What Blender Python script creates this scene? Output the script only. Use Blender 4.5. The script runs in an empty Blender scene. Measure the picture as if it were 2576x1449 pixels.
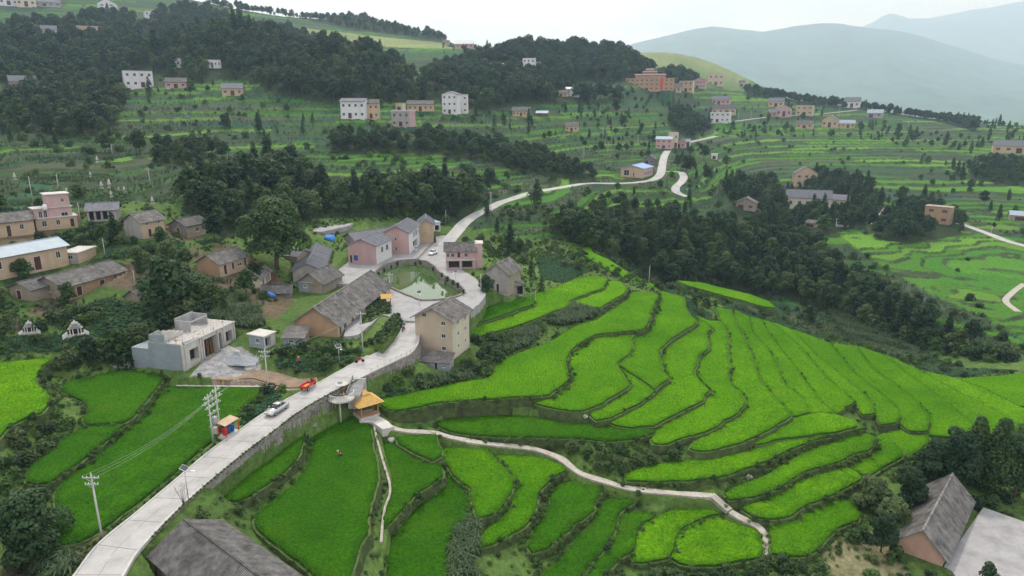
import bpy, bmesh, math, random
import numpy as np
from math import radians, sin, cos, tan, atan2, pi
from mathutils import Vector, Matrix
from mathutils.geometry import delaunay_2d_cdt, tessellate_polygon

random.seed(7)
RNG = np.random.default_rng(7)
S = bpy.context.scene
COL = S.collection

# ---------------------------------------------------------------- camera, sky, sun, exposure
PITCH = radians(15.0)
FPX, CX, CY, CAMH = 1718.0, 1288.0, 724.5, 50.0
cam = bpy.data.cameras.new('camera')
cam.sensor_width = 36.0
cam.lens = FPX / 2576.0 * 36.0
cam.clip_start, cam.clip_end = 0.5, 60000.0
camo = bpy.data.objects.new('camera', cam)
COL.objects.link(camo)
camo.location = (0, 0, CAMH)
camo.rotation_euler = (radians(90) - PITCH, 0, 0)
S.camera = camo

SUN_AZ, SUN_EL = radians(-14), radians(52)      # azimuth clockwise from +Y (the view direction)
W = bpy.data.worlds.new('World')
S.world = W
W.use_nodes = True
wn, wl = W.node_tree.nodes, W.node_tree.links
wn.clear()
w_out = wn.new('ShaderNodeOutputWorld')
sky = wn.new('ShaderNodeTexSky')
sky.sky_type = 'NISHITA'
sky.sun_disc = False
sky.sun_elevation = SUN_EL
sky.sun_rotation = SUN_AZ
sky.dust_density = 3.0
bg1 = wn.new('ShaderNodeBackground'); bg1.inputs['Strength'].default_value = 0.11
wl.new(sky.outputs[0], bg1.inputs['Color'])
bg2 = wn.new('ShaderNodeBackground'); bg2.inputs['Strength'].default_value = 1.45
tcw = wn.new('ShaderNodeTexCoord')
mpw = wn.new('ShaderNodeMapping'); mpw.inputs['Scale'].default_value = (1, 1, 3.2)
wl.new(tcw.outputs['Generated'], mpw.inputs['Vector'])
nzw = wn.new('ShaderNodeTexNoise'); nzw.inputs['Scale'].default_value = 3.0
nzw.inputs['Detail'].default_value = 8; nzw.inputs['Roughness'].default_value = 0.55
wl.new(mpw.outputs[0], nzw.inputs['Vector'])
rpw = wn.new('ShaderNodeValToRGB')
rpw.color_ramp.elements[0].position = 0.28; rpw.color_ramp.elements[0].color = (0.55, 0.55, 0.55, 1)
rpw.color_ramp.elements[1].position = 0.55; rpw.color_ramp.elements[1].color = (0.97, 0.97, 0.97, 1)
wl.new(nzw.outputs['Fac'], rpw.inputs[0])
rpc = wn.new('ShaderNodeValToRGB')                 # cloud white to faint pinkish grey
rpc.color_ramp.elements[0].position = 0.35; rpc.color_ramp.elements[0].color = (0.86, 0.85, 0.90, 1)
rpc.color_ramp.elements[1].position = 0.62; rpc.color_ramp.elements[1].color = (1.0, 0.995, 0.985, 1)
wl.new(nzw.outputs['Fac'], rpc.inputs[0])
wl.new(rpc.outputs[0], bg2.inputs['Color'])
mxw = wn.new('ShaderNodeMixShader')
wl.new(rpw.outputs[0], mxw.inputs[0]); wl.new(bg1.outputs[0], mxw.inputs[1]); wl.new(bg2.outputs[0], mxw.inputs[2])
wl.new(mxw.outputs[0], w_out.inputs['Surface'])

sun = bpy.data.lights.new('sun', 'SUN')
sun.energy = 2.6
sun.angle = radians(5)
sun.color = (1.0, 0.95, 0.86)
suno = bpy.data.objects.new('sun', sun)
COL.objects.link(suno)
sd = Vector((sin(SUN_AZ) * cos(SUN_EL), cos(SUN_AZ) * cos(SUN_EL), sin(SUN_EL)))
suno.rotation_euler = (-sd).to_track_quat('-Z', 'Y').to_euler()
suno.location = (0, 0, 300)

vs = S.view_settings
vs.view_transform = 'Standard'; vs.look = 'None'; vs.exposure = 0.07; vs.gamma = 1.0
vs.use_curve_mapping = False
S.cycles.use_denoising = True
S.cycles.max_bounces = 6
S.cycles.diffuse_bounces = 1
S.cycles.glossy_bounces = 2
S.cycles.transmission_bounces = 3
S.cycles.transparent_max_bounces = 4
S.cycles.volume_bounces = 2
S.cycles.use_adaptive_sampling = True
S.cycles.adaptive_threshold = 0.02

# ---------------------------------------------------------------- small helpers
def ray(u, v):
    a = (u - CX) / FPX; b = (v - CY) / FPX
    return (a, cos(PITCH) - b * sin(PITCH), -sin(PITCH) - b * cos(PITCH))
def at_z(u, v, z):
    d = ray(u, v); t = (z - CAMH) / d[2]
    return Vector((d[0] * t, d[1] * t, z))
def at_d(u, v, y):
    d = ray(u, v); t = y / d[1]
    return Vector((d[0] * t, y, CAMH + d[2] * t))
def proj(x, y, z):
    x = np.asarray(x, float); y = np.asarray(y, float); z = np.asarray(z, float) - CAMH
    f = y * cos(PITCH) - z * sin(PITCH)
    dn = -y * sin(PITCH) - z * cos(PITCH)
    f = np.where(f < 0.1, 0.1, f)
    return CX + FPX * x / f, CY + FPX * dn / f
def in_poly(px, py, poly):
    px = np.asarray(px); py = np.asarray(py)
    c = np.zeros(px.shape, bool)
    n = len(poly)
    j = n - 1
    for i in range(n):
        xi, yi = poly[i][0], poly[i][1]; xj, yj = poly[j][0], poly[j][1]
        if yi != yj:
            c ^= ((yi > py) != (yj > py)) & (px < (xj - xi) * (py - yi) / (yj - yi) + xi)
        j = i
    return c
def _h(ix, iy, seed):
    n = (ix.astype(np.int64) * 374761393 + iy.astype(np.int64) * 668265263 + seed * 1442695041) & 0x7fffffff
    n = ((n ^ (n >> 13)) * 1274126177) & 0x7fffffff
    n = n ^ (n >> 16)
    return (n & 0xffff) / 65535.0
def hash1(a, seed=0):
    a = np.asarray(a)
    return _h(a, a * 0 + 17, seed)
def vnoise(x, y, seed=0):
    x = np.asarray(x, float); y = np.asarray(y, float)
    ix = np.floor(x); iy = np.floor(y)
    fx = x - ix; fy = y - iy
    fx = fx * fx * (3 - 2 * fx); fy = fy * fy * (3 - 2 * fy)
    a = _h(ix, iy, seed); b = _h(ix + 1, iy, seed); c = _h(ix, iy + 1, seed); d = _h(ix + 1, iy + 1, seed)
    return (a * (1 - fx) + b * fx) * (1 - fy) + (c * (1 - fx) + d * fx) * fy
def fbm(x, y, seed=0, o=4):
    s = 0.0; a = 0.5; t = 0.0
    for k in range(o):
        s = s + a * vnoise(x * 2 ** k, y * 2 ** k, seed + 31 * k); t += a; a *= 0.5
    return s / t

def set_props(o, label=None, cat=None, group=None, kind=None):
    if label: o['label'] = label
    if cat: o['category'] = cat
    if group: o['group'] = group
    if kind: o['kind'] = kind
    return o
def mesh_np(name, verts, faces, smooth=False):
    """verts (N,3), faces (M,k) one polygon size"""
    verts = np.asarray(verts, np.float32); faces = np.asarray(faces, np.int32)
    me = bpy.data.meshes.new(name)
    me.vertices.add(len(verts)); me.vertices.foreach_set('co', verts.ravel())
    k = faces.shape[1]
    me.loops.add(faces.size); me.loops.foreach_set('vertex_index', faces.ravel())
    me.polygons.add(len(faces))
    me.polygons.foreach_set('loop_start', np.arange(0, faces.size, k, dtype=np.int32))
    me.polygons.foreach_set('loop_total', np.full(len(faces), k, np.int32))
    if smooth: me.polygons.foreach_set('use_smooth', np.ones(len(faces), bool))
    me.update(calc_edges=True)
    return me
def link(name, me, mats, parent=None):
    o = bpy.data.objects.new(name, me)
    COL.objects.link(o)
    if me is not None and mats is not None and len(me.materials) == 0:
        for m in (mats if isinstance(mats, (list, tuple)) else [mats]): me.materials.append(m)
    if parent is not None: o.parent = parent
    return o
def empty(name, loc, rz=0.0, label=None, cat=None, group=None):
    o = bpy.data.objects.new(name, None)
    COL.objects.link(o)
    o.empty_display_size = 0.3
    o.location = loc; o.rotation_euler = (0, 0, rz)
    return set_props(o, label, cat, group)
def copy_tree(o, parent=None):
    c = o.copy(); COL.objects.link(c); c.parent = parent
    for ch in list(o.children): copy_tree(ch, c)
    return c

class MB:
    """collects shapes into one mesh"""
    def __init__(s): s.v = []; s.f = []; s.m = []; s.mi = 0
    def poly(s, pts, mi=None):
        b = len(s.v); s.v += [tuple(p) for p in pts]; s.f.append(tuple(range(b, b + len(pts)))); s.m.append(s.mi if mi is None else mi)
    def box(s, x0, x1, y0, y1, z0, z1, mi=None):
        b = len(s.v)
        s.v += [(x0, y0, z0), (x1, y0, z0), (x1, y1, z0), (x0, y1, z0), (x0, y0, z1), (x1, y0, z1), (x1, y1, z1), (x0, y1, z1)]
        for q in ((3, 2, 1, 0), (4, 5, 6, 7), (0, 1, 5, 4), (1, 2, 6, 5), (2, 3, 7, 6), (3, 0, 4, 7)):
            s.f.append(tuple(b + i for i in q)); s.m.append(s.mi if mi is None else mi)
    def hexa(s, lo, hi, mi=None):
        """prism between two rings of equal count (ring order counter-clockwise from above)"""
        b = len(s.v); n = len(lo); s.v += [tuple(p) for p in lo] + [tuple(p) for p in hi]
        k = s.mi if mi is None else mi
        s.f.append(tuple(b + n - 1 - i for i in range(n))); s.m.append(k)
        s.f.append(tuple(b + n + i for i in range(n))); s.m.append(k)
        for i in range(n):
            j = (i + 1) % n
            s.f.append((b + i, b + j, b + n + j, b + n + i)); s.m.append(k)
    def tube(s, p, q, r0, r1=None, n=8, mi=None):
        r1 = r0 if r1 is None else r1
        p = Vector(p); q = Vector(q); d = (q - p).normalized()
        a = d.orthogonal().normalized(); c = d.cross(a)
        lo = [p + (a * cos(2 * pi * i / n) + c * sin(2 * pi * i / n)) * r0 for i in range(n)]
        hi = [q + (a * cos(2 * pi * i / n) + c * sin(2 * pi * i / n)) * r1 for i in range(n)]
        s.hexa(lo, hi, mi)
    def lathe(s, prof, n=12, c=(0, 0), mi=None):
        """prof [(r,z)...] bottom to top, closed at both ends"""
        b = len(s.v); k = s.mi if mi is None else mi
        for r, z in prof:
            s.v += [(c[0] + r * cos(2 * pi * i / n), c[1] + r * sin(2 * pi * i / n), z) for i in range(n)]
        for a in range(len(prof) - 1):
            for i in range(n):
                j = (i + 1) % n
                s.f.append((b + a * n + i, b + a * n + j, b + (a + 1) * n + j, b + (a + 1) * n + i)); s.m.append(k)
        s.f.append(tuple(b + n - 1 - i for i in range(n))); s.m.append(k)
        t = b + (len(prof) - 1) * n
        s.f.append(tuple(t + i for i in range(n))); s.m.append(k)
    def blob(s, c, r, seed=0, n=10, m=7, amp=0.2, mi=None):
        """lumpy closed ellipsoid"""
        rn = random.Random(seed); b = len(s.v); k = s.mi if mi is None else mi
        r = (r, r, r) if isinstance(r, (int, float)) else r
        ph = [rn.uniform(0, 6.28) for _ in range(6)]
        for j in range(m + 1):
            t = pi * j / m
            for i in range(n):
                p = 2 * pi * i / n
                w = 1 + amp * (sin(2 * p + ph[0] + 2 * t) * 0.5 + sin(3 * p + ph[1] - t * 3) * 0.3 + sin(5 * p + ph[2] + 4 * t) * 0.25)
                s.v.append((c[0] + r[0] * w * sin(t) * cos(p), c[1] + r[1] * w * sin(t) * sin(p), c[2] - r[2] * w * cos(t)))
        for j in range(m):
            for i in range(n):
                i2 = (i + 1) % n
                s.f.append((b + j * n + i, b + j * n + i2, b + (j + 1) * n + i2, b + (j + 1) * n + i)); s.m.append(k)
    def mesh(s, name, smooth=False):
        me = bpy.data.meshes.new(name)
        me.from_pydata(s.v, [], s.f)
        me.polygons.foreach_set('material_index', s.m)
        if smooth: me.polygons.foreach_set('use_smooth', [True] * len(s.f))
        me.update()
        return me
    def build(s, name, mats, parent=None, smooth=False):
        return link(name, s.mesh(name, smooth), mats, parent)

# ---------------------------------------------------------------- materials
def newmat(name):
    m = bpy.data.materials.new(name); m.use_nodes = True
    n = m.node_tree.nodes; n.clear()
    return m, n, m.node_tree.links
def nd(n, t, **kw):
    x = n.new(t)
    for k, v in kw.items():
        if hasattr(x, k) and k not in x.inputs: setattr(x, k, v)
        else: x.inputs[k].default_value = v
    return x
def c4(c): return (c[0], c[1], c[2], 1.0)
def plain(name, col, rough=0.85, var=0.18, scale=1.2, bump=0.0, bscale=12.0, spec=0.25, metal=0.0, col2=None, stain=0.0, wave=None):
    """noise-varied surface; wave=(axis, per metre, depth) adds fine ribs"""
    m, n, l = newmat(name)
    out = nd(n, 'ShaderNodeOutputMaterial'); b = nd(n, 'ShaderNodeBsdfPrincipled', Roughness=rough, Metallic=metal)
    b.inputs['Specular IOR Level'].default_value = spec
    tc = nd(n, 'ShaderNodeTexCoord')
    nz = nd(n, 'ShaderNodeTexNoise', Scale=scale, Detail=6.0, Roughness=0.65)
    l.new(tc.outputs['Object'], nz.inputs['Vector'])
    rp = nd(n, 'ShaderNodeValToRGB')
    c2 = col2 or tuple(min(1, c * (1 + var)) for c in col)
    c1 = tuple(c * (1 - var) for c in col)
    rp.color_ramp.elements[0].position = 0.3; rp.color_ramp.elements[0].color = c4(c1)
    rp.color_ramp.elements[1].position = 0.72; rp.color_ramp.elements[1].color = c4(c2)
    l.new(nz.outputs['Fac'], rp.inputs[0])
    src = rp.outputs[0]
    if stain > 0:
        n2 = nd(n, 'ShaderNodeTexNoise', Scale=scale * 0.35, Detail=8.0, Roughness=0.7)
        mp = nd(n, 'ShaderNodeMapping'); mp.inputs['Scale'].default_value = (1.6, 1.6, 0.5)
        l.new(tc.outputs['Object'], mp.inputs[0]); l.new(mp.outputs[0], n2.inputs['Vector'])
        r2 = nd(n, 'ShaderNodeValToRGB')
        r2.color_ramp.elements[0].position = 0.45; r2.color_ramp.elements[0].color = (1, 1, 1, 1)
        r2.color_ramp.elements[1].position = 0.7; r2.color_ramp.elements[1].color = (1 - stain, 1 - stain, 1 - stain * 1.05, 1)
        l.new(n2.outputs['Fac'], r2.inputs[0])
        mx = nd(n, 'ShaderNodeMix', data_type='RGBA', blend_type='MULTIPLY'); mx.inputs[0].default_value = 1.0
        l.new(src, mx.inputs[6]); l.new(r2.outputs[0], mx.inputs[7]); src = mx.outputs[2]
    l.new(src, b.inputs['Base Color'])
    if bump > 0:
        n3 = nd(n, 'ShaderNodeTexNoise', Scale=bscale, Detail=4.0)
        l.new(tc.outputs['Object'], n3.inputs['Vector'])
        bp = nd(n, 'ShaderNodeBump', Strength=bump, Distance=0.08)
        l.new(n3.outputs['Fac'], bp.inputs['Height']); l.new(bp.outputs[0], b.inputs['Normal'])
    l.new(b.outputs[0], out.inputs['Surface'])
    return m
def leafmat(name, dark, light, trans=0.34, objvar=0.35):
    m, n, l = newmat(name)
    out = nd(n, 'ShaderNodeOutputMaterial')
    at = nd(n, 'ShaderNodeAttribute', attribute_name='tint')
    oi = nd(n, 'ShaderNodeObjectInfo')
    ma = nd(n, 'ShaderNodeMath', operation='MULTIPLY_ADD'); ma.inputs[1].default_value = objvar; 
    l.new(oi.outputs['Random'], ma.inputs[0]); l.new(at.outputs['Fac'], ma.inputs[2])
    sb = nd(n, 'ShaderNodeMath', operation='SUBTRACT'); sb.inputs[1].default_value = objvar * 0.5
    l.new(ma.outputs[0], sb.inputs[0])
    rp = nd(n, 'ShaderNodeValToRGB')
    rp.color_ramp.elements[0].position = 0.0; rp.color_ramp.elements[0].color = c4(dark)
    rp.color_ramp.elements[1].position = 1.0; rp.color_ramp.elements[1].color = c4(light)
    l.new(sb.outputs[0], rp.inputs[0])
    d = nd(n, 'ShaderNodeBsdfPrincipled', Roughness=0.62); d.inputs['Specular IOR Level'].default_value = 0.25
    t = nd(n, 'ShaderNodeBsdfTranslucent')
    l.new(rp.outputs[0], d.inputs['Base Color']); l.new(rp.outputs[0], t.inputs['Color'])
    mx = nd(n, 'ShaderNodeMixShader'); mx.inputs[0].default_value = trans
    l.new(d.outputs[0], mx.inputs[1]); l.new(t.outputs[0], mx.inputs[2])
    l.new(mx.outputs[0], out.inputs['Surface'])
    return m
def cropmat(name, base, alt, fine=9.0, patch=0.06, bump=0.6, trans=0.2, yellow=None):
    """a dense low crop seen from above: fine grain, soft broad patches"""
    m, n, l = newmat(name)
    out = nd(n, 'ShaderNodeOutputMaterial')
    geo = nd(n, 'ShaderNodeNewGeometry')
    n1 = nd(n, 'ShaderNodeTexNoise', Scale=patch, Detail=5.0, Roughness=0.6)
    n2 = nd(n, 'ShaderNodeTexNoise', Scale=fine * 0.22, Detail=5.0, Roughness=0.75)
    vo = nd(n, 'ShaderNodeTexVoronoi', Scale=fine * 0.45)
    for x in (n1, n2, vo): l.new(geo.outputs['Position'], x.inputs['Vector'])
    r1 = nd(n, 'ShaderNodeValToRGB')
    r1.color_ramp.elements[0].position = 0.32; r1.color_ramp.elements[0].color = c4(base)
    r1.color_ramp.elements[1].position = 0.68; r1.color_ramp.elements[1].color = c4(alt)
    l.new(n1.outputs['Fac'], r1.inputs[0])
    r2 = nd(n, 'ShaderNodeValToRGB')
    r2.color_ramp.elements[0].position = 0.30; r2.color_ramp.elements[0].color = (0.40, 0.43, 0.5, 1)
    r2.color_ramp.elements[1].position = 0.70; r2.color_ramp.elements[1].color = (1.5, 1.42, 1.2, 1)
    l.new(n2.outputs['Fac'], r2.inputs[0])
    mx = nd(n, 'ShaderNodeMix', data_type='RGBA', blend_type='MULTIPLY'); mx.inputs[0].default_value = 1.0
    l.new(r1.outputs[0], mx.inputs[6]); l.new(r2.outputs[0], mx.inputs[7])
    oi = nd(n, 'ShaderNodeObjectInfo'); rr = nd(n, 'ShaderNodeValToRGB')      # each field its own tone
    rr.color_ramp.elements[0].color = (0.80, 0.84, 0.85, 1); rr.color_ramp.elements[1].color = (1.18, 1.10, 1.0, 1)
    l.new(oi.outputs['Random'], rr.inputs[0])
    mo = nd(n, 'ShaderNodeMix', data_type='RGBA', blend_type='MULTIPLY'); mo.inputs[0].default_value = 1.0
    l.new(mx.outputs[2], mo.inputs[6]); l.new(rr.outputs[0], mo.inputs[7])
    src = mo.outputs[2]
    if yellow:
        n4 = nd(n, 'ShaderNodeTexNoise', Scale=0.11, Detail=4.0, Roughness=0.6)
        mp = nd(n, 'ShaderNodeMapping'); mp.inputs['Location'].default_value = (31, 7, 3)
        l.new(geo.outputs['Position'], mp.inputs[0]); l.new(mp.outputs[0], n4.inputs['Vector'])
        r4 = nd(n, 'ShaderNodeValToRGB')
        r4.color_ramp.elements[0].position = 0.56; r4.color_ramp.elements[0].color = (0, 0, 0, 1)
        r4.color_ramp.elements[1].position = 0.75; r4.color_ramp.elements[1].color = (0.55, 0.55, 0.55, 1)
        l.new(n4.outputs['Fac'], r4.inputs[0])
        m4 = nd(n, 'ShaderNodeMix', data_type='RGBA'); m4.inputs[7].default_value = c4(yellow)
        l.new(r4.outputs[0], m4.inputs[0]); l.new(src, m4.inputs[6]); src = m4.outputs[2]
    d = nd(n, 'ShaderNodeBsdfPrincipled', Roughness=0.85); d.inputs['Specular IOR Level'].default_value = 0.04
    t = nd(n, 'ShaderNodeBsdfTranslucent')
    l.new(src, d.inputs['Base Color']); l.new(src, t.inputs['Color'])
    add = nd(n, 'ShaderNodeMath', operation='ADD')
    l.new(n2.outputs['Fac'], add.inputs[0]); l.new(vo.outputs['Distance'], add.inputs[1])
    bp = nd(n, 'ShaderNodeBump', Strength=bump, Distance=0.35)
    l.new(add.outputs[0], bp.inputs['Height']); l.new(bp.outputs[0], d.inputs['Normal'])
    mxs = nd(n, 'ShaderNodeMixShader'); mxs.inputs[0].default_value = trans
    l.new(d.outputs[0], mxs.inputs[1]); l.new(t.outputs[0], mxs.inputs[2])
    l.new(mxs.outputs[0], out.inputs['Surface'])
    return m

M = {}
M['rice'] = cropmat('rice', (0.072, 0.240, 0.005), (0.135, 0.350, 0.008), yellow=(0.17, 0.30, 0.010))
M['rice_deep'] = cropmat('rice_deep', (0.034, 0.150, 0.005), (0.068, 0.220, 0.007), yellow=(0.09, 0.17, 0.008))
M['rice_side'] = plain('rice_side', (0.035, 0.10, 0.012), var=0.4, scale=6, bump=0.6, bscale=14)
M['bund'] = plain('bund', (0.075, 0.135, 0.030), var=0.45, scale=1.6, bump=0.8, bscale=7, col2=(0.14, 0.23, 0.05))
M['bank'] = plain('bank', (0.100, 0.085, 0.055), var=0.55, scale=0.9, bump=0.9, bscale=5, col2=(0.085, 0.145, 0.04))
M['stonebank'] = plain('stonebank', (0.17, 0.155, 0.13), var=0.5, scale=2.4, bump=1.0, bscale=4.5)
M['road'] = plain('road', (0.43, 0.42, 0.41), var=0.13, scale=0.35, bump=0.05, bscale=30, stain=0.26)
M['joint'] = plain('joint', (0.20, 0.19, 0.18), var=0.2, scale=1.0)
M['salmon'] = plain('salmon', (0.52, 0.33, 0.25), var=0.10, scale=0.5, stain=0.2)
M['kerb'] = plain('kerb', (0.50, 0.49, 0.46), var=0.15, scale=1.5, stain=0.25)
M['yard'] = plain('yard', (0.335, 0.33, 0.33), var=0.14, scale=0.5, stain=0.28)
M['path'] = plain('path', (0.40, 0.37, 0.32), var=0.25, scale=1.5, stain=0.2)
M['earth'] = plain('earth', (0.22, 0.16, 0.11), var=0.35, scale=0.7, bump=0.5, bscale=6)
M['concrete'] = plain('concrete', (0.40, 0.40, 0.40), var=0.15, scale=0.8, stain=0.3)
M['conc_light'] = plain('conc_light', (0.55, 0.53, 0.49), var=0.12, scale=0.8, stain=0.2)
M['conc_blue'] = plain('conc_blue', (0.29, 0.34, 0.38), var=0.12, scale=0.7, stain=0.25)
M['rubble'] = plain('rubble', (0.42, 0.40, 0.38), var=0.4, scale=3, bump=0.6, bscale=8)
M['gravel'] = plain('gravel', (0.28, 0.30, 0.32), var=0.25, scale=4, bump=0.7, bscale=14)
M['pink'] = plain('pink', (0.50, 0.34, 0.33), var=0.08, scale=0.6, stain=0.16)
M['tan'] = plain('tan', (0.50, 0.38, 0.26), var=0.10, scale=0.6, stain=0.18)
M['beige'] = plain('beige', (0.47, 0.385, 0.295), var=0.06, scale=0.5, stain=0.12)
M['cream'] = plain('cream', (0.58, 0.53, 0.41), var=0.08, scale=0.6, stain=0.15)
M['orange'] = plain('orange', (0.40, 0.265, 0.165), var=0.14, scale=0.6, stain=0.2)
M['adobe'] = plain('adobe', (0.33, 0.28, 0.22), var=0.22, scale=0.8, bump=0.4, bscale=5, stain=0.25)
M['grey_wall'] = plain('grey_wall', (0.36, 0.34, 0.32), var=0.15, scale=0.7, stain=0.3)
M['white_wall'] = plain('white_wall', (0.66, 0.65, 0.66), var=0.08, scale=0.6, stain=0.18)
M['stone'] = plain('stone', (0.24, 0.22, 0.195), var=0.45, scale=1.6, bump=1.0, bscale=3.5)
M['tile'] = plain('tile', (0.145, 0.138, 0.13), var=0.5, scale=0.9, bump=0.7, bscale=9, stain=0.42)
M['tile_light'] = plain('tile_light', (0.215, 0.205, 0.195), var=0.5, scale=0.9, bump=0.7, bscale=9, stain=0.42)
M['tile_dark'] = plain('tile_dark', (0.095, 0.09, 0.09), var=0.5, scale=0.9, bump=0.7, bscale=9, stain=0.42)
M['slate'] = plain('slate', (0.185, 0.19, 0.21), var=0.22, scale=1.2, stain=0.2)
M['slate_blue'] = plain('slate_blue', (0.33, 0.40, 0.46), var=0.08, scale=0.8, stain=0.14, rough=0.55)
M['blue_roof'] = plain('blue_roof', (0.25, 0.38, 0.58), var=0.1, scale=0.8, rough=0.5)
M['tarp'] = plain('tarp', (0.06, 0.22, 0.62), var=0.3, scale=2, rough=0.45)
M['wood'] = plain('wood', (0.14, 0.085, 0.05), var=0.4, scale=3)
M['wood_light'] = plain('wood_light', (0.42, 0.25, 0.10), var=0.25, scale=3)
M['trunk'] = plain('trunk', (0.10, 0.08, 0.06), var=0.35, scale=3, bump=0.6, bscale=9)
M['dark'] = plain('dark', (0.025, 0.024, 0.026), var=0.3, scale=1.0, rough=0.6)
M['glass'] = plain('glass', (0.03, 0.035, 0.04), var=0.25, scale=0.7, rough=0.15, spec=0.6)
M['glass_far'] = plain('glass_far', (0.085, 0.085, 0.09), var=0.3, scale=0.7, rough=0.3)
M['rebar'] = plain('rebar', (0.12, 0.07, 0.05), var=0.3, scale=3)
M['frame'] = plain('frame', (0.60, 0.58, 0.55), var=0.1, scale=1.5)
M['door'] = plain('door', (0.09, 0.035, 0.03), var=0.3, scale=1.5, rough=0.6)
M['steel'] = plain('steel', (0.42, 0.44, 0.45), var=0.12, scale=2, rough=0.45, metal=0.4)
M['pole'] = plain('pole', (0.50, 0.49, 0.47), var=0.12, scale=1.5, stain=0.2)
M['white'] = plain('white', (0.75, 0.75, 0.74), var=0.05, scale=1)
M['red'] = plain('red', (0.55, 0.045, 0.04), var=0.15, scale=2, rough=0.5)
M['orange_paint'] = plain('orange_paint', (0.62, 0.22, 0.06), var=0.15, scale=2, rough=0.5)
M['blue'] = plain('blue', (0.03, 0.09, 0.30), var=0.15, scale=2, rough=0.5)
M['green_paint'] = plain('green_paint', (0.03, 0.30, 0.20), var=0.15, scale=2, rough=0.5)
M['rubber'] = plain('rubber', (0.02, 0.02, 0.02), var=0.2, scale=3)
M['car_silver'] = plain('car_silver', (0.52, 0.51, 0.50), var=0.03, scale=1, rough=0.25, metal=0.5, spec=0.5)
M['car_white'] = plain('car_white', (0.78, 0.78, 0.80), var=0.03, scale=1, rough=0.3, spec=0.5)
M['skin'] = plain('skin', (0.42, 0.26, 0.18), var=0.08, scale=4, rough=0.6)
M['cloth_dark'] = plain('cloth_dark', (0.04, 0.045, 0.06), var=0.25, scale=6)
M['hair'] = plain('hair', (0.012, 0.011, 0.012), var=0.2, scale=6)
M['straw'] = plain('straw', (0.52, 0.42, 0.24), var=0.15, scale=6)
M['thatch'] = plain('thatch', (0.60, 0.38, 0.12), var=0.18, scale=2.5, bump=0.5, bscale=10)
M['leaf_dark'] = leafmat('leaf_dark', (0.012, 0.036, 0.016), (0.058, 0.118, 0.042), objvar=0.55)
M['leaf_mid'] = leafmat('leaf_mid', (0.022, 0.058, 0.018), (0.092, 0.165, 0.046), objvar=0.5)
M['leaf_light'] = leafmat('leaf_light', (0.045, 0.085, 0.026), (0.16, 0.22, 0.08))
M['leaf_weed'] = leafmat('leaf_weed', (0.045, 0.105, 0.022), (0.15, 0.26, 0.06), trans=0.3)
M['leaf_maize'] = leafmat('leaf_maize', (0.035, 0.080, 0.035), (0.14, 0.20, 0.095), trans=0.25)
M['leaf_veg'] = leafmat('leaf_veg', (0.025, 0.085, 0.035), (0.085, 0.19, 0.085), trans=0.2)
M['leaf_rice'] = leafmat('leaf_rice', (0.058, 0.205, 0.005), (0.150, 0.385, 0.010), trans=0.35, objvar=0.3)
M['leaf_rice_deep'] = leafmat('leaf_rice_deep', (0.026, 0.120, 0.005), (0.080, 0.235, 0.009), trans=0.35, objvar=0.3)
# ---------------------------------------------------------------- lie of the land: control points (picture point + height or distance)
CZ = [  # u, v, z
 (0,1449,-3),(60,1400,-2.5),(120,1500,-3),(330,1520,-2),(500,1520,-6),(700,1520,-6),(1000,1520,-10.5),(1400,1520,-14.5),(1800,1520,-17),(2300,1520,-18),(2700,1520,-19),(-100,1400,-3),
 (190,830,6),(80,830,6.5),(20,870,5),(300,880,3),(400,905,2),(-100,850,7),(250,920,2.2),(60,905,3.6),
 (470,932,1.5),(594,868,2.5),(640,960,1),(520,975,0.6),(700,965,1.3),(420,965,0.6),
 (130,755,9),(270,705,11),(50,700,12),(180,662,13.5),(0,705,13),(240,645,14),(-100,640,16),
 (95,578,18),(197,568,18),(20,600,17.5),(360,600,16.5),(311,596,17),(417,589,16.5),(490,590,15),(260,548,20),
 (555,698,9),(497,692,10),(598,671,9.5),(340,740,8.5),(450,760,7),(655,722,6),(697,670,8),(800,570,10),(840,590,8.5),(740,655,8),
 (450,840,4.5),(600,810,4.5),(700,870,3),(720,920,2),(850,900,2),(560,760,6.5),
 (812,705,3.8),(738,710,4.4),(948,664,3.8),(1030,637,3.8),(1092,607,4.2),(890,612,6.2),(962,575,7.5),(1120,675,3.9),(1216,668,4),
 (1270,742,1.5),(1318,735,1),(1210,745,3.2),(852,848,3),(905,740,4),(1000,780,3.6),(1130,690,3.8),(1060,660,3.8),
 (1140,905,-1.5),(1177,872,-1.2),(1040,925,-1),(930,985,-3.4),(1100,960,-2.6),(1230,880,-1.6),
 (1330,605,1),(1400,615,-0.5),(1500,660,-3.5),(1600,705,-6),(1700,730,-8),(1800,750,-9.5),(1930,800,-11.5),(2100,860,-14),(2250,910,-16),(2400,960,-18),(2576,1000,-19),
 (2400,1050,-18.5),(2300,1060,-17),(2576,1080,-20),(2300,1150,-17),(2450,1200,-17.5),(2372,1425,-16),(2500,1380,-16),(2180,1260,-15.5),(2100,1400,-16),(2250,1400,-16.2),
 (1450,1130,-8.6),(1500,1170,-9.6),(1600,1130,-8.8),(1100,1035,-5.5),(1250,1030,-5.5),
]
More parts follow.
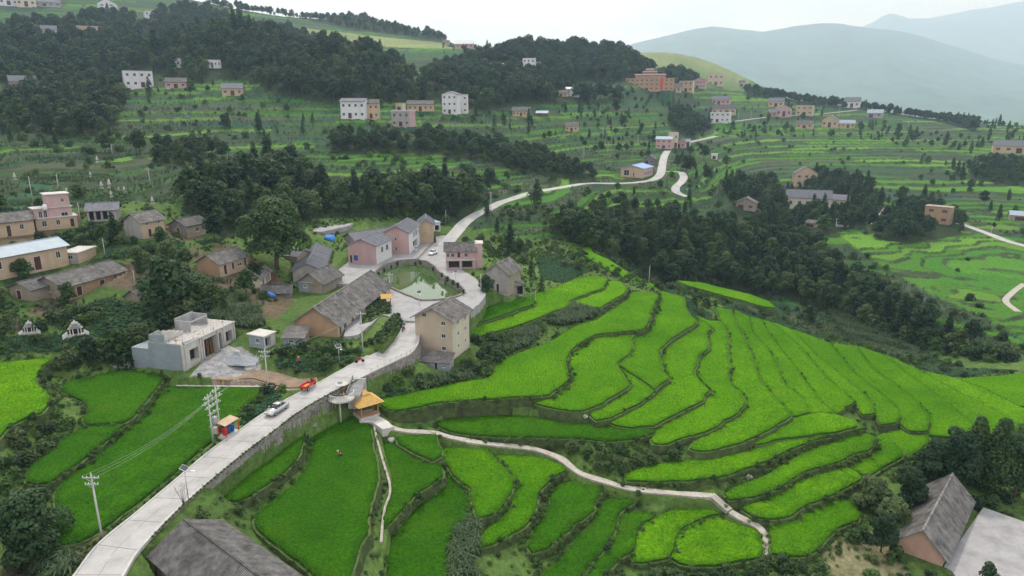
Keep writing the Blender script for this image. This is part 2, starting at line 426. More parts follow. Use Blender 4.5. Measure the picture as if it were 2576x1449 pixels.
CD = [  # u, v, forward distance
 (20,520,190),(20,450,230),(20,400,275),(20,350,330),(20,300,385),(20,264,430),(20,200,500),(20,100,640),(20,20,800),(20,-60,1000),
 (300,480,215),(300,440,245),(300,400,280),(300,340,350),(300,300,400),(300,264,450),(300,200,520),(300,140,610),(300,100,680),(300,20,850),(300,-40,1050),
 (600,560,205),(600,500,250),(600,440,300),(600,400,340),(600,340,400),(600,300,430),(600,240,470),(600,180,520),(600,120,560),(600,75,590),(600,24,1050),
 (900,520,250),(900,470,290),(900,430,320),(900,380,365),(900,330,400),(900,300,420),(900,270,450),(900,220,480),(900,170,510),(900,137,540),(900,95,950),(900,62,1100),(900,47,1150),
 (1100,300,450),(1100,250,500),(1100,205,560),(1100,112,950),(1100,90,1150),
 (1288,470,330),(1288,430,360),(1288,380,420),(1288,330,470),(1288,295,510),(1288,260,540),(1288,200,620),(1288,150,720),(1288,122,850),
 (1500,460,385),(1500,420,430),(1500,370,490),(1500,330,540),(1500,290,590),(1500,250,650),(1500,200,720),(1500,150,800),(1500,122,860),
 (1620,470,375),(1620,440,400),(1620,400,470),(1620,360,540),(1620,320,600),(1620,280,650),(1620,228,720),(1620,200,760),(1620,172,820),(1620,152,870),
 (1750,460,400),(1750,420,460),(1750,380,530),(1750,345,600),(1750,310,760),(1750,270,820),(1750,225,870),(1750,212,900),(1750,143,1500),(1650,133,1550),(1860,190,1450),
 (1900,560,370),(1900,520,430),(1900,470,500),(1900,430,560),(1900,390,620),(1900,350,690),(1900,310,800),(1900,280,860),(1900,240,920),(1900,232,950),
 (2150,600,340),(2150,560,385),(2150,500,460),(2150,450,530),(2150,400,620),(2150,350,720),(2150,310,820),(2150,280,900),(2150,268,960),
 (2400,780,235),(2400,720,270),(2400,650,320),(2400,600,355),(2400,550,400),(2400,500,450),(2400,450,520),(2400,400,610),(2400,350,720),(2400,315,830),(2400,305,900),
 (2576,850,210),(2576,780,235),(2576,650,320),(2576,550,400),(2576,450,520),(2576,350,720),(2576,315,850),
 (1650,640,290),(1500,600,270),(1800,600,320),(1400,560,270),(1500,540,300),(1650,560,320),(1350,520,290),
]
CW = [  # u of azimuth, forward distance, z (hidden ground)
 (600,690,92),(900,640,72),(1100,650,60),(600,1300,150),(900,1500,120),(1288,1100,85),(1500,1100,85),(1620,1050,70),(1750,1100,55),(1900,1200,10),(2150,1300,-10),(2400,1300,-40),(2576,1300,-50),
 (1800,270,-29),(1600,282,-18),(2050,252,-31),(2300,218,-32),(2450,200,-30),(1930,262,-31),
 (300,1400,190),(20,1400,210),(1288,2000,20),(1700,2200,-20),(2300,2400,-80),(600,2400,40),(100,2600,80),
]
for a in (-75, -60):
    for r, z in ((25, -2), (60, -1), (110, 6), (180, 18), (300, 32), (500, 66), (800, 140), (1500, 200), (3000, 100)):
        CW.append((CX + FPX * tan(radians(-44 if a > -70 else -60)), r * cos(radians(a)) * (1.6 if a == -75 else 1), z))
for tt, sc in ((48, 0.67), (65, 0.42)):
    for r, z in ((25, -12), (60, -19), (110, -22), (180, -25), (300, -22), (500, -5), (800, 18), (1500, -50), (3000, -80)):
        CW.append((CX + FPX * tan(radians(tt)), r * sc, z))
for u in (0, 600, 1288, 2000, 2576):
    CW.append((u, 25, -4 - 8 * u / 2576)); CW.append((u, 45, -3 - 9 * u / 2576))
for u in (0, 600, 1288, 2000, 2576):
    CW.append((u, 7000, -60)); CW.append((u, 4500, -60)); CW.append((u, 28000, -60))

# ---------------------------------------------------------------- rice terraces: outline of the top of each in the picture, and its height
def cr(i, j, pts):
    bx = (0, 644.0, 1288.0, 1932.0)[i]; by = (0, 362.6, 725.1, 1086.4)[j]
    return [(bx + x / 3.997, by + y / 3.997) for x, y in pts]
LJ = [(1840,783),(1842,790),(1847,800),(1866,838),(1878,865),(1901,923),(1918,965),(1932,985),(1947,1003),(1977,1030),(1989,1048)]
LA = [(1886,806),(1888,830),(1906,855),(1932,880),(1947,910),(1962,945),(1970,968),(1990,983),(2017,1005),(2027,1025),(2037,1040)]
LB = [(1913,808),(1932,838),(1962,882),(1992,918),(2014,948),(2040,984),(2064,1013),(2095,1040)]
LC = [(1940,815),(1979,845),(2012,875),(2037,905),(2072,945),(2102,975),(2145,1012)]
LD_ = [(1990,832),(2019,862),(2057,902),(2107,940),(2140,967),(2180,1000),(2200,1040)]
LE = [(2087,868),(2122,908),(2150,942),(2182,968),(2220,998),(2255,1028),(2262,1045),(2255,1064)]
LF = [(2154,874),(2172,903),(2202,936),(2245,966),(2300,1008),(2335,1050),(2332,1085)]
LG = [(2225,896),(2290,950),(2340,985),(2400,1030),(2450,1075)]
LH = [(2310,934),(2380,972),(2440,1005),(2510,1040),(2570,1075)]
LI = [(2410,958),(2480,985),(2560,1025),(2640,1060)]
PAD = [
 ('A', -0.8, [(1176,802),(1235,772),(1328,744),(1345,766),(1290,787),(1180,822)]),
 ('B', -1.7, [(1178,826),(1290,790),(1347,770),(1344,745),(1420,715),(1480,697),(1525,700),(1520,726),(1478,742),(1436,757),(1425,775),(1388,788),(1340,808),(1288,826),(1205,850),(1176,857)]),
 ('C', -2.4, [(1436,762),(1480,745),(1520,728),(1528,710),(1560,711),(1578,728),(1570,742),(1540,758),(1520,770),(1505,778),(1470,772)]),
 ('D', -3.2, [(1613,735),(1588,738),(1580,755),(1550,776),(1521,793),(1503,806),(1448,823),(1418,840),(1383,863),(1338,880),(1288,898),(1249,922),(1229,955),(1159,965),(1069,985),(1014,998),(967,1007),(957,1020),(979,1035),(1019,1033),(1119,1013),(1288,1002),(1383,996),(1395,985),(1428,960),(1430,938),(1424,918),(1428,898),(1443,878),(1480,853),(1495,845),(1525,841),(1588,835),(1613,833),(1625,825),(1636,803),(1640,783),(1653,753),(1658,746),(1638,736)]),
 ('E', -4.5, cr(2,2,[(830,480),(1200,455),(1250,480),(1205,530),(1220,600),(1195,660),(1090,740),(1050,775),(1100,840),(1150,920),(1180,985),(1130,1030),(950,1140),(860,1190),(720,1240),(600,1245),(400,1210),(235,1170),(290,1120),(410,1090),(430,1040),(560,940),(575,850),(555,760),(565,690),(625,605),(770,505)])),
 ('F', -5.2, cr(2,2,[(1490,40),(1600,60),(1735,105),(1745,190),(1790,270),(1848,325),(1848,362),(1650,492),(1500,605),(1485,680),(1505,800),(1560,890),(1585,922),(1460,1000),(1440,1028),(1300,930),(1120,815),(1060,780),(1100,735),(1210,665),(1230,600),(1215,520),(1260,480),(1370,440),(1410,320),(1440,230),(1480,100)])),
 ('G', -5.7, cr(2,2,[(1100,820),(1440,1035),(1430,1060),(1250,1190),(1130,1240),(970,1320),(850,1338),(810,1310),(770,1260),(860,1200),(950,1150),(1140,1035),(1190,985),(1155,900)])),
 ('H', -6.8, cr(2,2,[(1865,315),(1960,365),(2012,430),(1960,450),(1965,530),(1975,610),(1870,710),(1850,800),(1835,870),(1880,930),(1995,1045),(1940,1080),(1920,1140),(1700,1250),(1500,1350),(1420,1395),(1200,1412),(1040,1390),(965,1360),(1070,1290),(1250,1200),(1440,1060),(1465,1005),(1592,922),(1515,800),(1495,690),(1510,610),(1650,500),(1852,365)])),
 ('I', -8.0, [(1752,797),(1788,810),(1813,812),(1828,832),(1833,860),(1831,875),(1833,897),(1838,925),(1833,950),(1838,970),(1868,995),(1874,1003),(1873,1015),(1856,1042),(1813,1067),(1788,1084),(1713,1106),(1680,1119),(1641,1117),(1645,1088),(1665,1068),(1770,1010),(1785,1000),(1791,988),(1760,955),(1751,940),(1755,922),(1758,903),(1783,880),(1783,857),(1782,836),(1793,830)]),
 ('J', -9.0, [(1801,775),(1838,781)] + LJ + [(1982,1055),(1932,1085),(1883,1109),(1838,1124),(1780,1138),(1750,1137),(1735,1132),(1740,1118),(1790,1086),(1862,1046),(1878,1018),(1873,1000),(1840,970),(1835,950),(1839,925),(1834,895),(1832,870),(1828,830),(1813,810)]),
 ('K1', -9.8, [(1848,783),(1884,800)] + LA + [(2015,1046),(1989,1050)] + LJ[::-1][1:]),
 ('K2', -10.6, [(1890,800),(1912,806)] + LB + [(2060,1044),(2037,1042)] + LA[::-1][1:]),
 ('K3', -11.4, [(1916,806),(1938,813)] + LC + [(2120,1034),(2097,1044)] + LB[::-1][1:]),
 ('K4', -12.2, [(1944,814),(1988,831)] + LD_ + [(2170,1046),(2147,1014)] + LC[::-1][1:]),
 ('K5', -13.0, [(1994,832),(2040,848),(2085,866)] + LE + [(2215,1070),(2200,1042)] + LD_[::-1][1:]),
 ('K6', -13.9, [(2092,868),(2152,873)] + LF + [(2290,1088),(2258,1064)] + LE[::-1][1:]),
 ('K7', -15.0, [(2158,874),(2222,894)] + LG + [(2420,1100),(2340,1098)] + LF[::-1][1:]),
 ('K8', -16.2, [(2230,896),(2306,932)] + LH + [(2520,1110),(2440,1100)] + LG[::-1][1:]),
 ('K9', -17.4, [(2316,934),(2406,956)] + LI + [(2640,1105),(2560,1100)] + LH[::-1][1:]),
 ('K10', -18.4, [(2416,956),(2500,950),(2640,945),(2700,1060)] + LI[::-1][1:]),
 ('Q1', -10.3, [(1990,1052),(2037,1043),(2095,1044),(2150,1060),(2158,1075),(2110,1088),(2040,1098),(1960,1108),(1900,1122),(1880,1112),(1935,1088)]),
 ('DD', -7.6, [(1100,1072),(1130,1057),(1230,1047),(1288,1051),(1400,1061),(1480,1072),(1540,1081),(1636,1078),(1642,1090),(1600,1103),(1530,1110),(1440,1103),(1350,1100),(1250,1098),(1150,1090)]),
 ('S0', -11.0, [(1577,1200),(1600,1190),(1640,1178),(1788,1158),(1863,1146),(1930,1128),(2000,1105),(2080,1080),(2155,1066),(2168,1080),(2110,1092),(2040,1109),(1995,1127),(1920,1162),(1866,1182),(1803,1201),(1733,1209),(1663,1211),(1576,1209)]),
 ('S1', -12.3, [(1828,1247),(1850,1233),(1932,1200),(1982,1170),(2037,1140),(2107,1115),(2165,1086),(2198,1106),(2180,1135),(2145,1142),(2107,1161),(2037,1181),(2000,1197),(1965,1222),(1932,1237),(1890,1250),(1835,1257)]),
 ('S2', -13.5, [(1870,1283),(1900,1272),(1932,1262),(1982,1234),(2032,1209),(2132,1183),(2166,1204),(2127,1226),(2082,1249),(2032,1269),(2002,1284),(1982,1299),(1957,1304),(1932,1306),(1895,1300)]),
 ('S2b', -14.0, [(2143,1183),(2172,1197),(2187,1197),(2220,1174),(2265,1151),(2258,1126),(2204,1108),(2188,1135),(2158,1165)]),
 ('S2c', -15.0, [(2203,1108),(2247,1086),(2332,1083),(2334,1111),(2307,1136),(2265,1152)]),
 ('S3', -14.9, [(1940,1319),(1990,1308),(2040,1282),(2122,1255),(2140,1270),(2157,1296),(2152,1309),(2107,1329),(2082,1346),(2060,1369),(2042,1389),(2027,1396),(1977,1399),(1945,1394),(1942,1349)]),
 ('T', -15.2, [(1698,1356),(1713,1336),(1763,1312),(1826,1302),(1863,1308),(1896,1326),(1911,1356),(1914,1386),(1906,1401),(1863,1409),(1813,1419),(1738,1424),(1713,1416),(1693,1406),(1693,1381)]),
 ('U', -14.7, [(1606,1329),(1638,1307),(1738,1279),(1808,1275),(1820,1289),(1763,1304),(1713,1327),(1696,1351),(1688,1386),(1676,1404),(1606,1416),(1597,1416),(1596,1386),(1598,1349)]),
 ('V', -14.1, [(1563,1304),(1596,1292),(1641,1302),(1603,1324),(1598,1346),(1590,1384),(1551,1409),(1513,1449),(1490,1480),(1440,1480),(1483,1424),(1513,1394),(1543,1351),(1550,1326)]),
 ('Wp', -13.4, [(1528,1262),(1581,1257),(1588,1267),(1563,1282),(1548,1299),(1546,1326),(1536,1346),(1508,1391),(1478,1421),(1430,1480),(1340,1480),(1371,1446),(1408,1414),(1431,1387),(1451,1362),(1483,1332),(1506,1304),(1510,1282)]),
 ('X', -12.4, [(1396,1234),(1428,1217),(1501,1222),(1506,1241),(1488,1266),(1491,1284),(1473,1299),(1438,1319),(1428,1336),(1408,1349),(1371,1381),(1336,1389),(1331,1376),(1348,1337),(1371,1309),(1388,1272)]),
 ('Y1', -10.9, [(1222,1142),(1288,1147),(1376,1150),(1418,1170),(1418,1186),(1385,1203),(1350,1243),(1340,1290),(1315,1325),(1270,1350),(1215,1377),(1222,1345),(1262,1315),(1290,1275),(1292,1228),(1278,1192),(1250,1163)]),
 ('Z1', -9.6, [(1119,1127),(1144,1122),(1206,1124),(1219,1136),(1244,1161),(1274,1189),(1284,1206),(1284,1236),(1269,1261),(1244,1291),(1204,1303),(1199,1281),(1189,1249),(1187,1231),(1144,1197),(1124,1166),(1112,1144)]),
 ('Z2', -10.6, [(1127,1184),(1144,1202),(1182,1232),(1192,1261),(1197,1294),(1182,1306),(1144,1329),(1129,1361),(1122,1386),(1117,1449),(1110,1490),(975,1490),(977,1449),(982,1374),(989,1349),(1014,1316),(1044,1294),(1079,1256),(1107,1221),(1119,1204)]),
 ('Y0', -6.8, [(1009,1091),(1090,1093),(1094,1111),(1107,1147),(1089,1159),(1069,1151),(1019,1126),(1006,1116)]),
 ('X0', -7.9, [(971,1118),(1004,1121),(1054,1146),(1094,1166),(1112,1186),(1109,1199),(1069,1226),(1044,1241),(1019,1271),(994,1299),(969,1324),(967,1311),(978,1266),(986,1226),(976,1186),(968,1149)]),
 ('W0', -5.2, [(794,1075),(819,1048),(844,1038),(881,1037),(914,1050),(927,1068),(929,1088),(931,1124),(943,1164),(945,1206),(931,1256),(921,1299),(921,1344),(899,1374),(876,1449),(870,1490),(830,1490),(794,1449),(764,1421),(719,1386),(676,1354),(649,1326),(649,1301),(676,1276),(731,1236),(769,1194),(786,1149),(786,1099)]),
 ('V0', -3.4, [(646,1149),(704,1096),(726,1081),(755,1073),(759,1100),(751,1144),(739,1161),(714,1186),(669,1219),(644,1236),(600,1262),(575,1262),(558,1245),(570,1215),(608,1175)]),
 ('LAf', 3.0, [(-40,930),(0,918),(125,905),(100,932),(85,960),(95,975),(122,1002),(122,1015),(100,1040),(62,1055),(20,1075),(-40,1120)]),
 ('LBf', 0.5, [(170,965),(275,943),(313,938),(363,943),(402,951),(402,963),(388,980),(363,1010),(345,1033),(313,1063),(225,1070),(215,1055),(228,1038),(215,1013),(160,983)]),
 ('LCf', 0.1, [(222,1072),(310,1068),(280,1100),(240,1130),(190,1170),(150,1195),(118,1217),(72,1214),(82,1180),(130,1140),(165,1110),(200,1085)]),
 ('LDf', -0.7, [(420,979),(530,977),(655,980),(662,990),(625,1020),(590,1060),(535,1108),(500,1136),(440,1186),(370,1246),(300,1298),(250,1336),(200,1363),(140,1375),(150,1340),(150,1290),(148,1235),(180,1200),(220,1170),(270,1130),(320,1090),(370,1040),(400,1000)]),
 ('R1', -0.2, [(1326,602),(1375,598),(1400,606),(1440,622),(1483,622),(1500,640),(1538,657),(1575,682),(1620,707),(1660,726),(1640,730),(1600,714),(1550,692),(1500,664),(1450,636),(1400,620),(1340,612)]),
 ('R2', -9.2, [(1700,708),(1760,712),(1830,728),(1890,743),(1935,760),(1955,778),(1920,775),(1860,757),(1790,738),(1730,722)]),
]
SLOPED = {'R1': (-0.2, -6.8), 'R2': (-8.3, -11.2)}   # these two run along the falling crest

# ---------------------------------------------------------------- roads
ROADL = [(120,1530),(188,1449),(250,1369),(350,1286),(450,1202),(533,1132),(600,1086),(660,1043),(722,1005),(794,968),(857,933),(917,900),(957,880),(994,850),(1010,825),(1012,800)]
ROADR = [(262,1530),(306,1449),(348,1382),(434,1290),(527,1207),(612,1137),(682,1085),(742,1040),(804,1002),(872,967),(932,937),(988,910),(1032,888),(1050,862),(1054,835),(1060,805)]
ROADZ = [-0.3,0,0,.2,.4,.6,.8,1,1.2,1.5,1.8,2.1,2.4,2.8,3.3,3.8]
PLAZA = [(1012,806),(1062,808),(1100,800),(1180,785),(1205,765),(1222,742),(1216,720),(1196,700),(1165,680),(1140,672),(1132,650),(1128,625),(1142,598),(1105,590),(1062,610),(1030,634),(969,634),(945,660),(877,658),(866,666),(816,707),(850,714),(900,714),(912,735),(884,800),(864,846),(900,842),(935,815),(960,792),(990,798)]
PLZ = 4.0
POND = [(945,700),(965,682),(1000,671),(1040,667),(1072,672),(1092,684),(1105,700),(1120,712),(1140,724),(1160,738),(1168,752),(1150,762),(1110,770),(1062,772),(1030,760),(990,742),(960,728),(943,715)]
POND_Z = 2.4
DRAPED = [  # name, centre line, width, material
 ('road', [(1108,628),(1140,596),(1152,580),(1168,561),(1195,543),(1225,528),(1255,513),(1288,500),(1348,484),(1413,472),(1480,462),(1538,464),(1601,460),(1645,452),(1662,436),(1666,415),(1671,395),(1678,382),(1690,372)], 5.0),
 ('road', [(1664,432),(1690,431),(1712,436),(1720,445),(1714,458),(1700,470),(1703,482),(1726,495)], 4.5),
 ('road', [(1688,372),(1712,362),(1738,357),(1781,348),(1801,343)], 5.0),
 ('road', [(1763,311),(1813,308),(1851,305),(1932,295),(2014,290),(2070,286),(2122,281),(2156,277)], 5.0),
 ('road', [(2412,562),(2482,588),(2537,608),(2620,630)], 4.5),
 ('path', [(2576,715),(2545,738),(2530,760),(2560,785)], 2.2),
 ('track', [(800,962),(740,952),(690,950),(650,948),(610,945)], 4.0),
 ('path', [(2230,520),(2215,540),(2195,565)], 2.0),
]
PATHC = [(936,1052,-4.2),(975,1070,-4.6),(1014,1082,-5.3),(1094,1088,-6.3),(1131,1098,-7.0),(1194,1110,-7.9),(1244,1117,-8.4),(1288,1121,-8.7),(1348,1129,-9.1),(1408,1151,-9.6),(1428,1166,-9.9),(1463,1191,-10.5),(1526,1211,-11.1),(1576,1226,-11.4),(1638,1234,-11.6),(1713,1241,-11.7),(1792,1246,-11.8)]
STEPC = [(1792,1246,-11.8),(1815,1266,-12.6),(1838,1286,-13.3)]
PATHC2 = [(1838,1286,-13.3),(1863,1301,-13.7),(1901,1319,-14.2),(1921,1339,-14.6),(1929,1361,-15.0),(1927,1396,-15.4)]
DITCH = [(940,1062,-4.6),(944,1086,-5.4),(954,1126,-6.2),(966,1169,-6.6),(980,1216,-7.0),(980,1246,-7.2),(969,1276,-7.4),(962,1324,-7.6),(959,1365,-7.9)]
BRYARD = ([(2474,1276),(2576,1312),(2700,1360),(2700,1480),(2430,1480),(2392,1434),(2374,1425),(2420,1352)], -16.0)

def sz(z): return z if z > -2.6 else -2.6 + (z + 2.6) * 0.72
PAD = [(n, sz(z), p) for n, z, p in PAD]
SLOPED = {k: (sz(a), sz(b)) for k, (a, b) in SLOPED.items()}
PATHC, STEPC, PATHC2, DITCH, CZ = [[(u, v, sz(z)) for u, v, z in L] for L in (PATHC, STEPC, PATHC2, DITCH, CZ)]
BRYARD = (BRYARD[0], sz(BRYARD[1]))
# ---------------------------------------------------------------- radial basis surface in (azimuth, log distance)
_c = [at_z(u, v, z) for u, v, z in CZ] + [at_d(u, v, d) for u, v, d in CD]
for u, d, z in CW: _c.append(Vector(((u - CX) / FPX / cos(PITCH) * d, d, z)))
PADZ = {}
for nm, z, pl in PAD:
    for k, (u, v) in enumerate(pl):
        if nm in SLOPED:
            continue
        if k % 2 == 0:
            p = at_z(u, v, z - 0.6); _c.append(p)
for k, (a, b) in enumerate(zip(ROADL, ROADR)):
    for q in (a, b):
        p = at_z(q[0], q[1], ROADZ[k]); p.z -= 0.25; _c.append(p)
for u, v, z in PATHC + STEPC + PATHC2:
    _c.append(at_z(u, v, z - 0.3))
_c = np.array([tuple(p) for p in _c])
def dom(x, y):
    return np.stack([np.arctan2(x, y) * 2.4, np.log(np.hypot(x, y) + 1e-6) * 2.0], -1)
_d = dom(_c[:, 0], _c[:, 1])
# drop near-duplicates
keep = []
for i in range(len(_d)):
    if all(np.hypot(*(_d[i] - _d[j])) > 0.012 for j in keep[-400:]): keep.append(i)
_c = _c[keep]; _d = _d[keep]
def tps(r2): return 0.5 * r2 * np.log(r2 + 1e-9)
n_ = len(_d)
K_ = tps(((_d[:, None] - _d[None]) ** 2).sum(-1)) + np.eye(n_) * 2e-3
P_ = np.c_[np.ones(n_), _d]
A_ = np.zeros((n_ + 3, n_ + 3)); A_[:n_, :n_] = K_; A_[:n_, n_:] = P_; A_[n_:, :n_] = P_.T
sol = np.linalg.solve(A_, np.r_[_c[:, 2], 0, 0, 0])
def base_z(x, y):
    sh = x.shape; q = dom(x.ravel(), y.ravel()); out = np.empty(len(q))
    for s in range(0, len(q), 20000):
        e = q[s:s + 20000]
        out[s:s + 20000] = tps(((e[:, None] - _d[None]) ** 2).sum(-1)) @ sol[:n_] + sol[n_] + e @ sol[n_ + 1:]
    return out.reshape(sh)

az_in = np.linspace(-0.76, 0.76, 720)
az_g = np.r_[np.linspace(-1.25, -0.78, 30), az_in, np.linspace(0.78, 1.25, 30)]
lr_g = np.r_[np.linspace(np.log(24), np.log(60), 50)[:-1], np.linspace(np.log(60), np.log(1250), 600), np.linspace(np.log(1250), np.log(30000), 60)[1:]]
NA, NR = len(az_g), len(lr_g)
# coarse evaluation then bilinear refinement keeps this quick
ca = np.linspace(-1.25, 1.25, 260); cl = np.linspace(lr_g[0], lr_g[-1], 330)
CA, CL = np.meshgrid(ca, cl)
CZg = base_z(np.sin(CA) * np.exp(CL), np.cos(CA) * np.exp(CL))
def bil(gx, gy, G, x, y):
    """G[j,i] on axes gy, gx (sorted)"""
    i = np.clip(np.searchsorted(gx, x) - 1, 0, len(gx) - 2); j = np.clip(np.searchsorted(gy, y) - 1, 0, len(gy) - 2)
    fx = np.clip((x - gx[i]) / (gx[i + 1] - gx[i]), 0, 1); fy = np.clip((y - gy[j]) / (gy[j + 1] - gy[j]), 0, 1)
    return (G[j, i] * (1 - fx) + G[j, i + 1] * fx) * (1 - fy) + (G[j + 1, i] * (1 - fx) + G[j + 1, i + 1] * fx) * fy
AZ, LR = np.meshgrid(az_g, lr_g)
GX = np.sin(AZ) * np.exp(LR); GY = np.cos(AZ) * np.exp(LR)
GZ0 = bil(ca, cl, CZg, AZ, LR)
GZ = GZ0.copy()
def gz(x, y, G=None):
    x = np.asarray(x, float); y = np.asarray(y, float)
    return bil(az_g, lr_g, GZ if G is None else G, np.arctan2(x, y), np.log(np.hypot(x, y) + 1e-6))
def hit(u, v, dmin=40, dmax=1800):
    d = ray(u, v)
    t = np.exp(np.linspace(math.log(dmin), math.log(dmax), 900)) / d[1]
    x, y, z = d[0] * t, d[1] * t, CAMH + d[2] * t
    k = np.where(z < gz(x, y))[0]
    k = int(k[0]) if len(k) else 899
    if k == 0: k = 1
    a, b = t[k - 1], t[k]
    for _ in range(12):
        m = (a + b) / 2
        if CAMH + d[2] * m < float(gz(d[0] * m, d[1] * m)): b = m
        else: a = m
    return Vector((d[0] * b, d[1] * b, CAMH + d[2] * b))
def top_height(p, v):
    """height above p whose picture row is v"""
    lo, hi = 0.0, 40.0
    for _ in range(40):
        m = (lo + hi) / 2
        if float(proj(p.x, p.y, p.z + m)[1]) > v: lo = m
        else: hi = m
    return lo
# ---------------------------------------------------------------- houses: where they stand (resolved before the ground is cut to fit)
HS = []
def rowops(kind, n, s0, s1, w, z0, z1):
    """n openings evenly between s0 and s1 of the face"""
    out = []
    for i in range(n):
        c = s0 + (s1 - s0) * ((i + 0.5) / n)
        out.append((kind, c - w / 2, c + w / 2, z0, z1))
    return out
def H(label, P0, P1, P2, top, roof='gx', rise=1.6, wR='tan', wL='tan', rm='tile', oR=(), oL=(), z=None, ov=0.55, name='village_house', cat='house', group=None, ribs=True, prim=None, add=None, par=0.0, zoff=0.0, gwin=(), maxL=None, key=None):
    p0 = hit(*P0) if z is None else at_z(P0[0], P0[1], z)
    z0 = p0.z
    p1 = at_z(P1[0], P1[1], z0); p2 = at_z(P2[0], P2[1], z0)
    a = p2 - p0; b = p1 - p0
    la, lb = a.length, b.length
    if (prim or ('x' if la >= lb else 'y')) == 'x':
        ex = a.normalized(); ey = Vector((-ex.y, ex.x, 0)); Lx = la; Ly = max(2.0, b.dot(ey))
    else:
        ey = b.normalized(); ex = Vector((ey.y, -ey.x, 0)); Ly = lb; Lx = max(2.0, a.dot(ex))
    if maxL: Lx = min(Lx, maxL[0]); Ly = min(Ly, maxL[1])
    h = top_height(p0, top)
    d = dict(label=label, p0=p0, ex=ex, ey=ey, Lx=Lx, Ly=Ly, h=h, roof=roof, rise=rise, wR=wR, wL=wL, rm=rm, oR=list(oR), oL=list(oL), ov=ov, name=name, cat=cat, group=group, ribs=ribs, add=add, par=par, zoff=zoff, gwin=gwin, key=key, far=False)
    HS.append(d); return d
def G(label, box, roof='gy', ang=14, wR='tan', wL='tan', rm='tile_dark', depth=7.0, wallf=0.62, nw=3, st=1, name='village_house', cat='house', group=None, z=None, par=0.0, rise=None):
    """far house from its picture box"""
    u0, v0, u1, v1 = box
    q = hit((u0 + u1) / 2, v1); R = FPX / (q - Vector((0, 0, CAMH))).length
    th = radians(ang); wpx = (u1 - u0) / R
    D = min(depth, wpx * 0.75)
    Wd = max(2.5, (wpx - D * abs(sin(th))) / cos(th))
    hh = (v1 - v0) / R
    h = hh * (wallf if roof != 'flat' else 1.0)
    view = atan2(q.x, q.y)                              # keep faces square to the line of sight plus the turn
    if ang >= 0:   # right corner nearest: left face is the front
        ey = Vector((-cos(th - view), sin(th - view) , 0)); ey = Vector((-cos(th + view), sin(th + view), 0))
        ex = Vector((ey.y, -ey.x, 0)); Ly = Wd; Lx = D
        c = q + Vector((0, 0, 0)); p0 = q - ey * (Wd / 2)
        oL = []; oR = []
        front = oL
    else:
        ex = Vector((cos(-th - view), sin(-th - view), 0)); ey = Vector((-ex.y, ex.x, 0)); Lx = Wd; Ly = D
        p0 = q - ex * (Wd / 2); oL = []; oR = []; front = oR
    for s in range(st):
        za, zb = (s + 0.38) / st, (s + 0.74) / st
        for i in range(nw):
            c = (i + 0.5) / nw
            if s == 0 and i == nw // 2: front.append(('d', c - 0.35 / nw * 0.8, c + 0.35 / nw * 0.8, 0.02, 0.68 / st))
            else: front.append(('w', c - 0.19 / nw, c + 0.19 / nw, za, zb - .06 / st))
    if ang < 0: roof = {'gy': 'gx', 'gx': 'gy'}.get(roof, roof)
    d = dict(label=label, p0=p0, ex=ex, ey=ey, Lx=Lx, Ly=Ly, h=h, roof=roof, rise=(hh - h) if rise is None else rise, wR=wR, wL=wL, rm=rm, oR=oR, oL=oL, ov=0.5, name=name, cat=cat, group=group, ribs=False, add=None, par=par, zoff=0.0, gwin=(), key=None, far=True)
    d['h'] = max(2.2, d['h'])
    HS.append(d); return d

# --- village core
H('tall beige four-storey house with grey gable roof beside the road, highest in the village', (1140,905),(1047,892),(1177,872), 806, 'gx', 2.1, 'cream', 'beige', 'tile_light',  # cream right wall: the lighter side is painted into its colour
  oR=[('w',s,s+.10,z,z+.10) for z in (.2,.52,.82) for s in (.28,.7)], oL=[('w',.18,.30,z,z+.11) for z in (.20,.52,.84)], ov=.75, gwin=[('L',.74,.12)], prim='y', name='tall_house')
H('low tile-roofed lean-to with pale blue wall at the foot of the tall beige house', (1130,934),(1034,926),(1141,918), 914, 'sx', 1.0, 'grey_wall','conc_blue','tile', oL=[('d',.30,.38,.05,.9),('w',.1,.16,.4,.75)], prim='y', maxL=(3.4,20), name='lean_to', cat='shed')
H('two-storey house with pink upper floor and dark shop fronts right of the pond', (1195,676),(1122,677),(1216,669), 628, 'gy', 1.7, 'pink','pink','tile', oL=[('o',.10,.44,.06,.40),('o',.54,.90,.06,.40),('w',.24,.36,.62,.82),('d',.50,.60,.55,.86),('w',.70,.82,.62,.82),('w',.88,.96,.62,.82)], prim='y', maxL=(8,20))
H('old grey gabled house with open shed side right of the pond, near the rice', (1279,743),(1221,736),(1283,722), 690, 'gx', 2.4, 'adobe','grey_wall','tile_light', oL=[('d',.4,.52,.03,.5)], prim='y', maxL=(10,12))
H('slanting open shed with pale eave attached to the grey gabled house', (1318,742),(1281,744),(1321,724), 716, 'sy', 1.7, 'wood','grey_wall','tile', oL=[('o',.06,.94,.03,.86)], prim='y', maxL=(9,20), name='open_shed', cat='shed')
H('two-storey pink gabled house with grey slate roof standing alone behind the courtyard', (1030,639),(969,638),(1061,614), 585, 'gx', 1.9, 'white_wall','pink','slate', oR=[('o',.35,.75,.08,.42),('w',.40,.52,.58,.85),('w',.6,.75,.58,.85),('w',.86,.94,.55,.8)], oL=[('w',.50,.58,.60,.76),('w',.50,.58,.14,.32)], prim='y', z=4.02)
H('tan and pink gable house at the upper road end, joined behind the pink house', (1092,609),(1055,610),(1112,590), 565, 'gx', 1.8, 'grey_wall','tan','slate', oR=[('d',.3,.5,.05,.5)], prim='y', maxL=(12,12), z=4.3)
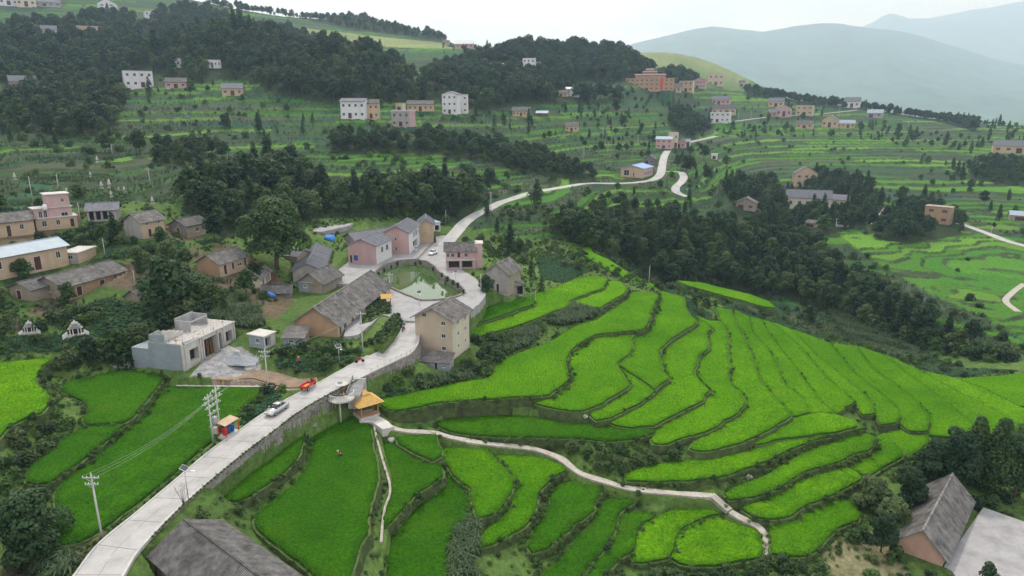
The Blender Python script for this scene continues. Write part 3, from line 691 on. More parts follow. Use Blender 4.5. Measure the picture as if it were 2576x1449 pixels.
H('small flat-roofed block with blue grey roof beside the upper road', (1108,580),(1085,582),(1118,572), 560, 'flat', 0.3, 'white_wall','white_wall','slate_blue', oL=[('o',.1,.6,.05,.7)], prim='y', maxL=(6,8), name='flat_roof_store', cat='shed')
H('pink gabled house with a blue shutter facing the concrete courtyard', (948,666),(877,662),(969,645), 618, 'gx', 1.7, 'white_wall','pink','slate', oR=[('w',.3,.45,.5,.8),('w',.62,.78,.5,.8)], oL=[('d',.86,.94,.04,.44),('b',.66,.80,.16,.44)], prim='y', z=4.02)
H('long slate-roofed house with row of narrow windows left of the courtyard', (812,708),(738,711),(872,652), 678, 'gx', 1.8, 'cream','grey_wall','slate', oR=rowops('w',7,.04,.96,.05,.2,.75), prim='y', maxL=(30,20), z=4.0)
H('mauve-roofed pink house behind the pink house with the blue shutter', (895,616),(866,607),(962,570), 604, 'gx', 1.8, 'pink','grey_wall','slate', oR=[('w',.7,.78,.3,.8),('w',.85,.93,.3,.8)], prim='y')
long_ = H('long tan house with huge weathered grey tile roof in the village centre', (852,848),(742,842),(906,741), 814, 'gx', 3.3, 'cream','orange','tile_light', oR=rowops('w',7,.05,.97,.05,.25,.7)+[('d',.02,.05,.03,.75)], prim='y', ov=.8, key='long')
H('tile-roofed rear wing with grey slope behind the long tan house', (812,738),(752,733),(866,714), 713, 'gx', 2.4, 'adobe','adobe','tile', prim='y', maxL=(10,12), name='rear_wing')
H('small grey hut with pale window on the shaded side of the long roof', (783,735),(752,733),(792,722), 712, 'flat', .3, 'conc_blue','conc_blue','slate_blue', oL=[('w',.35,.6,.45,.8)], prim='y', maxL=(4,6), name='hut', cat='shed')
H('old lean-to with sagging tile roof under the gable of the long tan house', (764,868),(714,868),(775,850), 850, 'sx', 1.1, 'adobe','conc_blue','tile', oL=[('d',.1,.25,.05,.85),('w',.5,.75,.3,.7)], prim='y', maxL=(4,8), name='lean_to', cat='shed')
H('white flat-roofed shack with open front beside the construction site', (666,878),(628,871),(694,866), 848, 'flat', .3, 'white_wall','conc_blue','conc_light', oR=[('o',.1,.6,.05,.85)], oL=[('w',.3,.55,.4,.8)], prim='y', maxL=(5,6), name='shack', cat='shed')
# --- left hamlet
l1 = H('pink three-storey flat-roofed house stepping up beside a tall pole, left hamlet', (197,569),(93,579),(207,561), 543, 'flat', .3, 'tan','tan','conc_light', oL=[('d',.08,.18,.02,.8),('w',.42,.52,.3,.8),('w',.74,.86,.25,.8)], prim='y', maxL=(8,20), key='l1')
H('', (187,569),(93,579),(196,562), 519, 'flat', .25, 'pink','pink','conc_light', oL=[('w',.10,.30,.55,.75),('w',.66,.76,.56,.90),('w',.79,.89,.56,.90)], prim='y', maxL=(7.5,20), add='l1')
H('', (185,569.3),(126,575),(194,562), 487, 'flat', .3, 'pink','pink','conc_light', oL=[('w',.22,.36,.76,.88)], prim='y', maxL=(6.5,20), add='l1')
H('long low tan house with mauve tiles at the left edge beside the pink house', (90,588),(-45,604),(104,574), 551, 'gy', 1.7, 'grey_wall','tan','tile', oL=[('d',.45,.53,.03,.75),('w',.2,.28,.4,.75)], prim='y')
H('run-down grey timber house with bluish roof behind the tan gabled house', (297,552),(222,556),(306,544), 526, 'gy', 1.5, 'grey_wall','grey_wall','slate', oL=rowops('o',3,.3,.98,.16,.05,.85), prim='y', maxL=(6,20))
H('tan two-storey gabled house with grey side wall in the left hamlet', (360,601),(311,597),(417,590), 559, 'gx', 1.9, 'tan','grey_wall','tile_light', oR=[('d',.26,.40,.04,.52),('w',.74,.88,.32,.58),('w',.2,.3,.76,.92),('w',.72,.82,.76,.92)], prim='x')
H('small dark stone house with mauve roof right of the tan gabled house', (472,597),(428,594),(497,583), 568, 'gx', 1.5, 'adobe','stone','tile_dark', oL=[('d',.4,.6,.05,.75)], oR=[('w',.4,.6,.3,.7)], prim='y')
H('long yellow house under a smooth blue-grey metal roof at the left edge', (175,665),(-40,710),(196,645), 616, 'gy', 1.5, 'tan','tan','slate_blue', oL=[('d',.34,.42,.05,.70),('w',.09,.15,.42,.76),('w',.78,.84,.42,.8)], prim='y', maxL=(9,40), ribs=False)
H('small flat-roofed yellow annex at the end of the blue-grey roofed house', (199,663),(173,657),(244,646), 637, 'flat', .25, 'tan','grey_wall','conc_light', oL=[('w',.3,.6,.4,.8)], prim='x')
H('old tile-roofed house with orange side wall below the blue-grey roofed house', (166,757),(88,749),(273,707), 722, 'gx', 2.0, 'orange','adobe','tile', oR=[('d',.18,.26,.1,.75),('d',.55,.63,.12,.75),('w',.78,.85,.5,.85)], oL=[('w',.42,.52,.55,.85)], prim='y')
H('crumbling adobe shed at the left edge in front of the old tile-roofed house', (84,758),(28,752),(98,740), 728, 'gx', 1.3, 'adobe','adobe','tile_dark', oL=[('d',.5,.7,.05,.8)], prim='y', maxL=(7,9), name='adobe_shed', cat='shed')
H('little tile-roofed hut among bushes below the orange gabled house', (352,758),(318,757),(374,746), 744, 'gx', 1.2, 'adobe','adobe','tile', prim='y', maxL=(6,6), name='hut', cat='shed')
H('orange gabled house with dark doorways below the hamlet, under the big tree', (555,698),(497,693),(598,672), 664, 'gx', 2.0, 'tan','orange','tile', oR=[('d',.14,.24,.1,.8),('d',.42,.50,.3,.8),('w',.62,.78,.4,.6),('d',.86,.94,.25,.95)], prim='y')
H('small yellow gabled house beside stone walls left of the long slate roof', (656,724),(637,717),(682,702), 700, 'gx', 1.2, 'cream','cream','tile', oR=[('d',.2,.34,.05,.75),('d',.55,.68,.05,.75),('d',.74,.86,.05,.75)], prim='x', maxL=(9,6))
H('low dark tile-roofed barn with a blue tarpaulin below the yellow house', (729,748),(660,750),(737,736), 735, 'gy', 1.3, 'stone','stone','tile_dark', oL=[('o',.6,.9,.05,.8)], prim='y', maxL=(6,16), name='barn', cat='barn')
H('ruined adobe hut with tin roof half hidden under the big tree', (748,662),(706,658),(764,650), 644, 'gy', 1.1, 'adobe','adobe','slate', prim='y', maxL=(6,9), name='hut', cat='shed')
# --- foreground right
H('large house with grey tiled gable roof and salmon end wall at the lower right', (2370,1425),(2254,1381),(2471,1290), 1398, 'gx', 2.9, 'grey_wall','salmon','tile_light', oR=[('d',.3,.36,.05,.8),('w',.6,.7,.3,.75)], prim='y', ov=.7, z=sz(-16.0), key='br')
# --- middle distance
H('low tan and pink house with bright blue roof at the road bend', (1617,447),(1561,444),(1650,441), 424, 'gx', 1.6, 'pink','tan','blue_roof', oL=[('w',.62,.85,.15,.75),('d',.38,.44,.05,.5)], oR=rowops('w',4,.1,.9,.12,.2,.6), prim='y', maxL=(17,14), ribs=False, ov=.7)
# the big roof at the lower left, set from its ridge and far eave
_A = at_z(463, 1309, 1.3); _B = at_z(643, 1446, 1.3); _E = at_z(556, 1306, -1.2)
_ex = (_B - _A); _ex.z = 0; _ex.normalize(); _ey = Vector((-_ex.y, _ex.x, 0))
_hw = abs((_E - _A).dot(_ey))
_ey_n = _ey
_ov = 0.6; _Ly = 2 * (_hw - _ov); _Lx = 17.0
_p0 = _A + _ex * _ov - _ey_n * (_Ly / 2); _gzb = -4.8
_rise = 2.5 * (_Ly / 2) / _hw
d = dict(label='big dark tiled gable roof of a house cut off by the bottom edge, lower left', p0=Vector((_p0.x, _p0.y, _gzb)), ex=_ex, ey=_ey_n, Lx=_Lx, Ly=_Ly, h=1.3 - _rise - _gzb, roof='gx', rise=_rise, wR='adobe', wL='adobe', rm='tile_dark', oR=[], oL=[], ov=_ov, name='village_house', cat='house', group=None, ribs=True, add=None, par=0, zoff=0, gwin=(), key='bl', far=False)
HS.append(d)
print('BL', _Ly, _hw, _p0)
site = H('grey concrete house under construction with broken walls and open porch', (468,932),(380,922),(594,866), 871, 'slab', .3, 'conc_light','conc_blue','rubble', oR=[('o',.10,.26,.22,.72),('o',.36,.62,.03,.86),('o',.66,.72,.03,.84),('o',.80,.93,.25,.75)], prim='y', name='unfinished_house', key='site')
G('small dark timber-framed gable house behind the blue-roofed house', (1618,392,1648,414), 'gx', 12, 'wood','slate','tile', nw=2)
G('pink shop house with bluish roof where the road climbs', (1648,346,1690,374), 'gy', 10, 'pink','pink','slate_blue', nw=3, st=2, wallf=.8)
G('tan building of uneven floors right of the pink shop house', (1681,338,1706,371), 'flat', -12, 'cream','tan','conc_light', nw=2, st=2, par=.6)
G('pink gable house beside the climbing road, right of the tan building', (1701,351,1723,372), 'gx', 12, 'pink','pink','tile', nw=2)
G('tiny white and blue kiosk house right of the pink gable house', (1723,352,1737,370), 'flat', -10, 'white_wall','white_wall','blue_roof', nw=1)
G('white two-storey house with hipped roof, left of the hillside group', (855,252,922,299), 'gy', 22, 'white_wall','white_wall','slate', nw=4, st=2, wallf=.86)
G('tan house with low roof joined to the white two-storey house', (914,254,954,299), 'gy', 8, 'tan','tan','tile', nw=3, st=2, wallf=.8)
G('pinkish house with a tower room on its flat roof on the hillside', (979,283,1037,319), 'flat', 30, 'pink','grey_wall','conc_light', nw=3, st=2, par=.6)
G('square tower room on the flat roof of the pinkish house', (992,262,1016,286), 'flat', 30, 'cream','tan','conc_light', nw=1, name='roof_room')
G('long tan farmhouse behind the pinkish house on the hillside', (1025,255,1090,280), 'gy', 6, 'tan','tan','tile', nw=5, wallf=.66)
G('tall white three-storey house with peaked roof on the hillside', (1108,234,1154,287), 'gx', 24, 'white_wall','white_wall','slate', nw=3, st=3, wallf=.88)
G('white wing at the right end of the tall white house', (1150,243,1177,285), 'flat', 6, 'white_wall','white_wall','conc_light', nw=2, st=3, par=.5)
G('white two-storey house alone on the far left slope', (323,186,381,221), 'flat', -8, 'white_wall','white_wall','slate', nw=4, st=2)
G('brown and pink cottage right of the lone white house on the left slope', (420,200,466,222), 'gy', 10, 'orange','pink','tile', nw=3)
G('tan cottage with grey roof above the left terraces', (562,214,609,241), 'gy', 8, 'tan','tan','slate', nw=3)
G('pink cottage with mauve roof among trees at the far left edge', (38,199,84,227), 'gy', -6, 'pink','pink','slate', nw=4)
G('long white flat building half hidden by trees on the left hill', (515,154,554,171), 'flat', 8, 'white_wall','white_wall','conc_light', nw=5)
G('small white house left of the long white building on the left hill', (434,151,454,171), 'flat', 12, 'white_wall','white_wall','conc_light', nw=2)
G('white house at the very top left corner', (6,1,40,13), 'flat', -8, 'white_wall','white_wall','conc_light', nw=3)
G('cream house with green roof edge at the top left', (50,2,84,17), 'flat', 8, 'cream','cream','green_paint', nw=3)
G('low grey house right of the cream house at the top left', (98,3,143,16), 'gy', 6, 'grey_wall','grey_wall','slate', nw=4)
G('white house on a knoll near the top left, left of the forest', (252,4,288,28), 'gx', 14, 'white_wall','white_wall','slate', nw=2, st=2)
G('white house with small windows at the forest edge, upper left', (370,34,398,56), 'flat', -10, 'white_wall','white_wall','slate', nw=3, st=2)
G('low white-roofed house in the upper left woods', (204,72,250,91), 'flat', 6, 'grey_wall','tan','white', nw=4)
G('pale cluster house with mauve roof in the upper left woods', (86,70,134,91), 'gy', 10, 'white_wall','white_wall','slate', nw=4)
G('white two-storey house on the wooded hill in the centre distance', (1314,149,1346,176), 'flat', 8, 'white_wall','white_wall','slate_blue', nw=3, st=2)
G('grey annex right of the white house on the wooded hill', (1344,158,1360,176), 'flat', 8, 'grey_wall','grey_wall','conc_light', nw=1)
G('red-brown house on the distant sunlit ridge', (1146,104,1190,122), 'gy', 8, 'pink','pink','white', nw=4)
G('pale cottage on the distant ridge left of the red-brown house', (1113,102,1130,112), 'gy', 8, 'tan','tan','tile', nw=2)
G('low pink-roofed house at the far wood edge', (1233,160,1276,171), 'gy', 6, 'tan','tan','pink', nw=4)
G('white house with tin roof between woods, centre distance', (1424,221,1459,243), 'gy', -12, 'white_wall','white_wall','white', nw=3, st=2, wallf=.8)
G('tan cottage left of the tin-roofed white house', (1405,228,1428,243), 'gy', 10, 'tan','tan','tile', nw=2)
G('long tan farmhouse with grey roof at the wood foot, centre distance', (1288,271,1333,293), 'gy', 6, 'tan','tan','tile', nw=5)
G('open-sided barn with pale roof right of the long tan farmhouse', (1348,280,1378,293), 'gy', 6, 'wood','wood','slate_blue', nw=2, name='barn', cat='barn')
G('tan cottage below the wood, left of the middle fields', (1421,309,1454,331), 'gy', 8, 'tan','tan','tile', nw=3)
G('cream two-storey block right of the school', (1707,206,1742,232), 'flat', 16, 'cream','tan','slate', nw=3, st=2)
G('salmon house joining the school and the cream block', (1690,212,1712,232), 'gy', 10, 'pink','tan','tile', nw=2)
G('salmon gable house with dark windows right of the cream block', (1741,198,1774,222), 'gx', 14, 'pink','pink','tile', nw=4, st=2, wallf=.75)
G('tan house with flat white roof on the ridge right of the school', (1782,190,1818,216), 'flat', -10, 'tan','tan','white', nw=3, st=2)
G('small tan hut at the foot of the pale hill', (1858,204,1872,218), 'gy', 8, 'tan','tan','tile', nw=1)
G('pink house with mauve roof above the far road', (1792,244,1834,264), 'gy', 8, 'pink','pink','slate', nw=4)
G('tan old house with brown roof above the white roadside house', (1792,266,1848,288), 'gy', -8, 'tan','tan','tile', nw=4)
G('white roadside house with green window band', (1786,285,1834,308), 'flat', 10, 'white_wall','white_wall','white', nw=4, st=2)
G('tan cottage among trees beyond the far road bend', (1934,249,1968,269), 'gy', 8, 'tan','tan','slate', nw=3)
G('salmon cottage at the far road, left of a pink gable', (1932,277,1951,294), 'gy', 8, 'orange','orange','slate', nw=2)
G('pink gable house on the far road', (1953,268,1989,294), 'gx', -12, 'pink','pink','slate', nw=3, wallf=.7)
G('cream house with white roof terrace on the far road', (2003,269,2041,290), 'flat', 10, 'cream','tan','white', nw=3, st=2)
G('low tan farmhouse below the far road, leftmost of three', (2004,306,2041,323), 'gy', 10, 'tan','tan','tile', nw=3)
G('pink and grey farmhouse below the far road, middle of three', (2068,294,2103,321), 'gx', 12, 'pink','tan','slate', nw=3)
G('blue-grey roofed farmhouse below the far road, rightmost of three', (2107,305,2146,322), 'gy', -8, 'tan','orange','slate_blue', nw=4)
G('grey white house in front of the treeline', (2125,249,2158,271), 'gy', 10, 'white_wall','white_wall','slate', nw=3)
G('grey roofed hut below the treeline, right of the far road', (2184,279,2216,296), 'gy', 6, 'grey_wall','grey_wall','slate_blue', nw=2)
G('two-storey tan house with hipped grey roof in the right valley', (2000,424,2053,469), 'gx', -20, 'tan','tan','tile', nw=3, st=2, wallf=.66)
G('long pale house with dark windows and red-brown roof in the right valley', (1983,484,2081,527), 'gy', -6, 'cream','cream','slate', nw=5, wallf=.64, z=None)
G('cream cottage half hidden by trees right of the long pale house', (2092,494,2123,519), 'gy', 8, 'cream','cream','slate', nw=2)
G('salmon ruined house under a round tree in the right valley', (2328,527,2381,563), 'flat', 10, 'adobe','orange','adobe', nw=2, st=2)
G('small grey gable hut at the wood edge in the right valley', (1850,500,1899,530), 'gx', 8, 'adobe','adobe','tile', nw=2)
G('little yellow hut below the long pale house', (2020,557,2052,571), 'gy', 6, 'cream','cream','tile', nw=1)
G('white shed alone in the fields of the right valley', (2106,557,2133,571), 'flat', -8, 'white_wall','white_wall','conc_blue', nw=2, name='shed', cat='shed')
G('tan house with mauve roof at the right edge of the fields', (2513,361,2585,386), 'gy', -10, 'tan','tan','slate', nw=4)
G('stone hut with pale roof at the right edge below the fields', (2548,538,2590,556), 'gy', -8, 'adobe','adobe','slate_blue', nw=1, name='hut', cat='shed')
G('white shelter box standing in the fields beyond the road fork', (1789,389,1803,401), 'flat', 6, 'white_wall','white_wall','white', nw=1, name='shelter', cat='shed')
# the school: one big thing of several blocks
sch = G('large school of orange galleries with stacked mauve roofs in the distance', (1575,200,1690,228), 'flat', 4, 'orange','orange','pink', nw=10, st=3, depth=12, name='school_building', cat='school')
sch['key'] = 'school'
# ---------------------------------------------------------------- shaping the ground
U0, V0 = proj(GX, GY, GZ)
DIST = np.hypot(GX, GY)
FOREST = {
 'left_hill': [(0,95),(60,75),(140,66),(200,66),(250,50),(300,36),(370,60),(400,40),(480,15),(560,40),(640,60),(720,78),(800,110),(880,130),(960,155),(1020,175),(1045,205),(1060,235),(1110,240),(1200,250),(1290,240),(1300,262),(1230,280),(1180,270),(1110,262),(1050,256),(960,258),(850,262),(760,250),(690,238),(640,205),(560,200),(480,212),(420,200),(390,178),(330,180),(320,250),(300,290),(290,325),(200,345),(120,335),(60,325),(0,300)],
 'centre_hill': [(1060,195),(1150,155),(1250,140),(1340,125),(1450,124),(1560,136),(1620,168),(1650,192),(1700,195),(1760,208),(1750,222),(1690,205),(1560,205),(1520,215),(1480,200),(1420,215),(1500,250),(1560,235),(1560,258),(1440,262),(1330,262),(1230,250),(1100,230)],
 'far_ridge': [(480,-10),(560,-5),(650,22),(750,22),(860,36),(960,60),(1060,82),(1140,88),(1210,104),(1260,118),(1200,118),(1130,104),(1000,88),(880,72),(780,50),(700,40),(560,22)],
 'right_ridge': [(1870,218),(1940,222),(2020,243),(2100,254),(2200,264),(2300,275),(2400,295),(2470,315),(2450,330),(2380,310),(2300,296),(2200,282),(2160,278),(2060,268),(1960,250),(1880,244)],
 'valley': [(1500,520),(1560,515),(1640,520),(1720,538),(1800,560),(1880,560),(1960,600),(2060,640),(2140,690),(2230,730),(2330,800),(2420,850),(2540,900),(2400,862),(2300,850),(2200,815),(2050,785),(1960,742),(1850,738),(1780,712),(1700,706),(1650,690),(1560,650),(1500,632),(1440,610),(1400,590),(1350,575),(1400,560)],
 'mid_left': [(470,490),(560,450),(640,430),(760,430),(810,490),(830,525),(920,505),(1000,500),(1080,495),(1180,480),(1222,508),(1150,552),(1060,548),(960,548),(850,548),(780,552),(640,585),(560,600),(500,560),(455,530)],
 'mid_band': [(830,350),(900,345),(1000,352),(1100,345),(1200,360),(1300,375),(1380,405),(1470,428),(1510,452),(1420,450),(1330,436),(1240,415),(1100,388),(980,384),(860,388),(830,372)],
 'left_strip': [(370,388),(440,374),(540,384),(560,402),(480,424),(400,414)],
 'right_grove': [(1820,470),(1950,460),(1990,480),(2060,440),(2180,470),(2230,520),(2200,560),(2080,590),(1960,590),(1860,560)],
 'right_grove2': [(2190,560),(2270,525),(2330,520),(2420,560),(2420,590),(2300,612),(2200,602)],
 'right_dark': [(2430,412),(2590,405),(2590,470),(2440,452)],
 'far_grove': [(1690,270),(1760,280),(1800,320),(1740,345),(1690,335),(1680,300)],
}
ZONE = [  # land use (pale: grass with sunlight painted in), outline, share of rice
 ('pale', [(770,70),(900,85),(1020,98),(1130,108),(1140,122),(1000,118),(880,108),(780,92)], 0),
 ('pale', [(1590,128),(1660,125),(1720,130),(1800,152),(1890,192),(1880,210),(1800,195),(1700,172),(1620,160)], 0),
 ('terr', [(2100,575),(2250,595),(2420,580),(2600,600),(2600,860),(2480,800),(2350,740),(2240,680),(2150,620)], 0.97),
 ('terr', [(810,390),(1000,382),(1200,410),(1300,420),(1330,470),(1200,475),(1000,490),(860,500),(810,470)], 0.55),
 ('terr', [(290,230),(480,220),(700,240),(850,265),(850,330),(700,400),(500,380),(340,380),(290,330)], 0.30),
 ('terr', [(0,330),(300,330),(400,420),(480,470),(400,540),(200,520),(0,520)], 0.12),
 ('terr', [(1250,280),(1700,280),(1700,480),(1500,460),(1300,430)], 0.5),
 ('terr', [(1750,310),(2600,300),(2600,580),(2250,560),(2100,480),(1750,480)], 0.55),
 ('terr', [(1360,480),(1560,480),(1560,560),(1380,560)], 0.6),
]
RICE_C = np.array([(0.046, 0.150, 0.016), (0.066, 0.185, 0.018), (0.105, 0.230, 0.026)])
OTH_C = np.array([(0.042, 0.080, 0.038), (0.030, 0.074, 0.036), (0.060, 0.090, 0.052), (0.034, 0.062, 0.034), (0.028, 0.085, 0.050), (0.075, 0.092, 0.052), (0.040, 0.100, 0.030)])
forest_w = np.zeros(GX.shape, bool)
for k, pl in FOREST.items(): forest_w |= in_poly(U0, V0, pl)
terr_p = np.full(GX.shape, 0.26); pale = np.zeros(GX.shape, bool); terr = (DIST > 255) & (DIST < 1300)
for kind, pl, sh in ZONE:
    m = in_poly(U0, V0, pl)
    if kind == 'pale': pale |= m
    else: terr_p[m] = sh; terr |= m
terr &= ~forest_w
terr &= ~((DIST < 235) & (GX > -120) & (GX < 60))
# steps
hs = np.where(DIST > 560, 1.9, 1.25); hs = np.where((GX > 60) & (DIST < 480), 1.15, hs)
rv_ = in_poly(U0, V0, ZONE[2][1])
off = (fbm(GX / 60, GY / 45, 3, 3) - 0.5) * 2.6 + np.where(rv_, (fbm(GX / 26, GY / 22, 33, 3) - 0.5) * 4.0, 0)
zz = GZ + off
k_ = np.floor(zz / hs); f_ = zz / hs - k_
sm = np.clip((f_ - 0.80) / 0.20, 0, 1); sm = sm * sm * (3 - 2 * sm)
zt = (k_ + sm) * hs - off
from_edge = terr.astype(float)
for _ in range(3):
    from_edge[1:-1, 1:-1] = (from_edge[1:-1, 1:-1] * 2 + from_edge[:-2, 1:-1] + from_edge[2:, 1:-1] + from_edge[1:-1, :-2] + from_edge[1:-1, 2:]) / 6
GZ = GZ * (1 - from_edge) + zt * from_edge
GZ += np.where(~terr & (DIST > 60), (fbm(GX / 9, GY / 9, 5, 3) - 0.5) * np.clip(DIST / 250, 0.25, 2.0), 0)
# colours of the land itself, plus sunlight painted into the pale slopes
cellx = np.floor((GX + 14 * vnoise(GX / 60, GY / 60, 9)) / np.where(DIST > 500, 85, 58) + 0.37 * (k_ % 3))
hh = _h(k_, cellx, 11); h2 = _h(k_ + 5, cellx, 23); h3 = _h(k_, cellx + 3, 41)
isr = hh < terr_p
LCc = np.where(isr[..., None], RICE_C[np.clip((h2 * 3).astype(int), 0, 2)], OTH_C[np.clip((h2 * 7).astype(int), 0, 6)])
LCc = LCc * (0.85 + 0.3 * h3)[..., None]
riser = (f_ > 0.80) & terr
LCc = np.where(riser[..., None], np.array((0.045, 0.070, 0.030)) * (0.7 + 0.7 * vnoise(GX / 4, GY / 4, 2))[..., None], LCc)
wild = ~terr
g1 = fbm(GX / 7, GY / 7, 77, 4); g2 = fbm(GX / 25, GY / 25, 78, 3)
wc = (np.array((0.055, 0.110, 0.026)) * (1 - g1[..., None]) + np.array((0.120, 0.190, 0.050)) * g1[..., None])
wc = wc * (0.7 + 0.6 * g2)[..., None]
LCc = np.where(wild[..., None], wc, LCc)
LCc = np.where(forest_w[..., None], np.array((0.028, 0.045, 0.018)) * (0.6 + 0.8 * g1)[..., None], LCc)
LCc = np.where(pale[..., None], np.array((0.19, 0.23, 0.09)) * (0.65 + 0.7 * fbm(GX / 60, GY / 60, 15, 4))[..., None] * (0.8 + 0.4 * g1)[..., None], LCc)  # far grass coloured paler for the sun on it
GROUND_PATCH = [  # bare or worked soil in the village: outline, colour
 ([(520,935),(600,905),(640,920),(680,945),(790,955),(800,968),(720,975),(640,975),(540,970)], (0.26, 0.21, 0.16)),
 ([(530,880),(600,870),(650,900),(660,930),(600,945),(540,950),(480,945)], (0.27, 0.27, 0.28)),
 ([(690,905),(800,900),(880,895),(890,905),(800,948),(690,945)], (0.06, 0.09, 0.03)),
 ([(2080,1370),(2180,1330),(2260,1390),(2290,1449),(2120,1460),(2060,1420)], (0.20, 0.19, 0.105)),
 ([(1230,590),(1300,560),(1330,585),(1290,600)], (0.10, 0.14, 0.05)),
 ([(20,1330),(120,1390),(190,1420),(150,1470),(0,1470)], (0.085, 0.07, 0.05)),
 ([(420,760),(520,740),(600,720),(640,740),(560,790),(460,800)], (0.05, 0.075, 0.03)),
 ([(230,1335),(320,1330),(260,1400),(200,1440),(170,1420)], (0.12, 0.11, 0.06)),
]
U1, V1 = proj(GX, GY, GZ)
ham = in_poly(U1, V1, [(-60,520),(300,540),(520,580),(700,690),(740,760),(700,800),(560,800),(440,840),(300,860),(-60,830)]) & (DIST < 245)
gp = fbm(GX / 6, GY / 6, 101, 3); gq = fbm(GX / 14, GY / 14, 102, 3)
LCc = np.where((ham & (gq > .56))[..., None], np.array((0.135, 0.105, 0.070)) * (0.7 + 0.6 * gp)[..., None], LCc)
LCc = np.where((ham & (gq < .42))[..., None], np.array((0.040, 0.075, 0.026)) * (0.7 + 0.6 * gp)[..., None], LCc)
for pl, c in GROUND_PATCH:
    m = in_poly(U1, V1, pl) & (DIST < 240)
    LCc = np.where(m[..., None], np.array(c) * (0.7 + 0.6 * g1)[..., None], LCc)

# cut: draped roads
def cat_rom(pts, step=1.0):
    P = [np.array(p, float) for p in pts]
    P = [2 * P[0] - P[1]] + P + [2 * P[-1] - P[-2]]
    out = []
    for i in range(1, len(P) - 2):
        L = np.linalg.norm(P[i + 1] - P[i]); n = max(1, int(L / step))
        for k in range(n):
            t = k / n
            out.append(0.5 * ((2 * P[i]) + (-P[i - 1] + P[i + 1]) * t + (2 * P[i - 1] - 5 * P[i] + 4 * P[i + 1] - P[i + 2]) * t * t + (-P[i - 1] + 3 * P[i] - 3 * P[i + 1] + P[i + 2]) * t ** 3))
    out.append(P[-2])
    return np.array(out)
def smooth1(a, n):
    for _ in range(n):
        b = a.copy(); b[1:-1] = (a[:-2] + 2 * a[1:-1] + a[2:]) / 4; a = b
    return a
def sub_mask(xmin, xmax, ymin, ymax):
    return (GX > xmin) & (GX < xmax) & (GY > ymin) & (GY < ymax)
RIB = []      # centre lines kept for planting
def carve_line(c, half, dz=-0.12, soft=2.0):
    global GZ
    m = np.where(sub_mask(c[:, 0].min() - 8, c[:, 0].max() + 8, c[:, 1].min() - 8, c[:, 1].max() + 8))
    X = GX[m]; Y = GY[m]
    best = np.full(len(X), 1e9); zb = np.zeros(len(X))
    for p in c:
        d = np.hypot(X - p[0], Y - p[1]); k = d < best
        best[k] = d[k]; zb[k] = p[2]
    w = np.clip((half + soft - best) / soft, 0, 1)
    GZ[m] = GZ[m] * (1 - w) + (zb + dz) * w
DR = []
for nm, pts, wd in DRAPED:
    P = [tuple(hit(u, v)) for u, v in pts]
    c = cat_rom(P, 2.0); c[:, 2] = smooth1(c[:, 2], 40)
    c[:, 2] += 0.25
    DR.append((nm, c, wd))
    carve_line(c, wd / 2 + 0.6, -0.2, 3.0); RIB.append((c, wd / 2 + 2.0))
main_c = np.array([tuple((at_z(a[0], a[1], z) + at_z(b[0], b[1], z)) / 2) for a, b, z in zip(ROADL, ROADR, ROADZ)])
main_w = np.array([(at_z(a[0], a[1], z) - at_z(b[0], b[1], z)).length for a, b, z in zip(ROADL, ROADR, ROADZ)])
RIB.append((cat_rom(main_c, 1.5), 4.2))
# cut: flat pieces
def wpoly(pl, z, step=1.2):
    P = [tuple(at_z(u, v, z))[:2] for u, v in pl]
    P = P + [P[0], P[1], P[2]]
    c = cat_rom(P, step)
    # closed: take one turn
    n0 = np.argmin(np.hypot(*(c[3:] - c[0]).T)) + 3 if False else None
    return None
def closed_curve(P, step=1.0):
    P = [np.array(p, float) for p in P]; n = len(P); out = []
    for i in range(n):
        p0, p1, p2, p3 = P[i - 1], P[i], P[(i + 1) % n], P[(i + 2) % n]
        L = np.linalg.norm(p2 - p1); k = max(1, int(L / step))
        for j in range(k):
            t = j / k
            a = 0.5 * ((2 * p1) + (-p0 + p2) * t * 0.8 + (2 * p0 - 5 * p1 + 4 * p2 - p3) * t * t * 1 + (-p0 + 3 * p1 - 3 * p2 + p3) * t ** 3)
            b = p1 * (1 - t) + p2 * t
            out.append(0.65 * a + 0.35 * b if L < 25 else b * 0.5 + a * 0.5)
    return np.array(out)
def poly_mask(P, pad=0.0):
    m = sub_mask(P[:, 0].min() - 1, P[:, 0].max() + 1, P[:, 1].min() - 1, P[:, 1].max() + 1)
    idx = np.where(m)
    k = in_poly(GX[idx], GY[idx], P)
    return idx[0][k], idx[1][k]
def offset_in(P, d):
    t = np.roll(P, -1, 0) - np.roll(P, 1, 0)
    t /= np.linalg.norm(t, axis=1)[:, None] + 1e-9
    ar = 0.5 * np.sum(P[:, 0] * np.roll(P[:, 1], -1) - np.roll(P[:, 0], -1) * P[:, 1])
    nrm = np.stack([-t[:, 1], t[:, 0]], -1) * (1 if ar > 0 else -1)
    Q = P + nrm * d
    return Q
PADW = []
for nm, z, pl in PAD:
    if nm in SLOPED:
        continue
    P = closed_curve([tuple(at_z(u, v, z))[:2] for u, v in pl], 1.1)
    P = P + (np.stack([vnoise(P[:, 0] * 0.9, P[:, 1] * 0.9, 4), vnoise(P[:, 0] * 0.9, P[:, 1] * 0.9, 8)], -1) - 0.5) * 0.35
    P = offset_in(P, -0.6 if nm in ('Z1','Z2','Y1','X','Wp','V','U','T','X0','W0','V0','S0','S1','S2','S3','S2b','S2c','LAf','LBf','LCf','LDf','DD','Y0') else -0.3)
    PADW.append((nm, z, P))
    j, i = poly_mask(P); GZ[j, i] = np.minimum(GZ[j, i], z - 0.55)
    far = GZ[j, i] < z - 1.6; GZ[j, i] = np.where(far, z - 1.6, GZ[j, i])
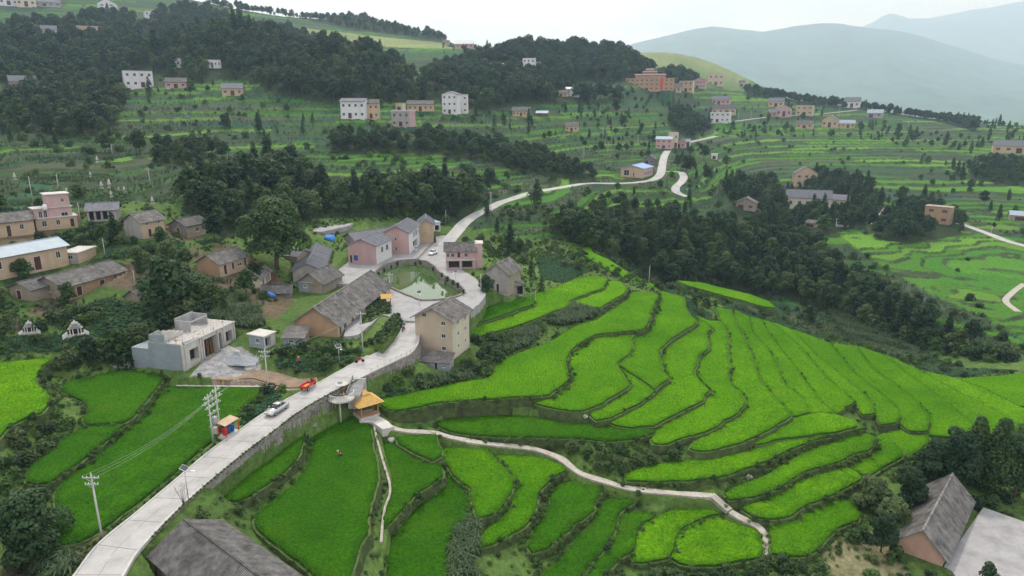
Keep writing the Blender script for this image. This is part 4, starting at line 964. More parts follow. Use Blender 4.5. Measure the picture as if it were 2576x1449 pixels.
PLW = closed_curve([tuple(at_z(u, v, PLZ))[:2] for u, v in PLAZA], 1.0)
PDW = closed_curve([tuple(at_z(u, v, POND_Z))[:2] for u, v in POND], 0.8)
j, i = poly_mask(PLW); GZ[j, i] = PLZ - 0.3
j, i = poly_mask(PDW); GZ[j, i] = POND_Z - 1.2
BRW = np.array([tuple(at_z(u, v, BRYARD[1]))[:2] for u, v in BRYARD[0]])
j, i = poly_mask(BRW); GZ[j, i] = BRYARD[1] - 0.25
# main road: keep the ground under it
m = np.where(sub_mask(-95, 0, 45, 190)); X, Y = GX[m], GY[m]
cc = cat_rom(np.c_[main_c, main_w], 1.0)
best = np.full(len(X), 1e9); zb = np.zeros(len(X)); hb = np.zeros(len(X))
for p in cc:
    d = np.hypot(X - p[0], Y - p[1]); k = d < best
    best[k] = d[k]; zb[k] = p[2]; hb[k] = p[3] / 2
ins = best < hb + 0.9
GZ[m] = np.where(ins, np.minimum(np.maximum(GZ[m], zb - 1.2), zb - 0.25), GZ[m])
# foot of the retaining wall: the ground lies well below the road there
ts0 = np.linspace(0, len(ROADR) - 1, 160)
eR = np.array([[np.interp(t, np.arange(len(ROADR)), [tuple(at_z(a[0], a[1], z))[k] for a, z in zip(ROADR, ROADZ)]) for k in range(3)] for t in ts0]); eL = np.array([[np.interp(t, np.arange(len(ROADL)), [tuple(at_z(a[0], a[1], z))[k] for a, z in zip(ROADL, ROADZ)]) for k in range(3)] for t in ts0])
dv = eR - eL; dv[:, 2] = 0; dv /= np.linalg.norm(dv, axis=1)[:, None]
for q in range(40, 148):
    if 96 < q < 112: continue
    p = eR[q]; dx, dy = X - p[0], Y - p[1]; al = dx * dv[q, 0] + dy * dv[q, 1]; ac = np.abs(-dx * dv[q, 1] + dy * dv[q, 0])
    k = (al > .75) & (al < 3.6) & (ac < .8); gg = GZ[m]; gg[k] = np.minimum(gg[k], p[2] - np.interp(q, [40, 60, 95, 115, 148], [1.2, 2.6, 3.0, 2.8, 1.6]) * np.clip((al[k] - .3) / .6, 0, 1)); GZ[m] = gg
def path_cut(C, half):
    c = cat_rom([tuple(at_z(u, v, z)) for u, v, z in C], 0.8)
    carve_line(c, half, -0.25, 0.8)
    return c
PW1 = path_cut(PATHC, 0.9); PW2 = path_cut(PATHC2, 0.9); PWS = cat_rom([tuple(at_z(u, v, z)) for u, v, z in STEPC], 0.4)
carve_line(PWS, 0.9, -0.5, 0.8)
DW = path_cut(DITCH, 0.6)
RIB += [(PW1, 1.2), (PW2, 1.2)]
# cut: building pads
OCC = []
for d in HS:
    c = d['p0'] + d['ex'] * d['Lx'] / 2 + d['ey'] * d['Ly'] / 2
    OCC.append((c.x, c.y, 0.5 * math.hypot(d['Lx'], d['Ly']) + 1.0))
    if d['add']: continue
    g = 1.0
    if d['far']:
        corners = [d['p0'] + d['ex'] * sx * d['Lx'] + d['ey'] * sy * d['Ly'] for sx in (0, 1) for sy in (0, 1)]
    q = [d['p0'] + d['ex'] * sx + d['ey'] * sy for sx, sy in ((-g, -g), (d['Lx'] + g, -g), (d['Lx'] + g, d['Ly'] + g), (-g, d['Ly'] + g))]
    P = np.array([(p.x, p.y) for p in q])
    j, i = poly_mask(P); GZ[j, i] = np.minimum(d['p0'].z - 0.06, np.maximum(GZ[j, i], d['p0'].z - 0.3)) if not d['far'] else d['p0'].z - 0.06

# ---------------------------------------------------------------- ground sheet
def ground_material():
    m, n, l = newmat('ground')
    out = nd(n, 'ShaderNodeOutputMaterial'); b = nd(n, 'ShaderNodeBsdfPrincipled', Roughness=0.9)
    b.inputs['Specular IOR Level'].default_value = 0.1
    at = nd(n, 'ShaderNodeAttribute', attribute_name='land')
    geo = nd(n, 'ShaderNodeNewGeometry')
    n1 = nd(n, 'ShaderNodeTexNoise', Scale=0.9, Detail=8.0, Roughness=0.7)
    l.new(geo.outputs['Position'], n1.inputs['Vector'])
    r = nd(n, 'ShaderNodeValToRGB')
    r.color_ramp.elements[0].position = 0.3; r.color_ramp.elements[0].color = (0.55, 0.55, 0.55, 1)
    r.color_ramp.elements[1].position = 0.7; r.color_ramp.elements[1].color = (1.4, 1.4, 1.35, 1)
    l.new(n1.outputs['Fac'], r.inputs[0])
    mx = nd(n, 'ShaderNodeMix', data_type='RGBA', blend_type='MULTIPLY'); mx.inputs[0].default_value = 1.0
    l.new(at.outputs['Color'], mx.inputs[6]); l.new(r.outputs[0], mx.inputs[7])
    l.new(mx.outputs[2], b.inputs['Base Color'])
    bp = nd(n, 'ShaderNodeBump', Strength=0.8, Distance=0.5)
    l.new(n1.outputs['Fac'], bp.inputs['Height']); l.new(bp.outputs[0], b.inputs['Normal'])
    l.new(b.outputs[0], out.inputs['Surface'])
    return m
def put_color(me, arr, name='land'):
    ca_ = me.color_attributes.new(name, 'FLOAT_COLOR', 'POINT')
    ca_.data.foreach_set('color', np.c_[arr.reshape(-1, 3), np.ones(arr.size // 3)].astype(np.float32).ravel())
vid = np.arange(NA * NR).reshape(NR, NA)
quads = np.stack([vid[:-1, :-1], vid[:-1, 1:], vid[1:, 1:], vid[1:, :-1]], -1).reshape(-1, 4)
me = mesh_np('ground', np.stack([GX, GY, GZ], -1).reshape(-1, 3), quads, smooth=True)
put_color(me, LCc)
M['ground'] = ground_material()
set_props(link('ground', me, M['ground']), kind='structure', label='terraced hillsides and valley floor under the whole scene')

# ---------------------------------------------------------------- rice terraces
def poly_fill(P, sp):
    """triangulated fill with inner grid points: returns verts2d, tris"""
    x0, y0 = P.min(0); x1, y1 = P.max(0)
    gx, gy = np.meshgrid(np.arange(x0, x1, sp), np.arange(y0, y1, sp))
    gx = gx + (np.arange(gx.shape[0]) % 2)[:, None] * sp * 0.5
    gx = gx.ravel(); gy = gy.ravel()
    k = in_poly(gx, gy, offset_in(P, sp * 0.4)) & in_poly(gx, gy, P)
    pts = [Vector(p) for p in P] + [Vector((a, b)) for a, b in zip(gx[k], gy[k])]
    n = len(P)
    r = delaunay_2d_cdt(pts, [], [list(range(n))], 1, 1e-4)
    return np.array([tuple(v) for v in r[0]]), np.array([f for f in r[2] if len(f) == 3], np.int32)
RIM = []      # (x, y, z, nx, ny, terrace) points along banks for planting
def terrace(nm, z, P, lip=0.34, crop=0.45, drop=3.2):
    ar = 0.5 * np.sum(P[:, 0] * np.roll(P[:, 1], -1) - np.roll(P[:, 0], -1) * P[:, 1])
    if ar < 0: P = P[::-1]
    zf = z if callable(z) else (lambda x, y: np.full(np.shape(x), z))
    root = None
    vb, tb = poly_fill(P, 3.0)
    zt = zf(vb[:, 0], vb[:, 1])
    n = len(P)
    rim = np.c_[P, zf(P[:, 0], P[:, 1])]
    out = offset_in(P, -0.55)
    low = np.c_[out, zf(P[:, 0], P[:, 1]) - drop]
    mid = np.c_[offset_in(P, -0.22) + (np.stack([vnoise(P[:, 0], P[:, 1], 6), vnoise(P[:, 0], P[:, 1], 7)], -1) - 0.5) * 0.3, zf(P[:, 0], P[:, 1]) - 1.0]
    # earth block
    V = np.r_[np.c_[vb, zt], rim, mid, low]
    b0 = len(vb); F = [tuple(t) for t in tb]; mi = [0] * len(tb)
    for a in range(n):
        c = (a + 1) % n
        F.append((b0 + n + a, b0 + n + c, b0 + c, b0 + a)); mi.append(1)
        F.append((b0 + 2 * n + a, b0 + 2 * n + c, b0 + n + c, b0 + n + a)); mi.append(1)
    me = bpy.data.meshes.new('rice_terrace'); me.from_pydata(V.tolist(), [], F); me.polygons.foreach_set('material_index', mi); me.update()
    root = link('rice_terrace', me, [M['bund'], M['bank']])
    set_props(root, kind='structure')
    # crop
    Q = offset_in(P, lip)
    vc, tcx = poly_fill(Q, 1.1)
    h = crop + (fbm(vc[:, 0] * 0.6, vc[:, 1] * 0.6, 12, 3) - 0.5) * 0.28
    zc = zf(vc[:, 0], vc[:, 1]) + h
    nq = len(Q)
    V = np.r_[np.c_[vc, zc], np.c_[Q, zf(Q[:, 0], Q[:, 1]) - 0.02]]
    # boundary vertices of the fill keep their order (first nq)
    F = [tuple(t) for t in tcx]; mi = [0] * len(tcx)
    b0 = len(vc)
    V[:nq, 2] -= 0.10
    for a in range(nq):
        c = (a + 1) % nq
        F.append((b0 + a, b0 + c, c, a)); mi.append(1)
    me = bpy.data.meshes.new('rice_crop'); me.from_pydata(V.tolist(), [], F); me.polygons.foreach_set('material_index', mi)
    me.polygons.foreach_set('use_smooth', [k == 0 for k in mi]); me.update()
    set_props(link('rice_crop', me, [M['rice_deep' if nm in ('W0','V0','Z2','LDf','LBf','LCf','X0','X','Wp','V','A','DD','Y0') else 'rice'], M['rice_side']], root), kind='stuff')
    nrm = (P - offset_in(P, 1.0))
    for a in range(n): RIM.append((P[a, 0], P[a, 1], float(rim[a, 2]), nrm[a, 0], nrm[a, 1], nm))
    return root
for nm, z, P in PADW:
    terrace(nm, z, P, lip=0.16 if nm[0] == 'K' else 0.34)
for nm, (za, zb_) in SLOPED.items():
    pl = [p for a, _, p in PAD if a == nm][0]
    us = [p[0] for p in pl]; ua, ub = min(us), max(us)
    W3 = [at_z(u, v, za + (zb_ - za) * (u - ua) / (ub - ua)) for u, v in pl]
    P = closed_curve([(p.x, p.y) for p in W3], 1.6)
    A3 = np.array([(p.x, p.y, 1.0) for p in W3]); co, *_ = np.linalg.lstsq(A3, np.array([p.z for p in W3]), rcond=None)
    zf = lambda x, y, co=co: np.asarray(x) * co[0] + np.asarray(y) * co[1] + co[2]
    terrace(nm, zf, P, drop=5.0)

# ---------------------------------------------------------------- roads, paths, plaza, pond
def ribbon(name, Lp, Rp, mat, th=0.3, lab=None, kerb=None, smooth=False):
    """strip between two matching 3-D edges with a body below"""
    Lp = np.asarray(Lp); Rp = np.asarray(Rp); n = len(Lp)
    V = np.r_[Lp, Rp, Lp - (0, 0, th), Rp - (0, 0, th)]
    F = []
    for a in range(n - 1):
        F += [(a, n + a, n + a + 1, a + 1), (2 * n + a, a, a + 1, 2 * n + a + 1), (n + a, 3 * n + a, 3 * n + a + 1, n + a + 1)]
    F += [(0, 2 * n, 3 * n, n), (n - 1, 2 * n - 1, 4 * n - 1, 3 * n - 1)]
    me = bpy.data.meshes.new(name); me.from_pydata(V.tolist(), [], F); me.update()
    o = link(name, me, mat); set_props(o, kind='structure', label=lab)
    return o
def edges_of(c, w):
    t = np.gradient(c[:, :2], axis=0); t /= np.linalg.norm(t, axis=1)[:, None] + 1e-9
    nrm = np.stack([-t[:, 1], t[:, 0]], -1)
    w = np.asarray(w) / 2.0
    w = w[:, None] if w.ndim else w
    L = c.copy(); R = c.copy(); L[:, :2] += nrm * w; R[:, :2] -= nrm * w
    return L, R
LW = cat_rom([tuple(at_z(a[0], a[1], z)) for a, z in zip(ROADL, ROADZ)], 1.5)
# matched sampling along the main road
ts = np.linspace(0, len(ROADL) - 1, 160)
def sample(P, ts):
    P = np.array(P, float); out = []
    for t in ts:
        i = min(int(t), len(P) - 2); f = t - i
        p0 = P[max(i - 1, 0)]; p1 = P[i]; p2 = P[i + 1]; p3 = P[min(i + 2, len(P) - 1)]
        out.append(0.5 * ((2 * p1) + (-p0 + p2) * f + (2 * p0 - 5 * p1 + 4 * p2 - p3) * f * f + (-p0 + 3 * p1 - 3 * p2 + p3) * f ** 3))
    return np.array(out)
EL = sample([tuple(at_z(a[0], a[1], z)) for a, z in zip(ROADL, ROADZ)], ts)
ER = sample([tuple(at_z(a[0], a[1], z)) for a, z in zip(ROADR, ROADZ)], ts)
mroad = ribbon('road', EL, ER, M['road'], 0.35, 'pale concrete road climbing from the lower left into the village')
mb = MB(); acc = 0.0                                   # slab joints, a centre seam and thin cracks
for k in range(1, 158):
    acc += float(np.linalg.norm(EL[k] - EL[k - 1]))
    if acc > 4.8:
        acc = 0.0; a, b = Vector(EL[k]), Vector(ER[k]); t_ = (Vector(EL[k + 1]) - Vector(EL[k])).normalized() * .05
        mb.poly([a - t_ + Vector((0, 0, .005)), b - t_ + Vector((0, 0, .005)), b + t_ + Vector((0, 0, .005)), a + t_ + Vector((0, 0, .005))])
for k in range(1, 158):
    if k % 9 in (7, 8): continue
    a, b = (Vector(EL[k]) + Vector(ER[k])) / 2, (Vector(EL[k + 1]) + Vector(ER[k + 1])) / 2; s_ = (Vector(ER[k]) - Vector(EL[k])).normalized() * .03
    mb.poly([a - s_ + Vector((0, 0, .006)), a + s_ + Vector((0, 0, .006)), b + s_ + Vector((0, 0, .006)), b - s_ + Vector((0, 0, .006))])
mb.build('slab_joints', M['joint'], mroad)['kind'] = 'stuff'
def kerb_strip(E, O, w, h, nm, mat, lab, i0=0, i1=None, dn=0.3):
    """raised strip along edge E on the side away from O"""
    d = E - O; d[:, 2] = 0; d /= np.linalg.norm(d, axis=1)[:, None]
    A = E.copy(); B = E + d * w
    A[:, 2] += h; B[:, 2] += h
    return ribbon(nm, A[i0:i1], B[i0:i1], mat, h + dn, lab)
kerb_strip(ER, EL, 0.32, 0.14, 'kerb', M['kerb'], 'low concrete kerb on the valley side of the road')
kerb_strip(EL, ER, 0.25, 0.08, 'kerb', M['kerb'], 'low concrete kerb on the field side of the road', 0, 120)
# stone retaining wall below the valley edge of the road
def wall_below(E, O, i0, i1, nm, drop, lab, lean=0.5, mat='stone', off=0.33):
    d = E - O; d[:, 2] = 0; d /= np.linalg.norm(d, axis=1)[:, None]
    A = (E + d * off)[i0:i1]; n = len(A); dd = d[i0:i1]
    top = A - (0, 0, 0.02); mb = MB()
    rows = 5
    V = []; F = []
    for r in range(rows + 1):
        f = r / rows
        jit = (vnoise(np.arange(n) * 0.9, np.full(n, r * 3.1), 5) - 0.5)[:, None] * 0.25 * (r > 0)
        V.append(top + dd * (0.05 + lean * f + jit) - np.array((0, 0, 1)) * (drop[i0:i1] * f)[:, None])
    V = np.concatenate(V)
    for r in range(rows):
        for a in range(n - 1):
            F.append((r * n + a, r * n + a + 1, (r + 1) * n + a + 1, (r + 1) * n + a))
    me = bpy.data.meshes.new(nm); me.from_pydata(V.tolist(), [], F); me.update()
    o = link(nm, me, M[mat]); set_props(o, lab, 'wall')
    return o
drop = np.interp(np.arange(160), [0, 30, 45, 80, 100, 118, 140, 160], [3.5, 4.0, 4.2, 4.6, 5.5, 5.0, 3.5, 2.5])
RWALL = wall_below(ER, EL, 28, 150, 'retaining_wall', drop, 'grey stone retaining wall under the valley edge of the road')
# individual facing stones on the nearer, taller stretch of the wall
def wall_stones(root, E, O, i0, i1, drop, n, lean=0.5, off=0.33, seed=3):
    rn = random.Random(seed)
    d = E - O; d[:, 2] = 0; d /= np.linalg.norm(d, axis=1)[:, None]
    protos = []
    for k in range(5):
        mb = MB(); mb.blob((0, 0, 0), (0.5, 0.5, 0.5), seed=k + 40, n=6, m=4, amp=0.35); protos.append(mb.mesh('stone'))
        protos[-1].materials.append(M['stonebank'] if k % 2 else M['stone'])
    for k in range(n):
        t = rn.uniform(i0, i1 - 1.01); i = int(t); f = t - i
        e = E[i] * (1 - f) + E[i + 1] * f; dv = d[i]
        q = rn.random() ** 1.2 * 0.85 + 0.04
        p = e + dv * (off + 0.04 + lean * q) - np.array((0, 0, 1)) * drop[i] * q
        o = bpy.data.objects.new('stone', protos[rn.randrange(5)]); COL.objects.link(o); o.parent = root
        o.location = p; s = rn.uniform(0.35, 0.62)
        o.scale = (s * 0.5, s * 1.1, s * 0.75); o.rotation_euler = (0, rn.uniform(-.2, .2), atan2(dv[1], dv[0]))
wall_stones(RWALL, ER, EL, 40, 120, drop, 280)
for nm, c, wd in DR:
    L, R = edges_of(c, wd)
    lab = {'road': 'narrow concrete road winding between fields', 'path': 'thin pale footpath between fields', 'track': 'dirt track from the road to the building site'}[nm]
    ribbon(nm if nm != 'track' else 'track', L, R, M['road'] if nm == 'road' else (M['path'] if nm == 'path' else M['earth']), 0.8, lab)
for c, w, lab in ((PW1, 1.25, 'narrow concrete footpath curving through the rice terraces'), (PW2, 1.2, 'narrow concrete footpath below the steps')):
    L, R = edges_of(c, w + 0.15 * np.sin(np.arange(len(c)) * 0.7)); o = ribbon('path', L, R, M['path'], 0.9, lab)
# steps on the footpath, one block each
st_root = empty('path_steps', tuple(PWS[len(PWS) // 2]), 0, 'flight of concrete steps in the rice terrace footpath', 'steps')
ns = 14
for k in range(ns):
    f = k / (ns - 1) * (len(PWS) - 2); i = int(f); p = PWS[i] * (1 - (f - i)) + PWS[i + 1] * (f - i); t = PWS[min(i + 1, len(PWS) - 1)] - PWS[i]
    a = atan2(t[1], t[0]); mb = MB(); mb.box(-0.2, 0.24, -0.65, 0.65, -0.5, 0.06)
    o = mb.build('step', M['path'], st_root); o.location = Vector(p) - st_root.location; o.rotation_euler = (0, 0, a)
# irrigation channel
L, R = edges_of(DW, 0.34)
ditch = ribbon('irrigation_channel', L + (0, 0, .12), R + (0, 0, .12), M['path'], 1.0, None)
ditch['kind'] = 'structure'
# plaza with the pond cut out of it
def flat_sheet(name, P, z, mat, th=0.4, hole=None, lab=None):
    P = np.asarray(P)
    ar = 0.5 * np.sum(P[:, 0] * np.roll(P[:, 1], -1) - np.roll(P[:, 0], -1) * P[:, 1])
    if ar < 0: P = P[::-1]
    pts = [Vector(p[:2]) for p in P]; faces = [list(range(len(P)))]
    if hole is not None:
        h0 = len(pts); pts += [Vector(p[:2]) for p in hole]; faces.append(list(range(h0, h0 + len(hole))))
    r = delaunay_2d_cdt(pts, [], faces, 1, 1e-4)
    V2 = np.array([tuple(v) for v in r[0]]); T = [f for f in r[2]]
    if hole is not None:
        cen = np.array([V2[f].mean(0) for f in T]); k = ~in_poly(cen[:, 0], cen[:, 1], hole); T = [f for f, q in zip(T, k) if q]
    V = [(x, y, z) for x, y in V2]; F = [tuple(f) for f in T]
    for ring in [P] + ([hole] if hole is not None else []):
        b = len(V); n = len(ring)
        V += [(p[0], p[1], z) for p in ring] + [(p[0], p[1], z - th) for p in ring]
        F += [(b + n + a, b + n + (a + 1) % n, b + (a + 1) % n, b + a) for a in range(n)]
    me = bpy.data.meshes.new(name); me.from_pydata(V, [], F); me.update()
    o = link(name, me, mat); set_props(o, kind='structure', label=lab)
    return o
flat_sheet('plaza', PLW, PLZ, M['yard'], 2.2, offset_in(PDW, 0.0), 'concrete village square around the pond')
def water_mat():
    m, n, l = newmat('pond_water')
    out = nd(n, 'ShaderNodeOutputMaterial'); b = nd(n, 'ShaderNodeBsdfPrincipled', Roughness=0.04)
    b.inputs['IOR'].default_value = 1.9; b.inputs['Specular IOR Level'].default_value = 0.5
    b.inputs['Base Color'].default_value = (0.06, 0.115, 0.03, 1)
    geo = nd(n, 'ShaderNodeNewGeometry'); nz = nd(n, 'ShaderNodeTexNoise', Scale=0.7, Detail=3.0)
    l.new(geo.outputs['Position'], nz.inputs['Vector'])
    bp = nd(n, 'ShaderNodeBump', Strength=0.05, Distance=0.1); l.new(nz.outputs['Fac'], bp.inputs['Height']); l.new(bp.outputs[0], b.inputs['Normal'])
    l.new(b.outputs[0], out.inputs['Surface'])
    return m
M['water'] = water_mat()
flat_sheet('pond_water', PDW, POND_Z, M['water'], 0.6, None, 'green village pond reflecting the white sky')
# stone rim wall of the pond
rim_o = offset_in(PDW, -0.45); n = len(PDW)
V = [(p[0], p[1], POND_Z - 0.8) for p in PDW] + [(p[0], p[1], PLZ + 0.42) for p in offset_in(PDW, 0.02)] + [(p[0], p[1], PLZ + 0.42) for p in rim_o] + [(p[0], p[1], PLZ - 0.3) for p in rim_o]
F = []
for a in range(n):
    c = (a + 1) % n
    for r in range(3): F.append((r * n + a, r * n + c, (r + 1) * n + c, (r + 1) * n + a))
me = bpy.data.meshes.new('pond_wall'); me.from_pydata(V, [], F); me.update()
pw_ = link('pond_wall', me, M['stone']); set_props(pw_, 'low stone wall with flower pots around the village pond', 'wall')
flat_sheet('yard', BRW, BRYARD[1], M['yard'], 0.8, None, 'pale concrete yard beside the large tiled house at the lower right')
YW = [tuple(hit(u, v))[:2] for u, v in [(788,585),(795,566),(815,555),(850,556),(890,564),(878,580),(845,588),(810,590)]]
yz = float(np.mean([gz(*p) for p in YW])) + 0.35
flat_sheet('yard', np.array(YW), yz, M['yard'], 2.0, None, 'empty concrete drying yard behind the long slate-roofed house')

# ---------------------------------------------------------------- mountains
def mountain(name, prof, dist, depth, seed, lab, col):
    """prof: skyline (u, v); a ridge at that distance with noisy flanks"""
    us = np.array([p[0] for p in prof], float); vs_ = np.array([p[1] for p in prof], float)
    nx, ny = 220, 90
    uu = np.linspace(us[0], us[-1], nx); vv = np.interp(uu, us, vs_)
    xs = []; zs = []
    for u, v in zip(uu, vv):
        p = at_d(u, v, dist); xs.append(p.x); zs.append(p.z)
    xs = np.array(xs); zs = np.array(zs)
    V = []; C = []
    for j in range(ny):
        f = -1 + 2.0 * j / (ny - 1)           # -1 near foot, 0 ridge, 1 far foot
        y = dist + f * depth
        sp = fbm(xs / (dist * .12), np.full(nx, y / (dist * .12)), seed, 5)
        spur = np.abs(fbm(xs / (dist * .2), np.full(nx, y / (dist * .45)), seed + 9, 3) - 0.5) * 2
        prof_ = np.clip(1 - abs(f) ** 1.25, 0, 1)
        z = -80 + (zs + 80) * prof_ * (1 - (1 - prof_) * (0.9 * spur + 0.6 * (sp - 0.3)) * 1.0) + (sp - 0.5) * dist * .014
        V.append(np.stack([xs * (y / dist), np.full(nx, y), z], -1))
    V = np.concatenate(V); vi = np.arange(nx * ny).reshape(ny, nx)
    me = mesh_np(name, V, np.stack([vi[:-1, :-1], vi[:-1, 1:], vi[1:, 1:], vi[1:, :-1]], -1).reshape(-1, 4), True)
    return set_props(link(name, me, plain(name, col, var=0.45, scale=0.004, col2=tuple(c * 2.2 for c in col))), kind='structure', label=lab)
mountain('mountain', [(1350,255),(1480,190),(1560,125),(1590,110),(1640,97),(1700,86),(1790,66),(1850,73),(1920,79),(1990,66),(2060,59),(2120,59),(2200,71),(2280,81),(2350,101),(2430,126),(2500,150),(2576,170),(2800,235),(3000,262)], 9000, 3600, 5, 'broad hazy mountain on the right horizon', (0.045, 0.075, 0.04))
mountain('mountain', [(1900,180),(2050,120),(2190,62),(2220,42),(2240,34),(2290,46),(2340,41),(2400,29),(2450,19),(2500,14),(2576,2),(2750,-8),(3000,10),(3300,60)], 14500, 3600, 15, 'pale farther mountain at the upper right corner', (0.045, 0.07, 0.05))
# ---------------------------------------------------------------- building the houses
ROOTS = {}
def wall_face(mb, O, Ud, N, L, h, ops, mi, dep):
    xs = sorted({0.0, L} | {max(0, min(L, o[1])) for o in ops} | {max(0, min(L, o[2])) for o in ops})
    zs = sorted({-1.2, h} | {o[3] for o in ops} | {o[4] for o in ops})
    O = Vector(O); Ud = Vector(Ud); N = Vector(N)
    Z = Vector((0, 0, 1))
    for a in range(len(xs) - 1):
        for b in range(len(zs) - 1):
            cx, cz = (xs[a] + xs[a + 1]) / 2, (zs[b] + zs[b + 1]) / 2
            if any(o[1] < cx < o[2] and o[3] < cz < o[4] for o in ops): continue
            mb.poly([O + Ud * xs[a] + Z * zs[b], O + Ud * xs[a + 1] + Z * zs[b], O + Ud * xs[a + 1] + Z * zs[b + 1], O + Ud * xs[a] + Z * zs[b + 1]], mi)
    for o in ops:
        d = dep.get(o[0], 0.14)
        c = [O + Ud * o[1] + Z * o[3], O + Ud * o[2] + Z * o[3], O + Ud * o[2] + Z * o[4], O + Ud * o[1] + Z * o[4]]
        for q in range(4):
            p, r = c[q], c[(q + 1) % 4]
            mb.poly([p, r, r - N * d, p - N * d], mi)
DEP = {'w': 0.14, 'd': 0.16, 'o': 1.1, 'b': 0.08}
def fbox(mb, O, Ud, N, s0, s1, z0, z1, n0, n1, mi=0):
    """box in face coordinates: along s, up z, out n"""
    Z = Vector((0, 0, 1)); O = Vector(O); Ud = Vector(Ud); N = Vector(N)
    lo = [O + Ud * s0 + N * n0 + Z * z0, O + Ud * s1 + N * n0 + Z * z0, O + Ud * s1 + N * n1 + Z * z0, O + Ud * s0 + N * n1 + Z * z0]
    mb.hexa(lo, [p + Z * (z1 - z0) for p in lo], mi)
def opening(o, O, Ud, N, F, root, far):
    kind, s0, s1, z0, z1 = o; d = DEP[kind]
    def place(ob):
        ob.matrix_local = root_inv(root) @ F
        return ob
    mb = MB()
    if far:
        nm = 'window' if kind in 'wb' else 'door'
        fbox(mb, O, Ud, N, s0, s1, z0, z1, -d - 0.03, -d + 0.02)
        place(mb.build(nm, M['glass_far'] if nm == 'window' else M['door'], root)); return
    if kind == 'w':
        t = 0.07
        for a in ((s0, s0 + t, z0, z1), (s1 - t, s1, z0, z1), (s0 + t, s1 - t, z1 - t, z1), (s0 + t, s1 - t, z0, z0 + t)): fbox(mb, O, Ud, N, *a, -d, 0.03)
        c = (s0 + s1) / 2
        if s1 - s0 > 0.7: fbox(mb, O, Ud, N, c - .03, c + .03, z0 + t, z1 - t, -d + .02, -d + .08)
        fbox(mb, O, Ud, N, s0 - .08, s1 + .08, z0 - .09, z0 - .004, 0.004, 0.12)
        w = place(mb.build('window', M['frame'], root))
        mb = MB(); fbox(mb, O, Ud, N, s0 + t, s1 - t, z0 + t, z1 - t, -d - .02, -d + .015); mb.build('pane', M['glass'], w)
    elif kind == 'd':
        fbox(mb, O, Ud, N, s0, s1, z0, z1, -d - .03, -d + .02)
        dd = place(mb.build('door', M['door'], root))
        mb = MB(); t = .09
        for a in ((s0 - t, s0, z0, z1 + t), (s1, s1 + t, z0, z1 + t), (s0, s1, z1, z1 + t)): fbox(mb, O, Ud, N, *a, 0.003, 0.04)
        mb.build('door_frame', M['frame'], dd)
    elif kind == 'b':
        fbox(mb, O, Ud, N, s0, s1, z0, z1, -d, -d + .05); place(mb.build('shutter', M['blue'], root))
    else:
        fbox(mb, O, Ud, N, s0 - .02, s1 + .02, z0 - .02, z1 + .02, -d - .05, -d); place(mb.build('dark_interior', M['dark'], root))  # near-black back panel stands in for the unlit space inside
def root_inv(root):
    return (Matrix.Translation(root.location) @ Matrix.Rotation(root.rotation_euler.z, 4, 'Z')).inverted()
def slope_slab(mb, e0, e1, r1, r0, th=0.13, mi=0):
    n = (Vector(e1) - Vector(e0)).cross(Vector(r0) - Vector(e0)).normalized()
    if n.z < 0: n = -n
    lo = [Vector(p) for p in (e0, e1, r1, r0)]
    mb.hexa(lo, [p + n * th for p in lo], mi)
    return n
def ribs(mb, e0, e1, r1, r0, sp, n, th=0.13, rw=0.07, rh=0.06, seed=1):
    e0, e1, r1, r0 = map(Vector, (e0, e1, r1, r0)); L = (e1 - e0).length; k = max(2, int(L / sp)); rn = random.Random(seed)
    u = (e1 - e0).normalized() * rw
    for i in range(k + 1):
        f = i / k
        a = e0.lerp(e1, f) + n * (th - .01); b = r0.lerp(r1, f) + n * (th - .01)
        w = n * (rh * rn.uniform(.7, 1.25))
        v = [a - u, a + u, a + w, b - u, b + u, b + w]
        q = len(mb.v); mb.v += [tuple(p) for p in v]
        mb.f += [(q, q + 2, q + 1), (q, q + 3, q + 5, q + 2), (q + 1, q + 2, q + 5, q + 4), (q + 3, q + 4, q + 5)]; mb.m += [0] * 4
